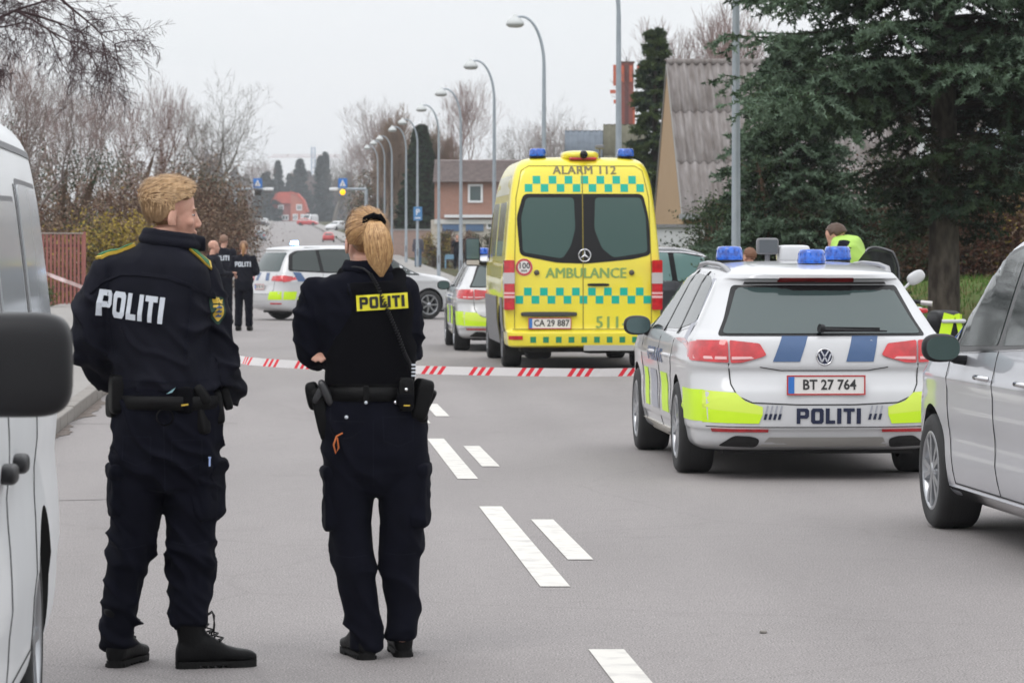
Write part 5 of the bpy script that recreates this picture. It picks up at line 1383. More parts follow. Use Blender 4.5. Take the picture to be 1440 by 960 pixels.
    for k in range(N):
        u = 3 + (len(Pv) - 1.001 - 3) * k / N; p = at(u); d = (Pv[min(int(u) + 1, len(Pv) - 1)] - Pv[int(u)]).normalized()
        a = d.orthogonal().normalized(); c = d.cross(a); w = 2 * math.pi * k / N * 44
        pts.append(p + (a * math.cos(w) + c * math.sin(w)) * .0065)
    b = MB(); b.tube(Pv[:4], .004, 6); b.tube(pts, .0022, 5); b.build('radio_cord', m_blkplast, t)
    b = MB()
    for k in range(4): b.lathe([(.0085, 0), (.009, .003), (.0085, .006)], (Vector(P(583, 512 + k * 5, -.143))), 'z', 12)
    b.build('cord_clip', m_reflett, t)
    boot(t, *P(515, 0, -.03)[:2], R(17), L=.26, low=True); boot(t, *P(566, 0, .06)[:2], R(6), L=.26, low=True)
    # hair drawn back into a ponytail
    knot = Vector((.000, -.100, .078))
    def zone(d):
        if d.y > .55 and d.z < .82: return -.006
        if d.z < -.48: return -.006
        if d.y > .12 and d.z < .15: return -.006
        a = math.atan2(d.x - .1, d.z - .6); n = mnoise.noise(Vector((a * 7, d.y * 1.5, 2))) * .0022
        return .009 + n + .003 * max(0, d.z)
    H = Hair(HT, zone)
    hr = H.cap('hair', m_honey, t, 96, 64)
    r = random.Random(9); roots = []
    kd = (knot - H.c).normalized()
    while len(roots) < 2600:
        d = Vector((r.gauss(0, 1), r.gauss(0, 1), r.gauss(0, 1))).normalized()
        if zone(d) > 0: roots.append(d)
    def fl(i, tt):
        d = roots[i]; rr = random.Random(i); k = .45 + .4 * rr.random()
        dd = d.lerp(kd, tt * k); 
        if dd.length < .05: dd = kd
        return HT @ H.point(dd, .0012 + .003 * math.sin(math.pi * tt) * rr.random())
    fl.out = H.out
    allr = roots[:]
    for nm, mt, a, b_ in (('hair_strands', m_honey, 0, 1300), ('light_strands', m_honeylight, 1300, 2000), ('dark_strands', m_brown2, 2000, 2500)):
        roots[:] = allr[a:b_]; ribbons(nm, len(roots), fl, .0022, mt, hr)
    roots[:] = allr[::11]
    def loose(i, tt):
        p = fl(i, tt); return p + H.out(p) * (.001 + .009 * math.sin(math.pi * tt) * random.Random(i + 5).random())
    loose.out = H.out
    ribbons('loose_strands', len(roots), loose, .0010, m_honeylight, hr, seg=6)
    b = MB(); kp = HT @ knot; kn = (HT.to_3x3() @ Vector((.1, -1, .25))).normalized()
    a1 = kn.orthogonal().normalized(); a2 = kn.cross(a1)
    rp = [kp + kn * .004 + Vector((1, 0, 0)) * .034 * math.cos(q) + Vector((0, -.1, 1)).normalized() * .022 * math.sin(q) for q in [2 * math.pi * i / 24 for i in range(25)]]
    b.tube(rp, .013, 10, caps=False); remesh('scrunchie', b, .005, m_vest, hr, 1, folds(.005, 25, 25))
    base = kp + kn * .012
    # tail: a tapering bundle and its strands
    b = MB(); dn = Vector((.01, -.02, -1))
    tail = [(base, .020), (base + Vector((.004, -.030, -.012)), .030), (base + Vector((.010, -.040, -.055)), .048), (base + Vector((.016, -.036, -.110)), .052), (base + Vector((.020, -.028, -.155)), .042), (base + Vector((.022, -.024, -.185)), .024), (base + Vector((.026, -.020, -.212)), .006)]
    rows_ = []
    vs = []; n = 18
    for p, r_ in tail:
        for i in range(n):
            q = 2 * math.pi * i / n; vs.append(p + Vector((r_ * math.cos(q), r_ * .55 * math.sin(q), 0)))
    fs = [(j * n + i, j * n + (i + 1) % n, (j + 1) * n + (i + 1) % n, (j + 1) * n + i) for j in range(len(tail) - 1) for i in range(n)] + [tuple(range(n)), tuple(range((len(tail) - 1) * n, len(tail) * n))]
    b.add(vs, fs, True); pony = b.build('ponytail', m_honey, t)
    def fl2(i, tt):
        rr = random.Random(i * 7 + 1); q = rr.uniform(0, 2 * math.pi); k = rr.uniform(.9, 1.1)
        u = tt * (len(tail) - 1) * rr.Random if False else tt * (len(tail) - 1) * (.80 + .24 * (i % 7) / 6)
        u = min(u, len(tail) - 1.0001); j = int(u); p = tail[j][0].lerp(tail[j + 1][0], u - j); r_ = tail[j][1] * (1 - u + j) + tail[j + 1][1] * (u - j)
        w = q + .3 * math.sin(tt * 3 + i)
        return p + Vector((r_ * k * math.cos(w), r_ * .58 * k * math.sin(w) - .002, 0))
    fl2.out = lambda p: Vector((0, -1, .1))
    ribbons('tail_strands', 850, fl2, .0026, m_honeylight, pony, seg=7)
    _o = fl2
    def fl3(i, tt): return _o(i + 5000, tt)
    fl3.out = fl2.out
    ribbons('shaded_strands', 220, fl3, .0026, m_honey, pony, seg=7)  # darker strands mixed into the tail
    # ear piece
    return t

# ---------------------------------------------------------------- smaller figures further off
def bystander(label, x, y, z=0., h=1.75, yaw=0., top=None, legs=None, hair=None, lettering=False, pony=False, arms='front', head_yaw=0., vest=None, bulky=1., lean=0.):
    t = thing('person', label, 'person', loc=(x, y, z), rz=yaw); k = h / 1.78
    b = MB(); b.T = Matrix.Scale(k, 4)
    HT = Matrix.Scale(k, 4) @ Matrix.Translation((0, .02 + lean * .42, 1.665 - lean * .24)) @ Matrix.Rotation(head_yaw, 4, 'Z') @ Matrix.Rotation(-lean * 1.2, 4, 'X')
    K = Matrix.Scale(k, 4)
    head_shapes(b, HT); b.T = K
    sh = 1.44
    L_ = lean
    def arm(s):
        A = (s * .19, L_ * .25, sh)
        if arms == 'front': return [A, (s * .26, .02 + L_ * .2, 1.17), (s * .12, .24, 1.12)]
        if arms == 'up': return [A, (s * .25, .08, 1.20), (s * .07, .26, 1.42)]
        if arms == 'bent': return [A, (s * .25, .10 + L_ * .2, 1.18), (s * .10, .34 + L_ * .3, 1.15)]
        return [A, (s * .25, .0, 1.12), (s * .26, .05, .84)]
    rows(b, [(0, L_ * .25, 1.46, .15, .09), (0, L_ * .15, 1.25, .15, .10), (0, 0, 1.0, .14, .11), (0, 0, .88, .15, .11)])
    for s in (-1, 1):
        a = arm(s); limb(b, a, [.045, .04, .028])
        d = (Vector(a[2]) - Vector(a[1])).normalized(); hand_shapes(b, Vector(a[2]), d, (0, -.2, 1) if abs(d.z) < .8 else (s, 0, 0), side=s)
        limb(b, [(s * .09, 0, .88), (s * .10, .01, .48), (s * .11, 0, .06)], [.08, .055, .04])
        b.rbox((s * .115, .05, .045), (.10, .27, .09), e=3)
    remesh('body', b, .011, m_skin, t, 2)
    q = bulky; b = MB(); b.T = K
    rows(b, [(0, L_ * .3, 1.525, .075, .08), (0, L_ * .28, 1.50, .14, .10), (0, L_ * .26, 1.46, .20 * q, .12), (0, L_ * .2, 1.35, .21 * q, .135), (0, L_ * .1, 1.15, .19 * q, .135), (0, 0, .96, .195 * q, .14)])
    for s in (-1, 1): limb(b, arm(s), [.075 * q, .066 * q, .048])
    jk = remesh('jacket', b, .014, top or m_jacket, t, 3, folds(.012, 6, 13, yaw + x))
    b = MB(); b.T = K
    rows(b, [(0, 0, 1.0, .18, .14), (0, 0, .86, .19, .15), (0, 0, .80, .17, .13)])
    for s in (-1, 1): rows(b, [(s * .09, 0, .86, .10, .12), (s * .10, .01, .50, .082, .095), (s * .11, 0, .10, .075, .085)], n=16, e=2)
    remesh('trousers', b, .014, legs or m_navy, t, 2, folds(.008, 6, 12, 4))
    for s in (-1, 1):
        b = MB(); b.T = K; b.rbox((s * .115, .045, .05), (.11, .29, .105), e=3); b.build('shoe', m_leather, t)
    if vest:
        b = MB(); b.T = K; rows(b, [(0, L_ * .27, 1.55, .12, .12), (0, L_ * .27, 1.52, .18 * q, .14), (0, L_ * .26, 1.46, .235 * q, .155), (0, L_ * .2, 1.35, .24 * q, .17), (0, L_ * .1, 1.15, .22 * q, .17), (0, 0, .98, .22 * q, .17)]); v = remesh('safety_vest', b, .014, vest, t, 3, folds(.008, 6, 10)); 
        bvv = bvh_of(v.data); on_surface('reflective_band', [[(-.21, -.03), (.21, -.03), (.21, .03), (-.21, .03)]], (0, 0, 1.2 * k), (0, -1, 0), (0, 0, 1), bvv, m_reflett, v)
    def zone(d):
        if d.y > .5 and d.z < .75: return -.006
        if d.z < -.42 or (d.y > .1 and d.z < .1): return -.006
        return .012 + .006 * mnoise.noise(d * 4)
    if hair: Hair(HT, zone).cap('hair', hair, t, 36, 24)
    if pony:
        b = MB(); pts = [HT @ Vector((0, -.10, .07)), HT @ Vector((.01, -.13, .03)), HT @ Vector((.02, -.13, -.06)), HT @ Vector((.0, -.11, -.17))]
        b.tube(pts, [.022, .036, .042, .014], 10); b.build('ponytail', m_honey, t)
    if lettering:
        on_surface('back_lettering', politi(0, 0, .32 * k, .10 * k), (0, 0, 1.33 * k), (0, -1, 0), (0, 0, 1), bvh_of(jk.data), m_reflett, jk, off=.006, cut=.06)
    return t
# ---------------------------------------------------------------- terrain and road
SL = .0668                                     # the road drifts to the left as it runs away from us
def ucoord(x, y): return x + SL * y
def zr(y):
    t = y - 140.
    if t <= -20: return 0.
    if t < 20: return .0116 * (t + 20) ** 2 / 80
    return .0116 * min(t, 860.)
def sstep(a, b, v):
    t = max(0., min(1., (v - a) / (b - a))); return t * t * (3 - 2 * t)
def zt(x, y):
    u = ucoord(x, y); z = zr(y)
    if u > 8: z += 1.0 * sstep(8.2, 12.2, u) * sstep(28, 44, y) * (1 - sstep(100, 140, y))
    return z
ys_road = [2, 6, 10, 14, 18, 22, 26, 30, 35, 40, 45, 50, 55, 60, 70, 80, 90, 100, 110] + list(range(120, 165, 5)) + list(range(170, 1000, 20)) + [1000]
def strip_mesh(name, u0, u1, dz, mat, y0=2, y1=1000, nu=1, wob=0.):
    V = []; Fc = []; ys = [y for y in ys_road if y0 <= y <= y1]
    if ys[0] != y0: ys = [y0] + ys
    if ys[-1] != y1: ys.append(y1)
    for y in ys:
        for i in range(nu + 1):
            u = u0 + (u1 - u0) * i / nu; V.append((u - SL * y, y, zr(y) + dz))
    for j in range(len(ys) - 1):
        for i in range(nu):
            a = j * (nu + 1) + i; Fc.append((a, a + 1, a + nu + 2, a + nu + 1))
    return fast_mesh(name, np.array(V), np.array(Fc), mat)
m_road = asphalt('asphalt', (.268, .248, .245), (.22, .22, .22), (.80, .79, .78), crack=.10, tracks=True)
m_path = asphalt('worn pavement', (.30, .285, .27), (.35, .35, .35), (.68, .68, .68), crack=.2)
m_grass = M('rough grass', (.07, .13, .03), .95, c2=(.13, .12, .045), scale=1.1, spec=.1, detail=8, bump=.6, bscale=30)
m_soil = M('verge soil', (.09, .07, .045), .95, c2=(.06, .075, .03), scale=.8, spec=.1, detail=8, bump=.5, bscale=20)
m_kerb = M('granite kerb', (.27, .25, .23), .85, c2=(.20, .185, .17), scale=30, bump=.4, bscale=60)
m_mark = M('road paint', (.64, .62, .58), .7, c2=(.48, .46, .44), scale=7, detail=10, bump=.2, bscale=120, lo=.48, hi=.74)

def build_ground():
    xs = sorted(set(list(range(-700, -60, 40)) + list(range(-60, 61, 3)) + list(range(60, 701, 40)))); ysg = sorted(set(list(range(-400, -20, 38)) + list(range(-20, 160, 4)) + list(range(160, 2000, 40))))
    V = []; Fc = []
    for y in ysg:
        for x in xs: V.append((x, y, zt(x, y) - .06 + (mnoise.noise(Vector((x * .4, y * .4, 0))) * .05 if ucoord(x, y) > 8.4 or ucoord(x, y) < -6 else -.05)))
    n = len(xs)
    for j in range(len(ysg) - 1):
        for i in range(n - 1): a = j * n + i; Fc.append((a, a + 1, a + n + 1, a + n))
    link('ground', fast_mesh('ground', np.array(V), np.array(Fc), m_soil, smooth=True), kind='structure')
    # finer grass bank on the right
    V = []; Fc = []; us = np.arange(7.85, 16.2, .3); ys = np.arange(28, 100, .5)
    for y in ys:
        for u in us:
            x = u - SL * y; V.append((x, y, zt(x, y) + mnoise.noise(Vector((x * 1.3, y * 1.3, 3))) * .05 + .02))
    n = len(us)
    for j in range(len(ys) - 1):
        for i in range(n - 1): a = j * n + i; Fc.append((a, a + 1, a + n + 1, a + n))
    link('grass_bank', fast_mesh('grass_bank', np.array(V), np.array(Fc), m_grass, smooth=True), kind='structure')
    road = link('road', strip_mesh('road', -1.92, 5.9, 0., m_road, nu=4), kind='structure')
    link('pavement', strip_mesh('pavement', -5.9, -2.07, .115, m_path, nu=2), kind='structure')
    link('pavement', strip_mesh('pavement', 6.05, 7.9, .115, m_path, nu=1), kind='structure')
    # grass blades on the bank
    N = 26000; u = rng.uniform(7.95, 15.5, N); y = rng.uniform(30, 75, N) ** 1.0; x = u - SL * y
    z = np.array([zt(a, b) for a, b in zip(x, y)]); a = rng.uniform(0, 6.28, N); h = rng.uniform(.05, .16, N); w = rng.uniform(.008, .018, N)
    lx, ly = rng.normal(0, .05, N), rng.normal(0, .05, N)
    V = np.stack([np.stack([x - w * np.cos(a), y - w * np.sin(a), z - .03], 1), np.stack([x + w * np.cos(a), y + w * np.sin(a), z - .03], 1), np.stack([x + lx, y + ly, z + h], 1)], 1).reshape(-1, 3)
    me = fast_mesh('grass', V, np.arange(3 * N).reshape(-1, 3), [M('grass blade', (.08, .17, .03), .8, spec=.15), M('dry grass blade', (.17, .14, .06), .9, spec=.1)], mi=(rng.random(N) < .3).astype(int))
    link('grass', me, kind='stuff')
    # dashes: long 5 m warning line on the left, short 2.5 m line on the right
    def dash(u0, w, y0, ln):
        V = [(u0 - w / 2 - SL * yy, yy, zr(yy) + .004) if s < 0 else (u0 + w / 2 - SL * yy, yy, zr(yy) + .004) for yy in (y0, y0 + ln / 2, y0 + ln) for s in (-1, 1)]
        link('lane_dash', fast_mesh('lane_dash', np.array(V), np.array([(0, 1, 3, 2), (2, 3, 5, 4)]), m_mark), road)
    for k in range(-1, 12): dash(1.28, .14, 16.13 + k * 7.55 - (2.5 if 0 else 0), 5.02)
    for k in range(0, 16): dash(1.52, .13, 17.53 + k * 7.5, 2.6)
    # kerbs of single granite stones
    for side, u in (('left', -1.995), ('right', 5.975)):
        kb = link('kerb', strip_mesh('kerb', u - .07, u + .07, .07, m_kerb, y0=2, y1=900), kind='structure')
        mbs = MB(); mbs.prism(rpoly([(-.07, -.12), (.07, -.12), (.07, .12), (-.07, .12)], .015, 2), -.492, .492, 'y')
        me = mbs.mesh('kerb_stone', m_kerb)
        y = 3.
        while y < 95:
            o = link('kerb_stone', me, kb, loc=(u - SL * (y + .5), y + .5, random.uniform(-.004, .004) + .004)); o.rotation_euler = (0, 0, math.atan(SL) + random.uniform(-.004, .004)); y += 1.0
    # a patch of broken surface beside the left kerb, and dirt in the gutter
    gm = M('gutter dirt', (.10, .075, .06), .95, c2=(.17, .145, .13), scale=5)
    for (y0, y1, w) in ((28.5, 31.0, .16), (31.6, 36.5, .22), (37, 40, .1), (20, 27, .08)):
        V = []; Fc = []; n = 14
        for i in range(n + 1):
            yy = y0 + (y1 - y0) * i / n; ww = w * (.4 + abs(mnoise.noise(Vector((yy * 2.1, 0, 0)))) * 1.6) * math.sin(math.pi * (i + .2) / (n + .4))
            V += [(-1.918 - SL * yy, yy, zr(yy) + .005), (-1.918 + ww - SL * yy, yy, zr(yy) + .005)]
        for i in range(n): Fc.append((2 * i, 2 * i + 1, 2 * i + 3, 2 * i + 2))
        link('gutter_dirt', fast_mesh('gutter_dirt', np.array(V), np.array(Fc), gm), road)
    ck = M('tar joint', (.055, .045, .045), .9)
    for seg in ([(-1.9, 31.2), (-1.5, 31.1), (-.9, 31.3), (-.4, 31.2)], [(-1.6, 21.6), (-1.1, 21.75), (-.72, 21.6), (-.72, 21.0)]):
        pts = [(u - SL * y, y) for u, y in seg]; V = []; Fc = []
        for i, (x, y) in enumerate(pts): w = .012; V += [(x, y - w, .0035), (x, y + w, .0035)]
        for i in range(len(pts) - 1): Fc.append((2 * i, 2 * i + 1, 2 * i + 3, 2 * i + 2))
        link('tar_joint', fast_mesh('tar_joint', np.array(V), np.array(Fc), ck), road)
    b = MB(); b.rbox((1.62 - SL * 14 + .35, 14.2, .006), (.03, .04, .012)); b.build('pebble', m_kerb, road)
    return road

# ---------------------------------------------------------------- trees
def seg_mesh(name, S, mats, sides=3, mi=None):
    """S: (n, 8) x0 y0 z0 x1 y1 z1 r0 r1 -> thin prisms"""
    S = np.array(S, dtype=np.float64); a, b = S[:, :3], S[:, 3:6]; d = b - a; L = np.linalg.norm(d, axis=1, keepdims=True) + 1e-9; d /= L
    up = np.where(np.abs(d[:, 2:3]) < .9, np.array([[0, 0, 1.]]), np.array([[1., 0, 0]])); u = np.cross(d, up); u /= np.linalg.norm(u, axis=1, keepdims=True); v = np.cross(d, u)
    V = []; n = len(S)
    for end, r in ((a, S[:, 6:7]), (b, S[:, 7:8])):
        for k in range(sides):
            t = 2 * math.pi * k / sides; V.append(end + (u * math.cos(t) + v * math.sin(t)) * r)
    V = np.stack(V, 1).reshape(-1, 3); base = np.arange(n)[:, None] * 2 * sides; Fc = []
    for k in range(sides):
        k2 = (k + 1) % sides; Fc.append(base + np.array([[k, k2, sides + k2, sides + k]]))
    Fc = np.stack(Fc, 1).reshape(-1, 4)
    m = None if mi is None else np.repeat(np.asarray(mi), sides)
    return fast_mesh(name, V, Fc, mats, mi=m, smooth=sides > 3)
def bare_segments(seed, H=10., trunk=.28, clear=.28, spread=.6, up=.35, depth=6, nb=3, droop=0., wig=.18):
    r = random.Random(seed); S = []; T = []
    def grow(p, d, ln, rad, dep):
        k = 3 if dep > 2 else 2; q = p
        for i in range(k):
            d = (d + Vector((r.gauss(0, wig), r.gauss(0, wig), r.gauss(0, wig) * .6 + up * .12 - (droop * .35 if dep < 3 else 0)))).normalized()
            q2 = q + d * ln / k; ra = rad * (1 - .38 * i / k); rb = rad * (1 - .38 * (i + 1) / k)
            (T if dep == depth else S).append((*q, *q2, ra, rb)); q = q2
            if dep > 0 and (dep < depth or i > 0) and r.random() < .5:
                side = d.orthogonal().normalized(); side.rotate(Matrix.Rotation(r.uniform(0, 6.28), 3, d))
                grow(q, (d * (1 - spread) + side * spread * r.uniform(.8, 1.2) + Vector((0, 0, up * .3))).normalized(), ln * r.uniform(.55, .8), rb * r.uniform(.4, .55), dep - 1)
        if dep > 0:
            for _ in range(nb - 1 if dep < depth else nb):
                side = d.orthogonal().normalized(); side.rotate(Matrix.Rotation(r.uniform(0, 6.28), 3, d))
                s2 = spread * r.uniform(.45, 1.)
                grow(q, (d * (1 - s2) + side * s2 + Vector((0, 0, up * .25))).normalized(), ln * r.uniform(.62, .85), rad * .62 * r.uniform(.55, .9), dep - 1)
    grow(Vector((0, 0, 0)), Vector((r.gauss(0, .03), r.gauss(0, .03), 1)).normalized(), H * clear, trunk, depth)
    S = np.array(S); T = np.array(T)
    top = max(S[:, 5].max(), .1); f = H / top
    S[:, [2, 5]] *= f; T[:, [2, 5]] *= f
    S[:, 6:] = np.maximum(S[:, 6:], .005); 
    return T, S
BARE = {}
def bare_tree(kind, label, x, y, z, s=1., rz=0., group=None, tint=None, name='bare_tree'):
    spec = {'oak': dict(seed=3, H=10, trunk=.32, clear=.22, spread=.62, up=.25, depth=6, nb=3), 'birch': dict(seed=11, H=10, trunk=.16, clear=.20, spread=.45, up=.75, depth=6, nb=3, droop=.1),
            'ash': dict(seed=21, H=10, trunk=.22, clear=.26, spread=.5, up=.5, depth=6, nb=3), 'bushy': dict(seed=31, H=6, trunk=.10, clear=.10, spread=.55, up=.45, depth=6, nb=4, wig=.25)}
    mats = {'oak': (.16, .145, .125), 'birch': (.24, .165, .15), 'ash': (.21, .17, .155), 'bushy': (.25, .18, .13)}
    if kind not in BARE:
        T, S = bare_segments(**spec[kind]); BARE[kind] = (seg_mesh('trunk', T, M('bark ' + kind, mats[kind], .9, c2=tuple(v * .6 for v in mats[kind]), scale=6), 7), seg_mesh('crown', S, M('twigs ' + kind, mats[kind], .9, spec=.1), 3))
    t = thing(name, label, 'tree', loc=(x, y, z - .05), rz=rz, group=group); t.scale = (s if not isinstance(s, tuple) else s[0],) * 2 + (s if not isinstance(s, tuple) else s[1],)
    link('trunk', BARE[kind][0], t); link('crown', BARE[kind][1], t)
    return t

def needle_mesh(name, tw, per, ln, wd, mats, mi=None, seed=0, spread=1.0):
    """tw: (n, 6) twig start, end; flat needles stand off the twig on all sides"""
    g = np.random.default_rng(seed); tw = np.asarray(tw); n = len(tw); a, b = tw[:, :3], tw[:, 3:6]
    t = g.random((n, per)); P = a[:, None] + (b - a)[:, None] * t[..., None]; d = (b - a); d /= np.linalg.norm(d, axis=1, keepdims=True) + 1e-9
    rnd = g.normal(0, 1, (n, per, 3)); rnd /= np.linalg.norm(rnd, axis=2, keepdims=True)
    D = d[:, None] * .75 + rnd * spread; D /= np.linalg.norm(D, axis=2, keepdims=True)
    W = np.cross(D, g.normal(0, 1, (n, per, 3))); W /= np.linalg.norm(W, axis=2, keepdims=True) + 1e-9
    L = ln * g.uniform(.6, 1.2, (n, per, 1)); w = wd * g.uniform(.7, 1.3, (n, per, 1))
    V = np.stack([P - W * w, P + W * w, P + D * L], 2).reshape(-1, 3)
    m = None if mi is None else np.repeat(mi, per)
    return fast_mesh(name, V, np.arange(len(V)).reshape(-1, 3), mats, mi=m)
def spruce(label, x, y, z, H, rad, seed, z0=1.2, mats=None, dens=1., per=26, group=None, skip=None, trunk=.22, needle=.05, low=0.):
    r = random.Random(seed); t = thing('spruce_tree', label, 'tree', loc=(x, y, z), group=group)
    TW = []; MI = []; WD = []
    zz = z0
    while zz < H - .2:
        f = (H - zz) / (H - z0); L0 = rad * (f ** .7) * (.55 + .45 * sstep(z0, z0 + 1.3, zz) if z0 > .8 else 1)
        for k in range(max(4, int(7 * dens))):
            a = r.uniform(0, 2 * math.pi); L = L0 * r.uniform(.65, 1.12)
            if skip and skip(a, zz, r): continue
            if zz < low: L *= (.36 if math.cos(a) < 0 else .50) + .1 * r.random()
            p = Vector((0, 0, zz + r.uniform(-.12, .12))); ns = max(6, int(L * 5.5)); dz = r.uniform(.12, .3); prev = p; 
            for i in range(1, ns + 1):
                s = i / ns; q = Vector((math.cos(a + .12 * math.sin(s * 3 + seed)) * L * s, math.sin(a + .12 * math.sin(s * 3 + seed)) * L * s, p.z + L * (dz * s - .42 * s * s + .20 * s ** 4)))
                WD.append((*prev, *q, .035 * (1 - s) * L / 3 + .006, .03 * (1 - s) * L / 3 + .005))
                if s > .22:
                    dr = (q - prev).normalized(); sd = dr.cross(Vector((0, 0, 1))).normalized()
                    for sg in (-1, 1):
                        sl = L * .36 * (1.12 - s) * r.uniform(.6, 1.25) + .14
                        dd = (dr * .65 + sd * sg * r.uniform(.6, 1) + Vector((0, 0, r.uniform(-.75, .10)))).normalized(); pa = q; m = max(2, int(sl / .16))
                        for j in range(m):
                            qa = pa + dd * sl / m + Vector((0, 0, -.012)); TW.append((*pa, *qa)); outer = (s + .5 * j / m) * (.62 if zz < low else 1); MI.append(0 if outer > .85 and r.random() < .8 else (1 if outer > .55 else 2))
                            if j and r.random() < .8:
                                for s3 in (-1, 1):
                                    e = qa + (dd + sd.cross(dd) * .1 + dr * s3 * .8).normalized() * r.uniform(.07, .17) + Vector((0, 0, r.uniform(-.05, .03))); TW.append((*qa, *e)); MI.append(MI[-1])
                            pa = qa
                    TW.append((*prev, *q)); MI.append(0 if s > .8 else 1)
                prev = q
        zz += r.uniform(.20, .34) / dens
    tr = [(0, 0, i * H / 12 - .2, 0, 0, (i + 1) * H / 12 - .2, trunk * (1 - i / 12.5), trunk * (1 - (i + 1) / 12.5)) for i in range(12)]
    link('trunk', seg_mesh('trunk', tr, m_bark, 12), t)
    link('branches', seg_mesh('branches', WD, m_darkbark, 4), t)
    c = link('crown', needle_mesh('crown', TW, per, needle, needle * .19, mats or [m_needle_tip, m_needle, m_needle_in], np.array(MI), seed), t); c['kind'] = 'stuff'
    return t
m_bark = M('spruce bark', (.105, .09, .075), .95, c2=(.04, .032, .028), scale=9, stretch=(1, 1, .4), bump=.9, bscale=14, spec=.1)
m_darkbark = M('dark branch bark', (.03, .022, .018), .95, spec=.1)
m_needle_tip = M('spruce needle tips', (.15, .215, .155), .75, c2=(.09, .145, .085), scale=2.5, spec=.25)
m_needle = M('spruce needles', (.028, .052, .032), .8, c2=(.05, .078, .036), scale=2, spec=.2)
m_needle_in = M('dark spruce needles', (.022, .03, .018), .9, c2=(.04, .035, .02), scale=3, spec=.1)  # darkest needle tone, nearest the trunk on spruces

def shrub(label, x, y, z, rx, ry, H, mats, seed, n=9000, leaf=.05, twigs=700, cat='shrub', name='shrub', group=None, clumps=26, flat=0., weights=None):
    """a bush of many small leaf faces gathered in clumps along its twigs"""
    g = np.random.default_rng(seed); t = thing(name, label, cat, loc=(x, y, z), group=group)
    th = g.uniform(0, 6.28, clumps); ph = np.arccos(g.uniform(-.1, 1, clumps)); rr = g.uniform(.45, 1., clumps) ** .6
    e = .75 if flat == 0 else .35
    def P(c, s): return np.sign(c) * np.abs(c) ** s
    C = np.stack([P(np.cos(th), e) * P(np.sin(ph), e) * rx * rr, P(np.sin(th), e) * P(np.sin(ph), e) * ry * rr, H * .12 + P(np.cos(ph), e) * H * .82 * rr + 0 * th], 1)
    C = np.concatenate([C, np.stack([g.uniform(-rx, rx, clumps // 2) * .85, g.uniform(-ry, ry, clumps // 2) * .85, g.uniform(.05, .5, clumps // 2) * H], 1)])
    ci = g.integers(0, len(C), n); cr = min(rx, H / 2, 2.2) * g.uniform(.22, .42, len(C)) * (1 if flat else 1.25)
    q = g.normal(0, .62 if not flat else .5, (n, 3))
    p = C[ci] + q * cr[ci][:, None] * np.array([1.15, 1.15, .85]); p[:, 2] = np.maximum(p[:, 2], .02)
    if flat: p[:, 0] = np.clip(p[:, 0], -rx * 1.03, rx * 1.03); p[:, 1] = np.clip(p[:, 1], -ry * 1.05, ry * 1.05); p[:, 2] = np.minimum(p[:, 2], H * (1 + .03 * np.sin(p[:, 0] * 3)))
    u = g.normal(0, 1, (n, 3)); u /= np.linalg.norm(u, axis=1, keepdims=True); v = np.cross(u, g.normal(0, 1, (n, 3))); v /= np.linalg.norm(v, axis=1, keepdims=True)
    s = leaf * g.uniform(.5, 1.25, (n, 1)); V = np.stack([p - u * s, p - v * s * .45, p + u * s, p + v * s * .45], 1).reshape(-1, 3)
    w = np.array(weights if weights else [1] * len(mats), float); w /= w.sum()
    cm = g.choice(len(mats), len(C), p=w); mi = np.where(g.random(n) < .7, cm[ci], g.choice(len(mats), n, p=w))
    f = link('foliage', fast_mesh('foliage', V, np.arange(4 * n).reshape(-1, 4), mats, mi=mi), t); f['kind'] = 'stuff'
    S = []
    r = random.Random(seed)
    for k in range(twigs):
        c = Vector(C[r.randrange(len(C))]); a = Vector((c.x * .25 + r.gauss(0, .1), c.y * .25 + r.gauss(0, .1), 0)); m = a.lerp(c, .5) + Vector((r.gauss(0, .12), r.gauss(0, .12), .1)); e2 = c + Vector((r.gauss(0, .22), r.gauss(0, .22), r.uniform(0, .28)))
        S += [(*a, *m, .012, .009), (*m, *c, .009, .006), (*c, *e2, .006, .0025)]
    st = link('stems', seg_mesh('stems', S, m_twig, 3), t); st['kind'] = 'stuff'
    return t
m_twig = M('shrub twig bark', (.13, .085, .06), .9, spec=.1)
m_yew = M('yew leaf', (.022, .04, .02), .8, c2=(.032, .055, .022), scale=2, spec=.2)
m_yew2 = M('dull evergreen leaf', (.045, .065, .025), .8, spec=.2)
m_brownleaf = M('brown winter leaf', (.10, .055, .035), .9, c2=(.07, .04, .028), scale=2, spec=.1)
m_redleaf = M('red brown leaf', (.15, .06, .04), .9, c2=(.10, .05, .035), scale=2, spec=.1)
m_ochre = M('ochre spring leaf', (.36, .27, .05), .85, c2=(.26, .19, .05), scale=2, spec=.15)
m_tanleaf = M('tan twig haze', (.26, .185, .13), .9, c2=(.19, .13, .09), scale=1.5, spec=.1)
m_ivy = M('ivy leaf', (.06, .09, .025), .7, spec=.25)

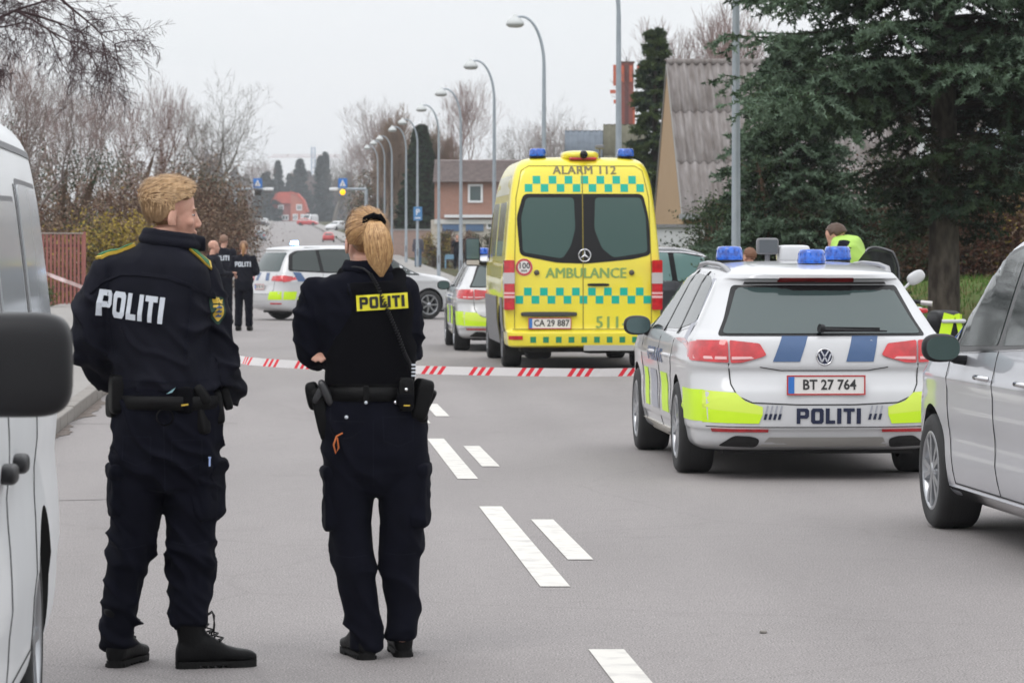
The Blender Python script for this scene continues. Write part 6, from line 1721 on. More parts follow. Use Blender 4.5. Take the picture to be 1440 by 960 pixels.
def plant_all():
    zg = lambda x, y: zt(x, y)
    def at(px, Y): return (px - 720) * Y / F
    # --- left side
    G = 'bare trees along the left of the road'
    L = [('oak', 'wide bare oak with dark spreading crown left of the crossing gantry', 305, 200, 1.2, .3), ('birch', 'slender bare birch with reddish twigs between the oak and the fence', 200, 150, .92, 1.), ('ash', 'bare ash rising behind the blond officer', 150, 140, .88, 2.),
         ('birch', 'reddish bare birch beyond the red slatted fence', 105, 125, .80, 4.), ('ash', 'bare ash with forked stems above the white van roof', 45, 105, .78, 5.),
         ('ash', 'hazy bare tree left of the wide oak', 238, 260, 1.25, 1.2), ('birch', 'thin bare birch standing farthest left behind the van', 5, 115, .88, .5)]
    for i, (k, lb, px, Y, s, rz) in enumerate(L): x = at(px, Y); bare_tree(k, lb, x, Y, zg(x, Y), s, rz, G)
    # the near tree whose hanging branch enters at the top left
    bt = thing('birch_tree', 'near bare birch whose long hanging branch enters the top left corner', 'tree', loc=(-8.9, 50, .05))
    T = [(0, 0, 0, .05, 0, 2., .2, .17), (.05, 0, 2, .0, 0, 4, .17, .14), (0, 0, 4, -.1, .1, 7, .14, .08)]
    r = random.Random(5); S = []
    def limb_(p, d, ln, rad, dep):
        n = 4; q = p
        for i in range(n):
            d = (d + Vector((r.gauss(0, .13), r.gauss(0, .13), r.gauss(0, .10) - (.07 if dep < 3 else .015)))).normalized(); q2 = q + d * ln / n
            S.append((*q, *q2, max(.0028, rad * (1 - .2 * i)), max(.0022, rad * (1 - .2 * (i + 1))))); q = q2
            if dep > 0:
                for _ in range(2 if dep > 1 else 3):
                    sd = d.orthogonal().normalized(); sd.rotate(Matrix.Rotation(r.uniform(0, 6.28), 3, d))
                    limb_(q, (d * .55 + sd * r.uniform(.4, .9) + Vector((.05, 0, -.12))).normalized(), ln * r.uniform(.35, .62), rad * .45, dep - 1)
    limb_(Vector((0, 0, 4.3)), Vector((1, -.1, .25)), 2.55, .05, 4)
    limb_(Vector((0, 0, 5.1)), Vector((.9, .3, .15)), 2.2, .028, 3)
    link('trunk', seg_mesh('trunk', T, M('bark birch grey', (.25, .22, .2), .9, c2=(.08, .07, .07), scale=7, stretch=(1, 1, 3)), 9), bt)
    link('branches', seg_mesh('branches', S, M('dark plum twigs', (.07, .045, .048), .9, spec=.1), 4), bt)['kind'] = 'stuff'
    GS = 'shrubs behind the slatted fence'
    tl = [m_tanleaf, m_brownleaf, m_redleaf]
    for i, (px, Y, rx, H, mats, lb, w) in enumerate([
        (100, 96, 2.6, 3.8, tl, 'tan twiggy shrub over the left end of the slatted fence', [5, 2, 1]), (150, 94, 1.5, 2.5, [m_ochre, m_tanleaf, m_yew2], 'yellow budding shrub just right of the slatted fence', [6, 2, 1]),
        (215, 110, 2.6, 4.4, tl, 'brown twiggy shrub behind the blond officer', [3, 3, 1]), (140, 122, 3.4, 6.2, tl, 'tall brown thicket behind the slatted fence', [4, 3, 1]), (262, 130, 2.4, 5.2, [m_brownleaf, m_tanleaf, m_yew2], 'dark brown thicket right of the blond officer', [4, 2, 1]),
        (62, 118, 3.4, 6.4, [m_tanleaf, m_yew2, m_yew], 'mixed evergreen thicket behind the van roof', [2, 2, 3]), (296, 170, 2.0, 3.8, [m_brownleaf, m_tanleaf, m_yew2], 'low brown thicket behind the far officers', [3, 3, 1]), (315, 230, 2.6, 4.0, [m_tanleaf, m_brownleaf, m_yew2], 'distant tan hedge by the gantry post', [3, 2, 1]),
        (283, 190, 2.2, 5.5, [m_yew, m_yew2, m_brownleaf], 'dark green conifer shrub under the wide oak', [4, 2, 1]), (82, 92, .5, .9, [m_ivy, m_yew2], 'small green bush in front of the slatted fence', [3, 1])]):
        x = at(px, Y); y = Y
        shrub(lb, x, y if H > 1 else 86.6, zg(x, y), rx, 1.2 if H > 1 else .3, H, mats, 40 + i, n=16000 if H > 1 else 1500, leaf=.055 if H > 1 else .045, twigs=900 if H > 1 else 60, group=GS, weights=w)
    # --- far tree line and conifers
    G2 = 'far trees on the rise'
    for i, (px, Y, s) in enumerate([(330, 820, 1.5), (365, 900, 1.6), (395, 980, 1.5), (425, 1000, 1.5), (470, 700, 1.7), (500, 620, 1.6), (525, 560, 1.6), (545, 480, 1.5), (460, 940, 1.7), (300, 700, 1.7), (350, 1000, 1.9), (412, 960, 1.5), (487, 880, 1.8), (440, 990, 1.3)]):
        x = at(px, Y); k = ('oak', 'birch', 'ash', 'bushy')[i % 4]
        bare_tree(k, 'faint bare tree on the rise ' + ('behind the left gantry post', 'left of the blue crossing sign', 'over the left end of the red roof', 'over the right end of the red roof', 'just right of the pointed conifers', 'behind the ponytailed head', 'left of the farthest street lamp', 'behind the farthest street lamp', 'between the crane and the pointed conifers', 'behind the oak crown', 'under the crane jib at left', 'behind the broad round conifer', 'above the amber lamp', 'right under the crane mast')[i], x, Y, zg(x, Y), s * (1.7 if k == 'bushy' else 1), i * 1.3, G2)
    # the wood that closes the view reads as one mass
    g = np.random.default_rng(3); n = 42000; pxs = g.uniform(250, 640, n); Yw = g.uniform(1010, 1080, n); xw = (pxs - 720) * Yw / F
    prof = 9 + 4.5 * np.sin(pxs * .045) + 3 * np.sin(pxs * .13 + 1) + 2 * np.sin(pxs * .31) + np.where(pxs < 360, (360 - pxs) * .08, 0) + np.where(pxs > 470, (pxs - 470) * .07, 0)
    zw = 9.6 + prof * g.random(n) ** .8; p = np.stack([xw, Yw, zw], 1); u = g.normal(0, 1, (n, 3)); u /= np.linalg.norm(u, axis=1, keepdims=True); v = np.cross(u, g.normal(0, 1, (n, 3))); v /= np.linalg.norm(v, axis=1, keepdims=True); sz = g.uniform(.35, .9, (n, 1))
    V = np.stack([p - u * sz, p - v * sz * .5, p + u * sz, p + v * sz * .5], 1).reshape(-1, 3)
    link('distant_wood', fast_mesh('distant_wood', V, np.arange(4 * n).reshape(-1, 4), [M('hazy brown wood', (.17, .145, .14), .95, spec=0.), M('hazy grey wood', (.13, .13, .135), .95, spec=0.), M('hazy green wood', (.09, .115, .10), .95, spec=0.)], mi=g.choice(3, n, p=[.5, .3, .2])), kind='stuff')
    n = 26000; pxs = g.uniform(-40, 345, n); Yw = g.uniform(285, 320, n); xw = (pxs - 720) * Yw / F
    prof = 6.2 + 1.6 * np.sin(pxs * .04) + 1.0 * np.sin(pxs * .11 + 1) + .8 * np.sin(pxs * .23) - np.where(pxs > 280, (pxs - 280) * .05, 0)
    zw = 1.6 + prof * g.random(n) ** 1.0; p = np.stack([xw, Yw, zw], 1); u = g.normal(0, 1, (n, 3)); u /= np.linalg.norm(u, axis=1, keepdims=True); v = np.cross(u, g.normal(0, 1, (n, 3))); v /= np.linalg.norm(v, axis=1, keepdims=True); sz = g.uniform(.10, .24, (n, 1))
    V = np.stack([p - u * sz, p - v * sz * .35, p + u * sz, p + v * sz * .35], 1).reshape(-1, 3)
    link('brown_wood', fast_mesh('brown_wood', V, np.arange(4 * n).reshape(-1, 4), [m_tanleaf, M('grey brown twigs', (.17, .14, .125), .95, spec=0.), m_yew2], mi=g.choice(3, n, p=[.45, .43, .12])), kind='stuff')
    for i, (px, Y, rx, H, mats, w, lb) in enumerate([(585, 300, 2.6, 9.5, [m_tanleaf, m_brownleaf, m_yew2], [4, 2, 2], 'tall brown thicket behind the tall dark conifer'), (540, 330, 3.2, 9.0, [m_tanleaf, m_brownleaf, m_yew2], [3, 2, 3], 'brown and green thicket behind the row of far lamps'), (530, 420, 3.2, 8.0, [m_tanleaf, m_brownleaf], [3, 2], 'brown thicket right of the amber crossing lamp')]):
        x = at(px, Y); shrub(lb, x, Y, zg(x, Y), rx, 1.5, H, mats, 140 + i, n=9000, leaf=.13, twigs=700, group='thickets behind the lamp row', weights=w, clumps=50)
    far = [M('far needle green', (.05, .085, .08), .9), M('far needle dark', (.035, .06, .055), .9), M('far needle inner', (.03, .04, .04), .9)]
    for i, (px, Y, H, rd, lb) in enumerate([(391, 930, 16, 2.4, 'thin pointed conifer behind the left of the red roof'), (408, 960, 13, 4.0, 'broad round topped conifer over the red roof'), (422, 950, 17, 4.5, 'taller broad conifer right above the red roof'), (450, 880, 17, 2.2, 'first of two pointed conifers left of the yellow lamp'), (458, 900, 18, 2.2, 'second pointed conifer close to the yellow lamp'), (375, 900, 13, 4.5, 'broad conifer left of the red roof')]):
        x = at(px, Y); spruce(lb, x, Y, zg(x, Y), H, rd, 60 + i, z0=.3, mats=far, dens=.5, per=8, group='conifers on the far rise', needle=.7, trunk=.25)
    # --- middle right, beside the lamp row
    G3 = 'bare trees behind the street lamps'
    for i, (k, lb, px, Y, s, rz) in enumerate([('birch', 'reddish bare tree behind the most distant lamps', 535, 330, 1.3, .4), ('ash', 'bare tree crowded behind the middle lamps', 560, 300, 1.35, 2.), ('bushy', 'thick bare tree left of the tall dark conifer', 548, 280, 2.0, 1.), ('birch', 'reddish bare tree above the brick shop', 655, 235, 1.25, 3.), ('oak', 'bare tree over the brick shop roof', 690, 240, 1.0, 5.), ('ash', 'pale bare tree between the brick shop and the ambulance', 740, 260, 1.05, .9), ('oak', 'pale round bare tree above the ambulance roof', 822, 330, 1.45, 2.2), ('birch', 'pale bare tree left of the antenna tower', 790, 340, 1.25, 4.), ('bushy', 'low bare tree beside the brick shop', 620, 240, 1.6, 2.8)]):
        x = at(px, Y); bare_tree(k, lb, x, Y, zg(x, Y), s, rz, G3)
    for i, (k, lb, px, Y, s, rz) in enumerate([('birch', 'pollarded bare tree over the left of the long corrugated roof', 975, 125, 1.02, 1.), ('birch', 'taller pollarded bare tree over the corrugated roof beside the near lamp post', 1022, 128, 1.10, 3.), ('ash', 'bare tree rising behind the blue spruce', 1090, 125, 1.0, 2.)]):
        x = at(px, Y); bare_tree(k, lb, x, Y, zg(x, Y), s, rz, 'bare trees behind the corrugated roof')
    x = at(592, 240); spruce('tall dark conifer behind the middle street lamps', x, 240, zg(x, 240), 9.2, 1.9, 71, z0=.3, mats=[m_needle, m_needle_in, m_needle_in], dens=1.7, per=14, needle=.2)
    GH = 'trimmed hedges by the brick shop'
    for i, (px, Y, rx, H, mats, lb) in enumerate([(613, 190, .75, 2.15, [m_yew2, m_ochre, m_brownleaf], 'olive trimmed hedge behind the walking man'), (645, 191, .85, 2.1, [m_brownleaf, m_redleaf, m_tanleaf], 'brown trimmed hedge right of the olive one'), (680, 196, .8, 1.9, [m_yew2, m_yew, m_brownleaf], 'green trimmed hedge beside the ambulance mirror')]):
        x = at(px, Y); shrub(lb, x, Y, zg(x, Y), rx, .8, H, mats, 90 + i, n=5000, leaf=.06, twigs=100, name='hedge', cat='hedge', group=GH, flat=1, clumps=60)
    # --- right side: ivy clad conifer, big blue spruce, dark shrubs, brown hedge
    x = at(921, 112); spruce('narrow ragged conifer left of the tan gable', x, 112, zg(x, 112), 8.2, 1.25, 78, z0=.4, mats=[m_ivy, m_needle, m_needle_in], dens=1.05, per=14, needle=.12)
    def skip(a, z, r):
        toward = math.sin(a) < -.25 and abs(math.cos(a)) < .75
        if toward and (z < 1.2 or 2.45 < z < 3.0): return True
        if z < 2.9: return r.random() < (.35 if math.cos(a) < 0 else .1)
        return 4.05 < z < 4.3 and r.random() < .7
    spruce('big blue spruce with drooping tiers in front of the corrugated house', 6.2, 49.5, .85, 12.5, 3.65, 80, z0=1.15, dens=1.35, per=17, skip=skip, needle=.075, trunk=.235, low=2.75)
    GR = 'dark shrubs under the blue spruce'
    for i, (X_, Y, rx, H, mats, lb, w) in enumerate([
        (4.05, 63.5, .6, 3.0, [m_yew, m_yew2, m_ivy], 'dark green upright shrub right of the white garage', [4, 2, 1]), (4.5, 57, .9, 3.3, [m_yew, m_needle_in, m_yew2], 'dense dark yew behind the near lamp post', [5, 2, 1]), (5.4, 58, .9, 2.8, [m_yew, m_brownleaf, m_needle_in], 'brownish dark shrub left of the spruce trunk', [4, 2, 2]), (7.0, 64, 1.2, 2.4, [m_yew, m_brownleaf, m_needle_in], 'low dark shrub right behind the spruce trunk', [3, 3, 2]),
        (8.4, 65, 1.1, 1.9, [m_brownleaf, m_redleaf, m_tanleaf], 'red brown hedge bush right of the spruce trunk', [3, 3, 1]), (10.2, 65, 1.3, 2.3, [m_redleaf, m_tanleaf, m_ochre], 'ochre and red hedge bush at the right edge', [2, 3, 1]), (12.0, 65, 1.3, 2.2, [m_brownleaf, m_redleaf, m_ochre], 'brown hedge bush beyond the right edge of the silver car', [2, 3, 1]), (9.4, 68, 1.3, 3.0, [m_brownleaf, m_tanleaf, m_yew2], 'taller brown bush behind the red brown hedge', [3, 2, 1]),
        (4.0, 66, 1., 2.6, [m_yew, m_yew2], 'dark evergreen bush behind the yew', [1, 1])]):
        shrub(lb, X_, Y, zg(X_, Y), rx, .9, H, mats, 100 + i, n=15000, leaf=.042, twigs=500, group=GR, weights=w, clumps=34)
    x = 4.35; spruce('second smaller spruce just behind the near lamp post', 4.65, 57.4, zg(4.65, 57.4), 5.2, 1.75, 83, z0=.4, dens=1.5, per=16, needle=.075, trunk=.10)
# ---------------------------------------------------------------- street furniture
m_pole = M('galvanised pole', (.36, .40, .44), .5, metal=.3, c2=(.30, .34, .38), scale=3)
m_lampshade = M('grey lamp housing', (.55, .57, .57), .5)
m_signblue = M('sign blue', (.02, .17, .55), .5)
m_signwhite = M('sign white', (.75, .76, .78), .5)
def street_lamp(x, y, label, H=8.0, group='street lamps along the right of the road'):
    z = zr(y) + .1
    t = thing('street_lamp', label, 'street lamp', loc=(x, y, z), group=group)
    b = MB(); b.lathe([(.085, 0), (.085, 1.2), (.072, 1.25), (.066, 3.5), (.05, H - 1.55)], (0, 0, 0), 'z', 14)
    pts = [(0, 0, H - 1.56)]
    for i in range(13):
        a = math.pi / 2 * i / 12 * 1.12; pts.append((-.62 * (1 - math.cos(a)), 0, H - 1.5 + 1.35 * math.sin(a)))
    b.tube(pts, [.05 - .0014 * i for i in range(len(pts))], 10); b.build('pole', m_pole, t)
    e = pts[-1]
    b = MB(); b.lathe([(0, .16), (.05, .15), (.07, .08), (.17, .02), (.24, -.08), (.25, -.16), (.0, -.165)], (e[0] - .06, 0, e[2] - .06), 'z', 22); s = b.build('lamp_shade', m_lampshade, t)
    b = MB(); b.lathe([(.22, -.166), (.18, -.21), (0, -.23)], (e[0] - .06, 0, e[2] - .06), 'z', 20); b.build('lamp_glass', M('lamp bowl', (.55, .56, .55), .3), s)
    b = MB(); b.cbox((0, -.084, .8), (.07, .012, .35)); b.build('hatch', m_greyplast, t)
    return t

def corrugated(parent, P0, ux, uy, W, Hh, cols, rws, mat, pitch=.18, amp=.035, nrm=None):
    """sheets laid over a slope: P0 lower left corner, ux along the eave, uy up the slope"""
    P0, ux, uy = Vector(P0), Vector(ux).normalized(), Vector(uy).normalized(); n = ux.cross(uy)
    if n.z < 0: n = -n
    for r in range(rws):
        for c in range(cols):
            V = []; w = W / cols; h = Hh / rws; k = max(4, int(math.ceil(w / pitch * 8)))
            for j in (0, 1):
                for i in range(k + 1):
                    u = c * w + w * i / k; a = amp * math.cos(2 * math.pi * u / pitch)
                    V.append(P0 + ux * u + uy * (r * h + (j * (h + .08) - .0)) + n * (a + (.022 if j == 0 else .0) + r * .002 + .03))
            V += [v - n * .012 for v in V]; m = k + 1; Fc = []
            for i in range(k): Fc += [(i, i + 1, m + i + 1, m + i), (2 * m + i, 3 * m + i, 3 * m + i + 1, 2 * m + i + 1), (i, 2 * m + i, 2 * m + i + 1, i + 1)]
            link('roof_sheet', fast_mesh('roof_sheet', np.array([tuple(v) for v in V]), np.array(Fc), mat, smooth=True), parent)

def window(parent, x0, x1, z0, z1, y, t=.08, mullion=True):
    b = MB(); f = y - .05
    b.box(x0, x1, f, y + .02, z0, z0 + t); b.box(x0, x1, f, y + .02, z1 - t, z1); b.box(x0, x0 + t, f, y + .02, z0 + t, z1 - t); b.box(x1 - t, x1, f, y + .02, z0 + t, z1 - t)
    if mullion: b.box((x0 + x1) / 2 - t / 3, (x0 + x1) / 2 + t / 3, f, y + .02, z0 + t, z1 - t)
    w = b.build('window', m_signwhite, parent)
    b = MB(); b.box(x0 + t, x1 - t, y - .02, y + .0, z0 + t, z1 - t); b.build('pane', M('house window glass', (.05, .08, .08), .06, spec=.8), w)

def buildings():
    # long house with steep corrugated roof and tan board gable
    h = thing('corrugated_roof_house', 'tan boarded house with long grey corrugated roof behind the lamp post', 'house', loc=(4.5, 100, 0))
    tan = M('tan painted boards', (.40, .27, .15), .8, c2=(.34, .225, .12), scale=4, stretch=(3, 3, .3))
    roofm = M('weathered rib shade roof', (.27, .25, .245), .9, c2=(.13, .11, .10), scale=2.2, detail=8, stretch=(3.5, .35, .35), bump=.3, lo=.3, hi=.7)  # dark streaks give dirt and painted shade to the ribs
    b = MB(); b.box(0.04, 9, -8.5, 8.5, 0, 2.5); b.prism([(-8.5, 2.5), (8.5, 2.5), (0, 6.80)], .04, 9, 'x'); b.build('wall', tan, h)
    y = -8.9
    while y < 8.9:      # vertical gable boards
        top = 7.05 - abs(y + .15) * .5 - .12
        bb = MB(); bb.box(.0, .035, y + .012, y + .288, 0.15, top); bb.build('gable_board', tan, h); y += .30
    sl = Vector((0, 9.2, 4.5)); corrugated(h, (-.01, -9.25, 2.40), (1, 0, 0), sl, 8.8, sl.length, 9, 3, roofm, pitch=.244, amp=.045)
    sl2 = Vector((0, -9.2, 4.5)); corrugated(h, (.06, 9.25, 2.40), (1, 0, 0), sl2, 8.8, sl2.length, 3, 2, roofm, pitch=.36, amp=.05)
    b = MB(); b.tube([(-.02, 0, 6.98), (8.7, 0, 6.98)], .11, 8); b.build('ridge_cap', roofm, h)
    bg = M('gable trim boards', (.30, .29, .28), .8)
    for s in (-1, 1):
        b = MB(); b.prism([(s * 9.25, 2.30), (s * 9.25, 2.44), (0, 6.94), (0, 6.80)], -.035, -.005, 'x'); b.build('barge_board', bg, h)
    b = MB(); b.box(-.1, 8.7, -9.32, -9.2, 2.36, 2.5); b.build('gutter', M('zinc gutter', (.30, .31, .33), .5, metal=.5), h)
    window(h, .5, 1.5, 1.55, 2.3, -8.52)
    g = thing('garage', 'low white garage wall between the ambulance and the dark shrubs', 'garage', loc=(3.3, 80, 0))
    wh = M('white render', (.55, .56, .58), .85, c2=(.48, .49, .50), scale=2)
    b = MB(); b.box(0, 1.25, 0, 3, 0, 2.08); b.build('wall', wh, g); b = MB(); b.box(-.06, 1.31, -.08, 3.08, 2.08, 2.15); b.build('roof_edge', M('grey felt edge', (.2, .2, .21), .8), g)
    b = MB(); b.box(1.28, 1.62, .1, .5, 0, 1.9); b.build('brick_pier', M('pale brick', (.40, .24, .20), .9, c2=(.33, .2, .17), scale=12), g)
    # second corrugated house at the right edge
    h2 = thing('corrugated_roof_house', 'house at the right edge with grey corrugated roof and white dormer', 'house', loc=(8.6, 68, 0.9))
    b = MB(); b.box(.2, 9, 0, 8, 0, 2.0); b.prism([(0, 2.0), (8, 2.0), (4, 5.1)], .2, 9, 'x'); b.build('wall', wh, h2)
    s3 = Vector((0, 4.2, 3.3)); corrugated(h2, (-.1, -.2, 1.9), (1, 0, 0), s3, 9.2, s3.length, 8, 3, roofm, pitch=.24, amp=.045)
    b = MB(); b.prism([(.62, 1.9), (1.75, 1.9), (1.6, 3.1), (.75, 3.1)], -.15, 2.2, 'y'); b.build('dormer_wall', M('pale blue white cladding', (.50, .56, .62), .7), h2)
    b = MB(); b.box(.75, 1.62, -.2, -.14, 2.1, 2.17); b.build('dormer_sill', M('dark red brown board', (.12, .05, .04), .8), h2)
    # brick shop behind the hedges
    Y = 215.; s = F / Y; X = lambda p: (p - 720) / s; Z = lambda p: CAMH + (350 - p) / s
    sh = thing('brick_shop', 'two storey orange brick shop with white fascia and blue signs', 'shop', loc=(0, Y, 0))
    brick = bpy.data.materials.new('orange brick'); brick.use_nodes = True; nt = brick.node_tree
    br = nt.nodes.new('ShaderNodeTexBrick'); br.inputs['Color1'].default_value = (.36, .185, .135, 1); br.inputs['Color2'].default_value = (.30, .15, .11, 1); br.inputs['Mortar'].default_value = (.36, .28, .24, 1); br.inputs['Scale'].default_value = 4
    tc = nt.nodes.new('ShaderNodeTexCoord'); mp = nt.nodes.new('ShaderNodeMapping'); mp.inputs['Rotation'].default_value = (R(90), 0, 0); nt.links.new(tc.outputs['Object'], mp.inputs[0]); nt.links.new(mp.outputs[0], br.inputs[0]); nt.links.new(br.outputs[0], nt.nodes['Principled BSDF'].inputs['Base Color']); nt.nodes['Principled BSDF'].inputs['Roughness'].default_value = .9; MATS['orange brick'] = brick
    b = MB(); b.box(X(611), X(760), 0, 9, Z(308), Z(256)); b.build('wall', brick, sh)
    b = MB(); b.box(X(606), X(760), -.1, 9, .8, Z(309)); b.build('ground_floor_wall', M('cream render', (.50, .46, .40), .85), sh)
    b = MB(); b.prism([(-.4, Z(256)), (9.4, Z(256)), (4.5, Z(222))], X(609), X(765), 'x'); rf = b.build('roof', M('grey brown roof tiles', (.22, .18, .17), .9, c2=(.16, .13, .125), scale=3), sh)
    for k in range(14):
        b = MB(); zz = Z(256) + k * .105; b.box(X(609), X(765), -.42 + k * .34, -.36 + k * .34, zz, zz + .06); b.build('tile_course', M('grey brown roof tiles', (.2, .2, .2)), rf)
    window(sh, X(658), X(679), Z(285), Z(259), -.02, t=.13, mullion=False)
    b = MB(); b.box(X(625), X(700), -.5, -.1, Z(306), Z(302)); b.build('canopy_edge', m_signwhite, sh); b = MB(); b.box(X(611), X(700), -.25, -.12, Z(315), Z(308.5)); b.build('fascia', M('off white fascia', (.6, .6, .58), .6), sh)
    for a, c in ((622, 648), (655, 680)):
        b = MB(); b.box(X(a), X(c), -.2, -.12, Z(325), Z(315.5)); b.build('shop_sign', M('faded blue sign', (.08, .15, .27), .5), sh)
    window(sh, X(684), X(700), Z(322), Z(310), -.13, t=.1, mullion=False)
    w = thing('brick_wall', 'low pinkish garden wall behind the walking man', 'wall', loc=(0, 232, 0)); sw = F / 232
    b = MB(); b.box((540 - 720) / sw, (612 - 720) / sw, 0, .25, .8, CAMH + 26 / sw); b.build('wall_face', M('pink brick face', (.36, .25, .215), .9, c2=(.30, .22, .19), scale=6), w)
    b = MB(); b.box((539 - 720) / sw, (613 - 720) / sw, -.05, .3, CAMH + 26 / sw, CAMH + 28 / sw); b.build('coping', M('coping stone', (.3, .3, .3), .9), w)
    # roofs beyond the ambulance
    for (pa, pb, pr, Yh, c, lb) in ((797, 849, 183, 175, (.20, .235, .28), 'slate grey roofed house seen over the ambulance roof'), (852, 912, 174, 165, (.17, .165, .12), 'mossy roofed house beneath the antenna tower')):
        sc = F / Yh; x0, x1 = (pa - 720) / sc, (pb - 720) / sc; zr_ = CAMH + (350 - pr) / sc
        hh = thing('small_house', lb, 'house', loc=(0, Yh, 0)); b = MB(); b.box(x0 + .1, x1 - .1, 0, 6, 0, 3.2); b.prism([(0, 3.2), (6, 3.2), (3, zr_ - .15)], x0 + .1, x1 - .1, 'x'); b.build('wall', wh if pa < 800 else tan, hh)
        rm = M('roof ' + lb[:6], c, .85, c2=tuple(v * .8 for v in c), scale=3); sv = Vector((0, 3.2, zr_ - 3.1)); corrugated(hh, (x0 - .05, -.2, 3.1), (1, 0, 0), sv, x1 - x0 + .1, sv.length, 3, 3, rm, pitch=.3, amp=.02)
        sv = Vector((0, -3.2, zr_ - 3.1)); corrugated(hh, (x0 - .05, 6.2, 3.1), (1, 0, 0), sv, x1 - x0 + .1, sv.length, 1, 1, rm, pitch=.3, amp=.02)
    # red brick tower with phone antennas
    Yt = 250.; st = F / Yt; tx = (881 - 720) / st
    t = thing('antenna_tower', 'square red brick tower carrying orange phone antennas', 'tower', loc=(tx, Yt, 0)); zt_ = lambda p: CAMH + (350 - p) / st
    bk = M('dark red brick', (.28, .085, .065), .9, c2=(.22, .07, .055), scale=8)
    b = MB(); b.box(-.5, .5, -.5, .5, 1, zt_(89)); b.build('shaft', bk, t); b = MB(); b.box(-.58, .58, -.58, .58, zt_(89), zt_(87)); b.build('cap', M('dark cap', (.12, .06, .05), .8), t)
    b = MB(); b.box(-.14, .14, -.53, -.49, 1, zt_(92)); b.build('recess_strip', M('very dark brick', (.12, .05, .05), .9), t)
    orange = M('orange antenna shroud', (.55, .12, .06), .5)
    for x0, x1, a, c in ((-.98, -.72, 121, 92), (.74, .92, 120, 92), (-.42, -.2, 116, 93), (.2, .42, 116, 93), (-1.2, -.8, 132, 127), (-.95, -.7, 146, 141), (.45, .6, 175, 130)):
        b = MB(); b.box(x0, x1, -.62, -.52 if abs(x0) < .5 else -.3, zt_(a), zt_(c)); b.box(min(x0, 0) if x0 < -.5 else x0 - .1, x1 if x0 < -.5 else x1, -.4, -.36, zt_((a + c) / 2) - .04, zt_((a + c) / 2) + .04); b.build('antenna', orange, t)
    b = MB(); b.tube([(0, 0, zt_(88)), (0, 0, zt_(80))], .05, 6); b.build('finial', m_greyplast, t)
    # red roofed villa on the rise
    Yv = 900.; sv = F / Yv; V_ = lambda p: (p - 720) / sv; Zv = lambda p: CAMH + (350 - p) / sv; z0 = zr(Yv)
    v = thing('red_roofed_villa', 'red roofed brick villa at the top of the road', 'house', loc=(0, Yv, 0))
    rr = M('bright red tiles', (.60, .115, .075), .85, c2=(.52, .10, .07), scale=.8); rb = M('red villa brick', (.30, .09, .08), .9)
    b = MB(); b.prism([(V_(383), z0 - 1), (V_(410), z0 - 1), (V_(410), Zv(286)), (V_(383), Zv(286))], 0, 9, 'y'); b.build('wall', rb, v)
    b = MB(); b.prism([(V_(379), Zv(286)), (V_(411), Zv(286)), (V_(411), Zv(270)), (V_(388), Zv(270))], -.5, 9, 'y'); b.build('roof', rr, v)
    b = MB(); b.prism([(V_(409), z0 - 1), (V_(430.5), z0 - 1), (V_(430.5), Zv(297)), (V_(425), Zv(283)), (V_(417), Zv(274)), (V_(409), Zv(272))], -.9, 8, 'y'); b.build('gable_wall', M('orange villa brick', (.50, .17, .12), .9), v)
    for (p, q) in (((408, 269), (418, 271.5)), ((418, 271.5), (427, 281)), ((427, 281), (433, 298))):
        b = MB(); a_, c_ = (V_(p[0]), Zv(p[1])), (V_(q[0]), Zv(q[1])); n_ = Vector((c_[0] - a_[0], c_[1] - a_[1])).normalized(); w_ = (n_.y * .45, -n_.x * .45)
        b.prism([a_, c_, (c_[0] - w_[0] * -1, c_[1] + w_[1]), (a_[0] - w_[0] * -1, a_[1] + w_[1])], -1.2, 8.4, 'y'); b.build('gambrel_roof', rr, v)
    for (a, c, d, e, y) in ((391, 399, 295, 288, -.02), (417, 425, 296, 287.5, -.97), (384, 393, 310, 301, -.02), (396, 406, 310, 302, -.02), (412, 419, 310, 301, -.97), (423, 428, 309, 301, -.97)):
        window(v, V_(a), V_(c), Zv(d), Zv(e), y, t=.3)
    # blue tower crane far behind
    Yc = 1500.; sc = F / Yc; c = thing('tower_crane', 'pale blue tower crane faint in the distance', 'crane', loc=((440.5 - 720) / sc, Yc, 10)); zc = lambda p: CAMH + (350 - p) / sc - 10
    cb = M('crane blue', (.22, .33, .50), .6); cj = M('crane jib red grey', (.5, .33, .33), .6)
    b = MB(); w = .8
    for sx in (-w, w):
        for sy in (-w, w): b.tube([(sx, sy, 0), (sx, sy, zc(207))], .14, 4)
    zz = 0; k = 0
    while zz < zc(210): b.tube([(-w, -w, zz), (w, -w, zz + 2)], .1, 4); b.tube([(w, -w, zz), (-w, -w, zz + 2)], .1, 4); zz += 2
    m = b.build('mast', cb, c); m['kind'] = 'stuff'
    b = MB(); x0, x1 = (376 - 440) / sc, (478 - 440) / sc; zj = zc(221); b.tube([(x0, 0, zj), (x1, 0, zj)], .11, 4); b.tube([(x0 * .9, 0, zj + 1.0), (x1 * .95, 0, zj + 1.0)], .08, 4); x = x0 * .9
    while x < x1 * .92: b.tube([(x, 0, zj), (x + 1, 0, zj + 1)], .06, 4); b.tube([(x + 1, 0, zj + 1), (x + 2, 0, zj)], .06, 4); x += 2
    m = b.build('jib', cj, c); m['kind'] = 'stuff'

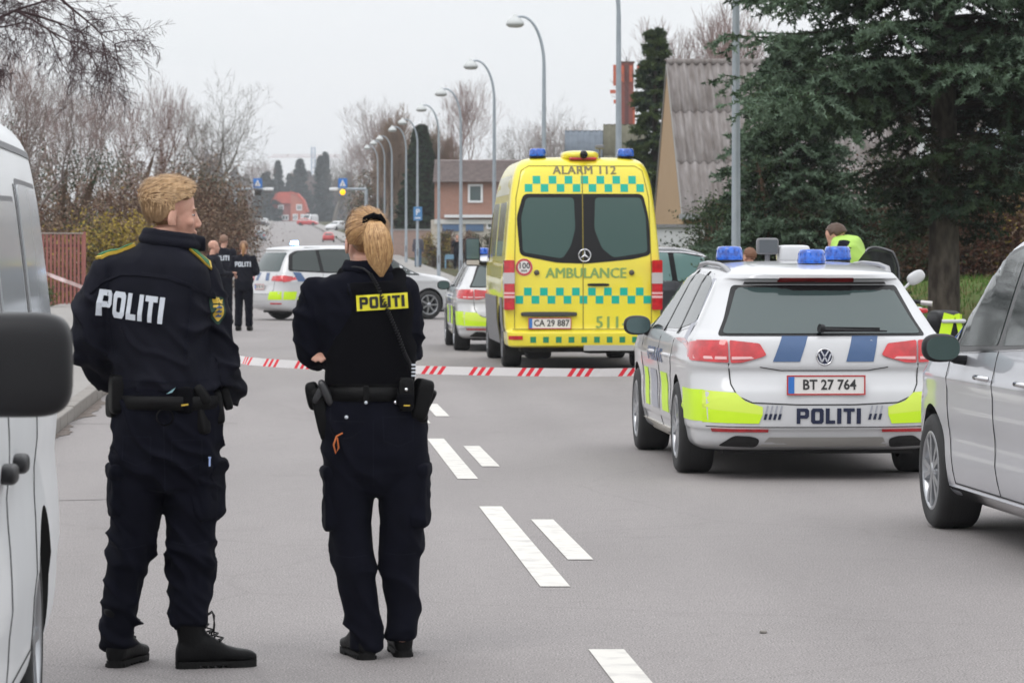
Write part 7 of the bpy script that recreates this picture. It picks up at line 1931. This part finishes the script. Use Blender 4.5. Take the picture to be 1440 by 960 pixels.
def crossing_gantry(label, Y, pxp, pxe, side, lit):
    s = F / Y; z0 = zr(Y); X = (pxp - 720) / s
    t = thing('crossing_gantry', label, 'sign gantry', loc=(X, Y, z0), group='pedestrian crossing gantries'); top = CAMH + 84 / s - z0; ln = (pxe - pxp) / s
    b = MB(); b.tube([(0, 0, 0), (0, 0, top)], .12, 8); b.build('post', m_pole, t); b = MB(); b.tube([(0, 0, top), (ln, 0, top)], .09, 8); b.build('arm', m_pole, t)
    b = MB(); sx = math.copysign(1, ln); b.rbox((ln * .86 if not lit else ln * 1.02, -.05, top), (abs(ln) * .28, .25, .22), e=4); b.build('lamp_housing', m_signwhite, t)
    cx = (362.5 - pxp) / s if not lit else (482 - pxp) / s
    b = MB(); b.cbox((cx, -.12, top + .42), (.62, .08, .66)); p = b.build('crossing_sign', m_signblue, t)
    b = MB(); b.prism([(cx - .22, top + .20), (cx + .22, top + .20), (cx, top + .66)], -.19, -.165, 'y'); b.build('sign_triangle', m_signwhite, p)
    b = MB(); b.cbox((cx, -.2, top + .36), (.035, .015, .12)); b.cbox((cx - .03, -.2, top + .27), (.025, .015, .1), ry=.4); b.cbox((cx + .03, -.2, top + .27), (.025, .015, .1), ry=-.4); b.rbox((cx, -.2, top + .45), (.05, .015, .05), e=2); b.build('walking_figure', m_navytxt, p)
    b = MB(); b.lathe([(0, -.30), (.17, -.28), (.20, -.15), (.20, 0), (0, 0)], (cx, 0, top - .22), 'y', 20); b.build('warning_lamp', M('lit amber lens', (1., .55, .0), .3, emit=1.1) if lit else m_blkplast, t)
    b = MB(); b.cbox((cx, .0, top - .2), (.48, .12, .48)); b.build('lamp_backing', m_signblue if lit else m_blkplast, t)
    return t

def far_car(label, cat, px, Y, yaw, paint, L=4.2, H=1.45, van=False, name='distant_car', sc=1.):
    x = (px - 720) * Y / F; t = thing(name, label, cat, loc=(x, Y, zr(Y)), rz=yaw, group='distant traffic on the rise'); t.scale = (sc,) * 3
    if van: keys = [(.3, .1, L, .85, .1, .1, .3, .3, 0, .1), (.5, 0, L, .9, .1, .1, .3, .3, 0, .1), (1.1, .02, L - .2, .9, .1, .1, .3, .3, 0, .1), (1.25, .03, L - .7, .9, .1, .1, .3, .3, 0, .1), (H - .2, .08, L - 1.3, .84, .1, .1, .3, .3, 0, .05), (H, .3, L - 1.6, .6, .1, .1, .2, .2, 0, 0)]
    else: keys = [(.2, .3, L - .3, .75, .2, .2, .3, .3, 0, .1), (.45, 0, L, .86, .2, .2, .4, .3, .05, .1), (.85, .08, L - .5, .86, .2, .2, .4, .3, .05, .1), (.95, .15, L - 1.1, .82, .2, .2, .3, .2, .05, .05), (H - .15, .6, L - 1.9, .66, .2, .2, .2, .2, .05, .05), (H - .02, .9, L - 2.2, .5, .2, .2, .2, .2, 0, 0), (H, 1.2, L - 2.4, .25, .1, .1, .1, .1, 0, 0)]
    me, bv = loft_body('body', keys, paint, (.8, L - .9), .33, None, 3, (0, .05), L, halfw=.88); link('body', me, t)
    for sd in ('left', 'right'):
        decal('side_window', [rpoly([(L - 1.15, 1.0), (.45 if not van else L - 1.6, 1.0), (.8 if not van else L - 1.6, H - .18), (L - 2.0 if not van else L - 1.45, H - .18)], .05)], sd, bv, m_glass, t, off=.01, cut=.3)
    decal('windscreen', [rpoly([(-.66, 1.0), (.66, 1.0), (.55, H - .18), (-.55, H - .18)], .05)], 'front', bv, m_glass, t, off=.01, cut=.3); decal('rear_window', [rpoly([(-.66, .98), (.66, .98), (.52, H - .2), (-.52, H - .2)], .05)], 'rear', bv, m_rearglass, t, off=.01, cut=.3)
    for s in (-1, 1):
        decal('rear_lamp', [[(s * .5, .68), (s * .78, .68), (s * .78, .88), (s * .5, .88)]], 'rear', bv, m_redlamp, t, off=.01); decal('headlight', [[(s * .5, .58), (s * .78, .58), (s * .78, .75), (s * .5, .75)]], 'front', bv, m_clearlamp, t, off=.01)
        for wy in (.8, L - .9): b = MB(); b.lathe([(0, -.1), (.3, -.1), (.31, 0), (.3, .1), (0, .1)], (s * .78, wy, .31), 'x', 18); b.build('wheel', m_tyre, t)
    return t

def fence():
    x0 = -12.4; t = thing('slatted_fence', 'red brown fence of narrow upright slats behind the van', 'fence', loc=(x0, 88, .12))
    sm = M('red brown slat', (.34, .125, .105), .8, c2=(.25, .09, .08), scale=3, stretch=(3, 3, .4)); sw = MB(); sw.box(0, .058, 0, .03, .05, 1.84); me = sw.mesh('slat', sm)
    top = MB(); top.box(0, .0, 0, 0, 0, 0)
    k = 0; x = 0.
    while x < 1.42: link('slat', me, t, loc=(x, random.uniform(-.004, .004), random.uniform(-.006, .006))); x += .101
    while x < 0: pass
    for z in (.4, 1.5): b = MB(); b.box(-.02, 1.44, .026, .07, z, z + .08); b.build('rail', M('dark fence rail', (.10, .04, .035), .8), t)
    b = MB(); b.box(-.02, 1.46, -.02, .05, 1.845, 1.875); b.build('cap_rail', M('pale weathered cap', (.35, .30, .28), .8), t)
    for xx in (-.06, 1.45): b = MB(); b.box(xx, xx + .07, -.01, .08, -.2, 1.9); b.build('post', sm, t)
    return t

def tape():
    pts = [(-10.6, 77, 1.12), (-9.2, 69.5, 1.01), (-7.9, 62.5, .93), (-6.9, 57, .86), (-5.2, 47, .70), (-3.6, 38.5, .565), (-2.62, 33.6, .49), (-1.97, 32.8, .475), (-1., 32.2, .455), (.0, 31.7, .45), (1.1, 31.2, .46), (2.2, 31.3, .55), (3.3, 31.8, .72), (3.62, 32.1, .80)]
    P = [Vector(p) for p in pts]; D = [0.]
    for i in range(1, len(P)): D.append(D[-1] + (P[i] - P[i - 1]).length)
    def at(s):
        s = min(max(s, 0), D[-1] - 1e-4); i = max(j for j in range(len(D) - 1) if D[j] <= s); return P[i].lerp(P[i + 1], (s - D[i]) / (D[i + 1] - D[i]))
    def surf(s, v, off=0.):
        c = (at(s - .35) + at(s) * 2 + at(s + .35)) / 4; d = (at(s + .3) - at(s - .3)).normalized(); tw = .22 * math.sin(s * .55) + .1 * math.sin(s * 1.7); side = d.cross(Vector((0, 0, 1))).normalized(); up = (Vector((0, 0, 1)) * math.cos(tw) + side * math.sin(tw)); n = d.cross(up).normalized()
        return c + up * v + n * off
    t = thing('barrier_tape', 'red and white police tape strung low across the road', 'tape')
    T0 = P[0].copy(); hw = .038; V = []; Fc = []; MI = []
    cells = []; s = 0.; W = 0; 
    while s < D[-1] - .5:
        for k in range(3): cells += [(s + k * .085, s + k * .085 + .045, 1), (s + k * .085 + .045, s + (k + 1) * .085, 0)]
        cells.append((s + .255, s + .5, 0)); s += .5
    sl = .03
    for (a, b_, m) in cells:
        n0 = len(V)
        nseg = 1 if b_ - a < .1 else 4
        for q in range(nseg + 1):
            ss = a + (b_ - a) * q / nseg
            V += [surf(ss - sl, -hw, .0006), surf(ss + sl, hw, .0006), surf(ss - sl, -hw, -.0006), surf(ss + sl, hw, -.0006)]
        for q in range(nseg):
            o = n0 + 4 * q; Fc += [(o, o + 4, o + 5, o + 1), (o + 2, o + 3, o + 7, o + 6)]; MI += [m, m]
    wm = M('white plastic tape', (.72, .70, .70), .4); rm = M('red plastic tape', (.75, .03, .05), .4)
    link('tape_band', fast_mesh('tape_band', np.array([tuple(v) for v in V]), np.array(Fc), [wm, rm], mi=MI), t)
    s = 0.
    while s < D[-1] - .5:
        c = s + .385; b = MB()
        if c > 25 or c < 12:
            for p in politi(0, 0, .15, .030):
                q = [surf(c - u, -v, -.0022) for u, v in p] ; b.add(q, [tuple(range(len(p)))])
                q = [surf(c - u, -v, .0022) for u, v in p]; 
            me = b.mesh('tape_lettering', m_platetxt); bm = bmesh.new(); bm.from_mesh(me); bmesh.ops.triangulate(bm, faces=bm.faces[:]); bm.to_mesh(me); bm.free(); o = link('tape_lettering', me, t)
            b = MB(); q = [surf(c - .105 + .014 * math.cos(k * .785), .012 * math.sin(k * .785), -.0022) for k in range(8)]; b.add(q, [tuple(range(8))]); link('tape_crest', b.mesh('tape_crest', rm), t)
        s += .5
    return t
# ---------------------------------------------------------------- put the place together
build_ground()
buildings()
plant_all()
fence(); tape()
lampn = ['nearest tall lamp post, rising past the frame beside the blue spruce', 'tall lamp post rising past the frame above the ambulance', 'lamp with the largest visible curved arm, left of the antenna tower', 'second curved lamp counting away from the ambulance', 'third curved lamp, in front of the brick shop window',
         'pale lamp post at the left corner of the brick shop', 'lamp post carrying the blue parking sign', 'lamp post before the dark conifer', 'lamp post left of the dark conifer', 'second lamp from the far end of the row', 'farthest lamp of the row, left of all others']
for i, inv in enumerate([.001565, .00211, .00271, .003344, .003968, .004525, .005236, .005714, .00645, .0069, .0074]):
    Y = 7.2 * F * inv; street_lamp(7.2 - SL * Y, Y, lampn[i])
Yp = 7.2 * F * .005236
ps = thing('parking_sign', 'small blue parking sign on a lamp post behind the walking man', 'sign', loc=(7.2 - SL * Yp - .0, Yp - .12, zr(Yp)))
b = MB(); b.cbox((.02, 0, 2.95), (.46, .03, .72)); pb = b.build('sign_plate', M('faded sign blue', (.07, .22, .45), .5), ps)
b = MB(); P_ = font_polys('P', .42, .02, 3.02, bold=.01)[0]; b.add([(u, -.022, v) for u, v in P_[0]], P_[1]); b.build('sign_letter', m_signwhite, pb)
b = MB(); b.cbox((.02, -.02, 2.72), (.3, .01, .06)); b.build('sign_line', m_signwhite, pb)
crossing_gantry('left crossing gantry with unlit lamp over the road', 240, 331, 385, -1, False)
crossing_gantry('right crossing gantry with glowing amber lamp', 240, 515, 470, 1, True)

far_car('dark car passing at the top of the road on the left', 'car', 346, 640, R(-90), m_darkpaint)
far_car('white car facing us at the top of the road', 'car', 373, 645, R(175), m_white)
far_car('small dark car with red lamps halfway up the rise', 'car', 365, 345, R(4), m_bluegrey, sc=.72)
far_car('dark red car in front of the red roofed villa', 'car', 418, 660, R(-100), m_redpaint)
far_car('small red car halfway up the rise', 'car', 462, 335, R(4), m_redpaint, sc=.66)
far_car('white box van right of the red roofed villa', 'van', 442, 680, R(160), m_white, L=5, H=2.1, van=True, name='distant_van')
far_car('white car parked behind the ponytailed officer on the right of the road', 'car', 484, 500, R(150), m_white)

# vehicles
v = panel_van(); v.location = (-2.538, 12.19, 0); v.rotation_euler = (0, 0, R(184.4))
a = ambulance(); a.scale = (1, 1, 1.024); a.location = (.94, 45.1, 0); a.rotation_euler = (0, 0, R(3.5))
c1 = estate_car('white police estate with blue roof beacons and open view of its rear plate', 'BT 27 764', 'police cars at the scene')
c1.location = (2.135, 23.45, 0); c1.rotation_euler = (0, 0, R(3.7))
c2 = copy_tree(c1); c2['label'] = 'white police estate half hidden behind the left of the ambulance'
c2.location = (.07, 52.9, 0); c2.rotation_euler = (0, 0, R(3.8))
# only the near car carries the roof sign and box
b = MB(); b.rbox((-.06, 2.45, 1.60), (.165, .10, .125), e=6); b.tube([(-.06, 2.45, 1.47), (-.06, 2.45, 1.55)], .02, 8); o = b.build('roof_sign', m_greyplast, c1)
b = MB(); b.cbox((-.06, 2.397, 1.60), (.135, .006, .095)); b.build('sign_face', M('grey screen', (.09, .10, .11), .3), o)
b = MB(); b.rbox((.14, 2.5, 1.545), (.24, .22, .13), e=6); b.build('roof_box', m_white, c1)
mp = mpv_car('police_people_carrier', 'white police people carrier side on with a lit blue roof beacon', 'police car', 'police cars at the scene', m_white, police=True, plate='BL 95 114', lit=True, length=4.75)
mp.location = (-5.62, 76.6, 0); mp.rotation_euler = (0, 0, R(-62))
sv = mpv_car('people_carrier', 'silver people carrier cut off by the right edge, its left mirror showing', 'car', 'parked civilian cars', m_silver, hi=1.03)
sv.location = (3.60, 16.05, 0); sv.rotation_euler = (0, 0, R(5.2))
dc = mpv_car('dark_car', 'dark grey hatchback partly hidden behind the right side of the ambulance', 'car', 'parked civilian cars', m_darkpaint, hi=.98, tint=M('pale reflecting glass', (.16, .27, .26), .05, spec=.9), length=4.3)
dc.location = (.85, 60.6, 0); dc.rotation_euler = (0, 0, R(-87))
mc = motorcycle('white police motorcycle with lime panniers between the estate and the silver car'); mc.location = (3.80, 32.4, 0); mc.rotation_euler = (0, 0, R(10))

# people
officer_man(); officer_woman()
bystander('female officer with brown ponytail standing alone in the road beyond', -5.18, 66.6, 0, 1.72, yaw=R(-6), hair=m_brownhair, lettering=True, pony=True, arms='front', bulky=.95)
bystander('bareheaded officer with cropped hair left of the ponytailed colleague', -6.08, 72.7, 0, 1.86, yaw=R(-15), hair=m_crop, lettering=True, arms='front', bulky=1.08)
bystander('bald man facing right just behind the blond officer', -5.42, 62.5, 0, 1.72, yaw=R(-70), arms='bent')
bystander('man in grey jacket and blue jeans walking away on the right pavement', (588 - 720) * 184 / F, 184, zr(184) + .1, 1.78, yaw=R(8), top=M('grey anorak', (.085, .08, .10), .85), legs=M('blue jeans', (.05, .10, .17), .9), hair=M('grey hair', (.3, .27, .25), .8), arms='down')
bystander('person in dark jacket with red chest panel beside the brown hedge', (643 - 720) * 178 / F, 178, zr(178) + .1, 1.75, yaw=R(180), top=m_jacket, hair=m_brown, arms='up', vest=None)
bystander('medic with green yellow safety vest bending over behind the police estate', 3.66, 36.2, 0, 1.96, yaw=R(75), hair=m_brown, arms='bent', vest=M('pale lime vest', (.38, .60, .10), .6), lean=.5, bulky=1.15)
bystander('brown haired person whose head just shows over the police estate roof', 2.9, 42., 0, 1.58, yaw=R(40), hair=m_chest, arms='front')
rk = thing('blue_barrier', 'pale blue metal hoop barrier beside the dark dressed person', 'barrier', loc=((633 - 720) * 180 / F, 180, zr(180) + .1))
b = MB(); b.tube([(-.24, 0, 0), (-.24, 0, .62), (-.2, 0, .68), (.2, 0, .68), (.24, 0, .62), (.24, 0, 0)], .035, 8); b.build('hoop', M('pale blue steel', (.18, .34, .48), .5), rk)
b = MB(); b.cbox((0, 0, .56), (.44, .03, .16)); b.build('hoop_panel', M('pale blue steel', (.2, .3, .4)), rk)
ib = thing('info_board', 'dark information board by the far left pavement behind the officers', 'sign board', loc=((324 - 720) * 200 / F, 200, zr(200)))
b = MB(); b.cbox((0, 0, 1.3), (.62, .2, 1.5)); b.build('board_frame', M('board blue grey', (.16, .22, .28), .5), ib); b = MB(); b.cbox((-.02, -.105, 1.45), (.42, .012, 1.0)); b.build('board_screen', m_blkgloss, ib)

# ---------------------------------------------------------------- the damp air between us and the far rise
hz = MB(); hz.box(-720, 720, -410, 1990, -2., 62.)
hm = bpy.data.materials.new('haze'); hm.use_nodes = True; N = hm.node_tree.nodes; N.clear(); ho = N.new('ShaderNodeOutputMaterial'); pv = N.new('ShaderNodeVolumePrincipled')
pv.inputs['Color'].default_value = (.93, .95, 1., 1); pv.inputs['Density'].default_value = .00028; hm.node_tree.links.new(pv.outputs[0], ho.inputs['Volume'])
HAZE = True
if HAZE: o = hz.build('haze', hm, None, 'stuff')
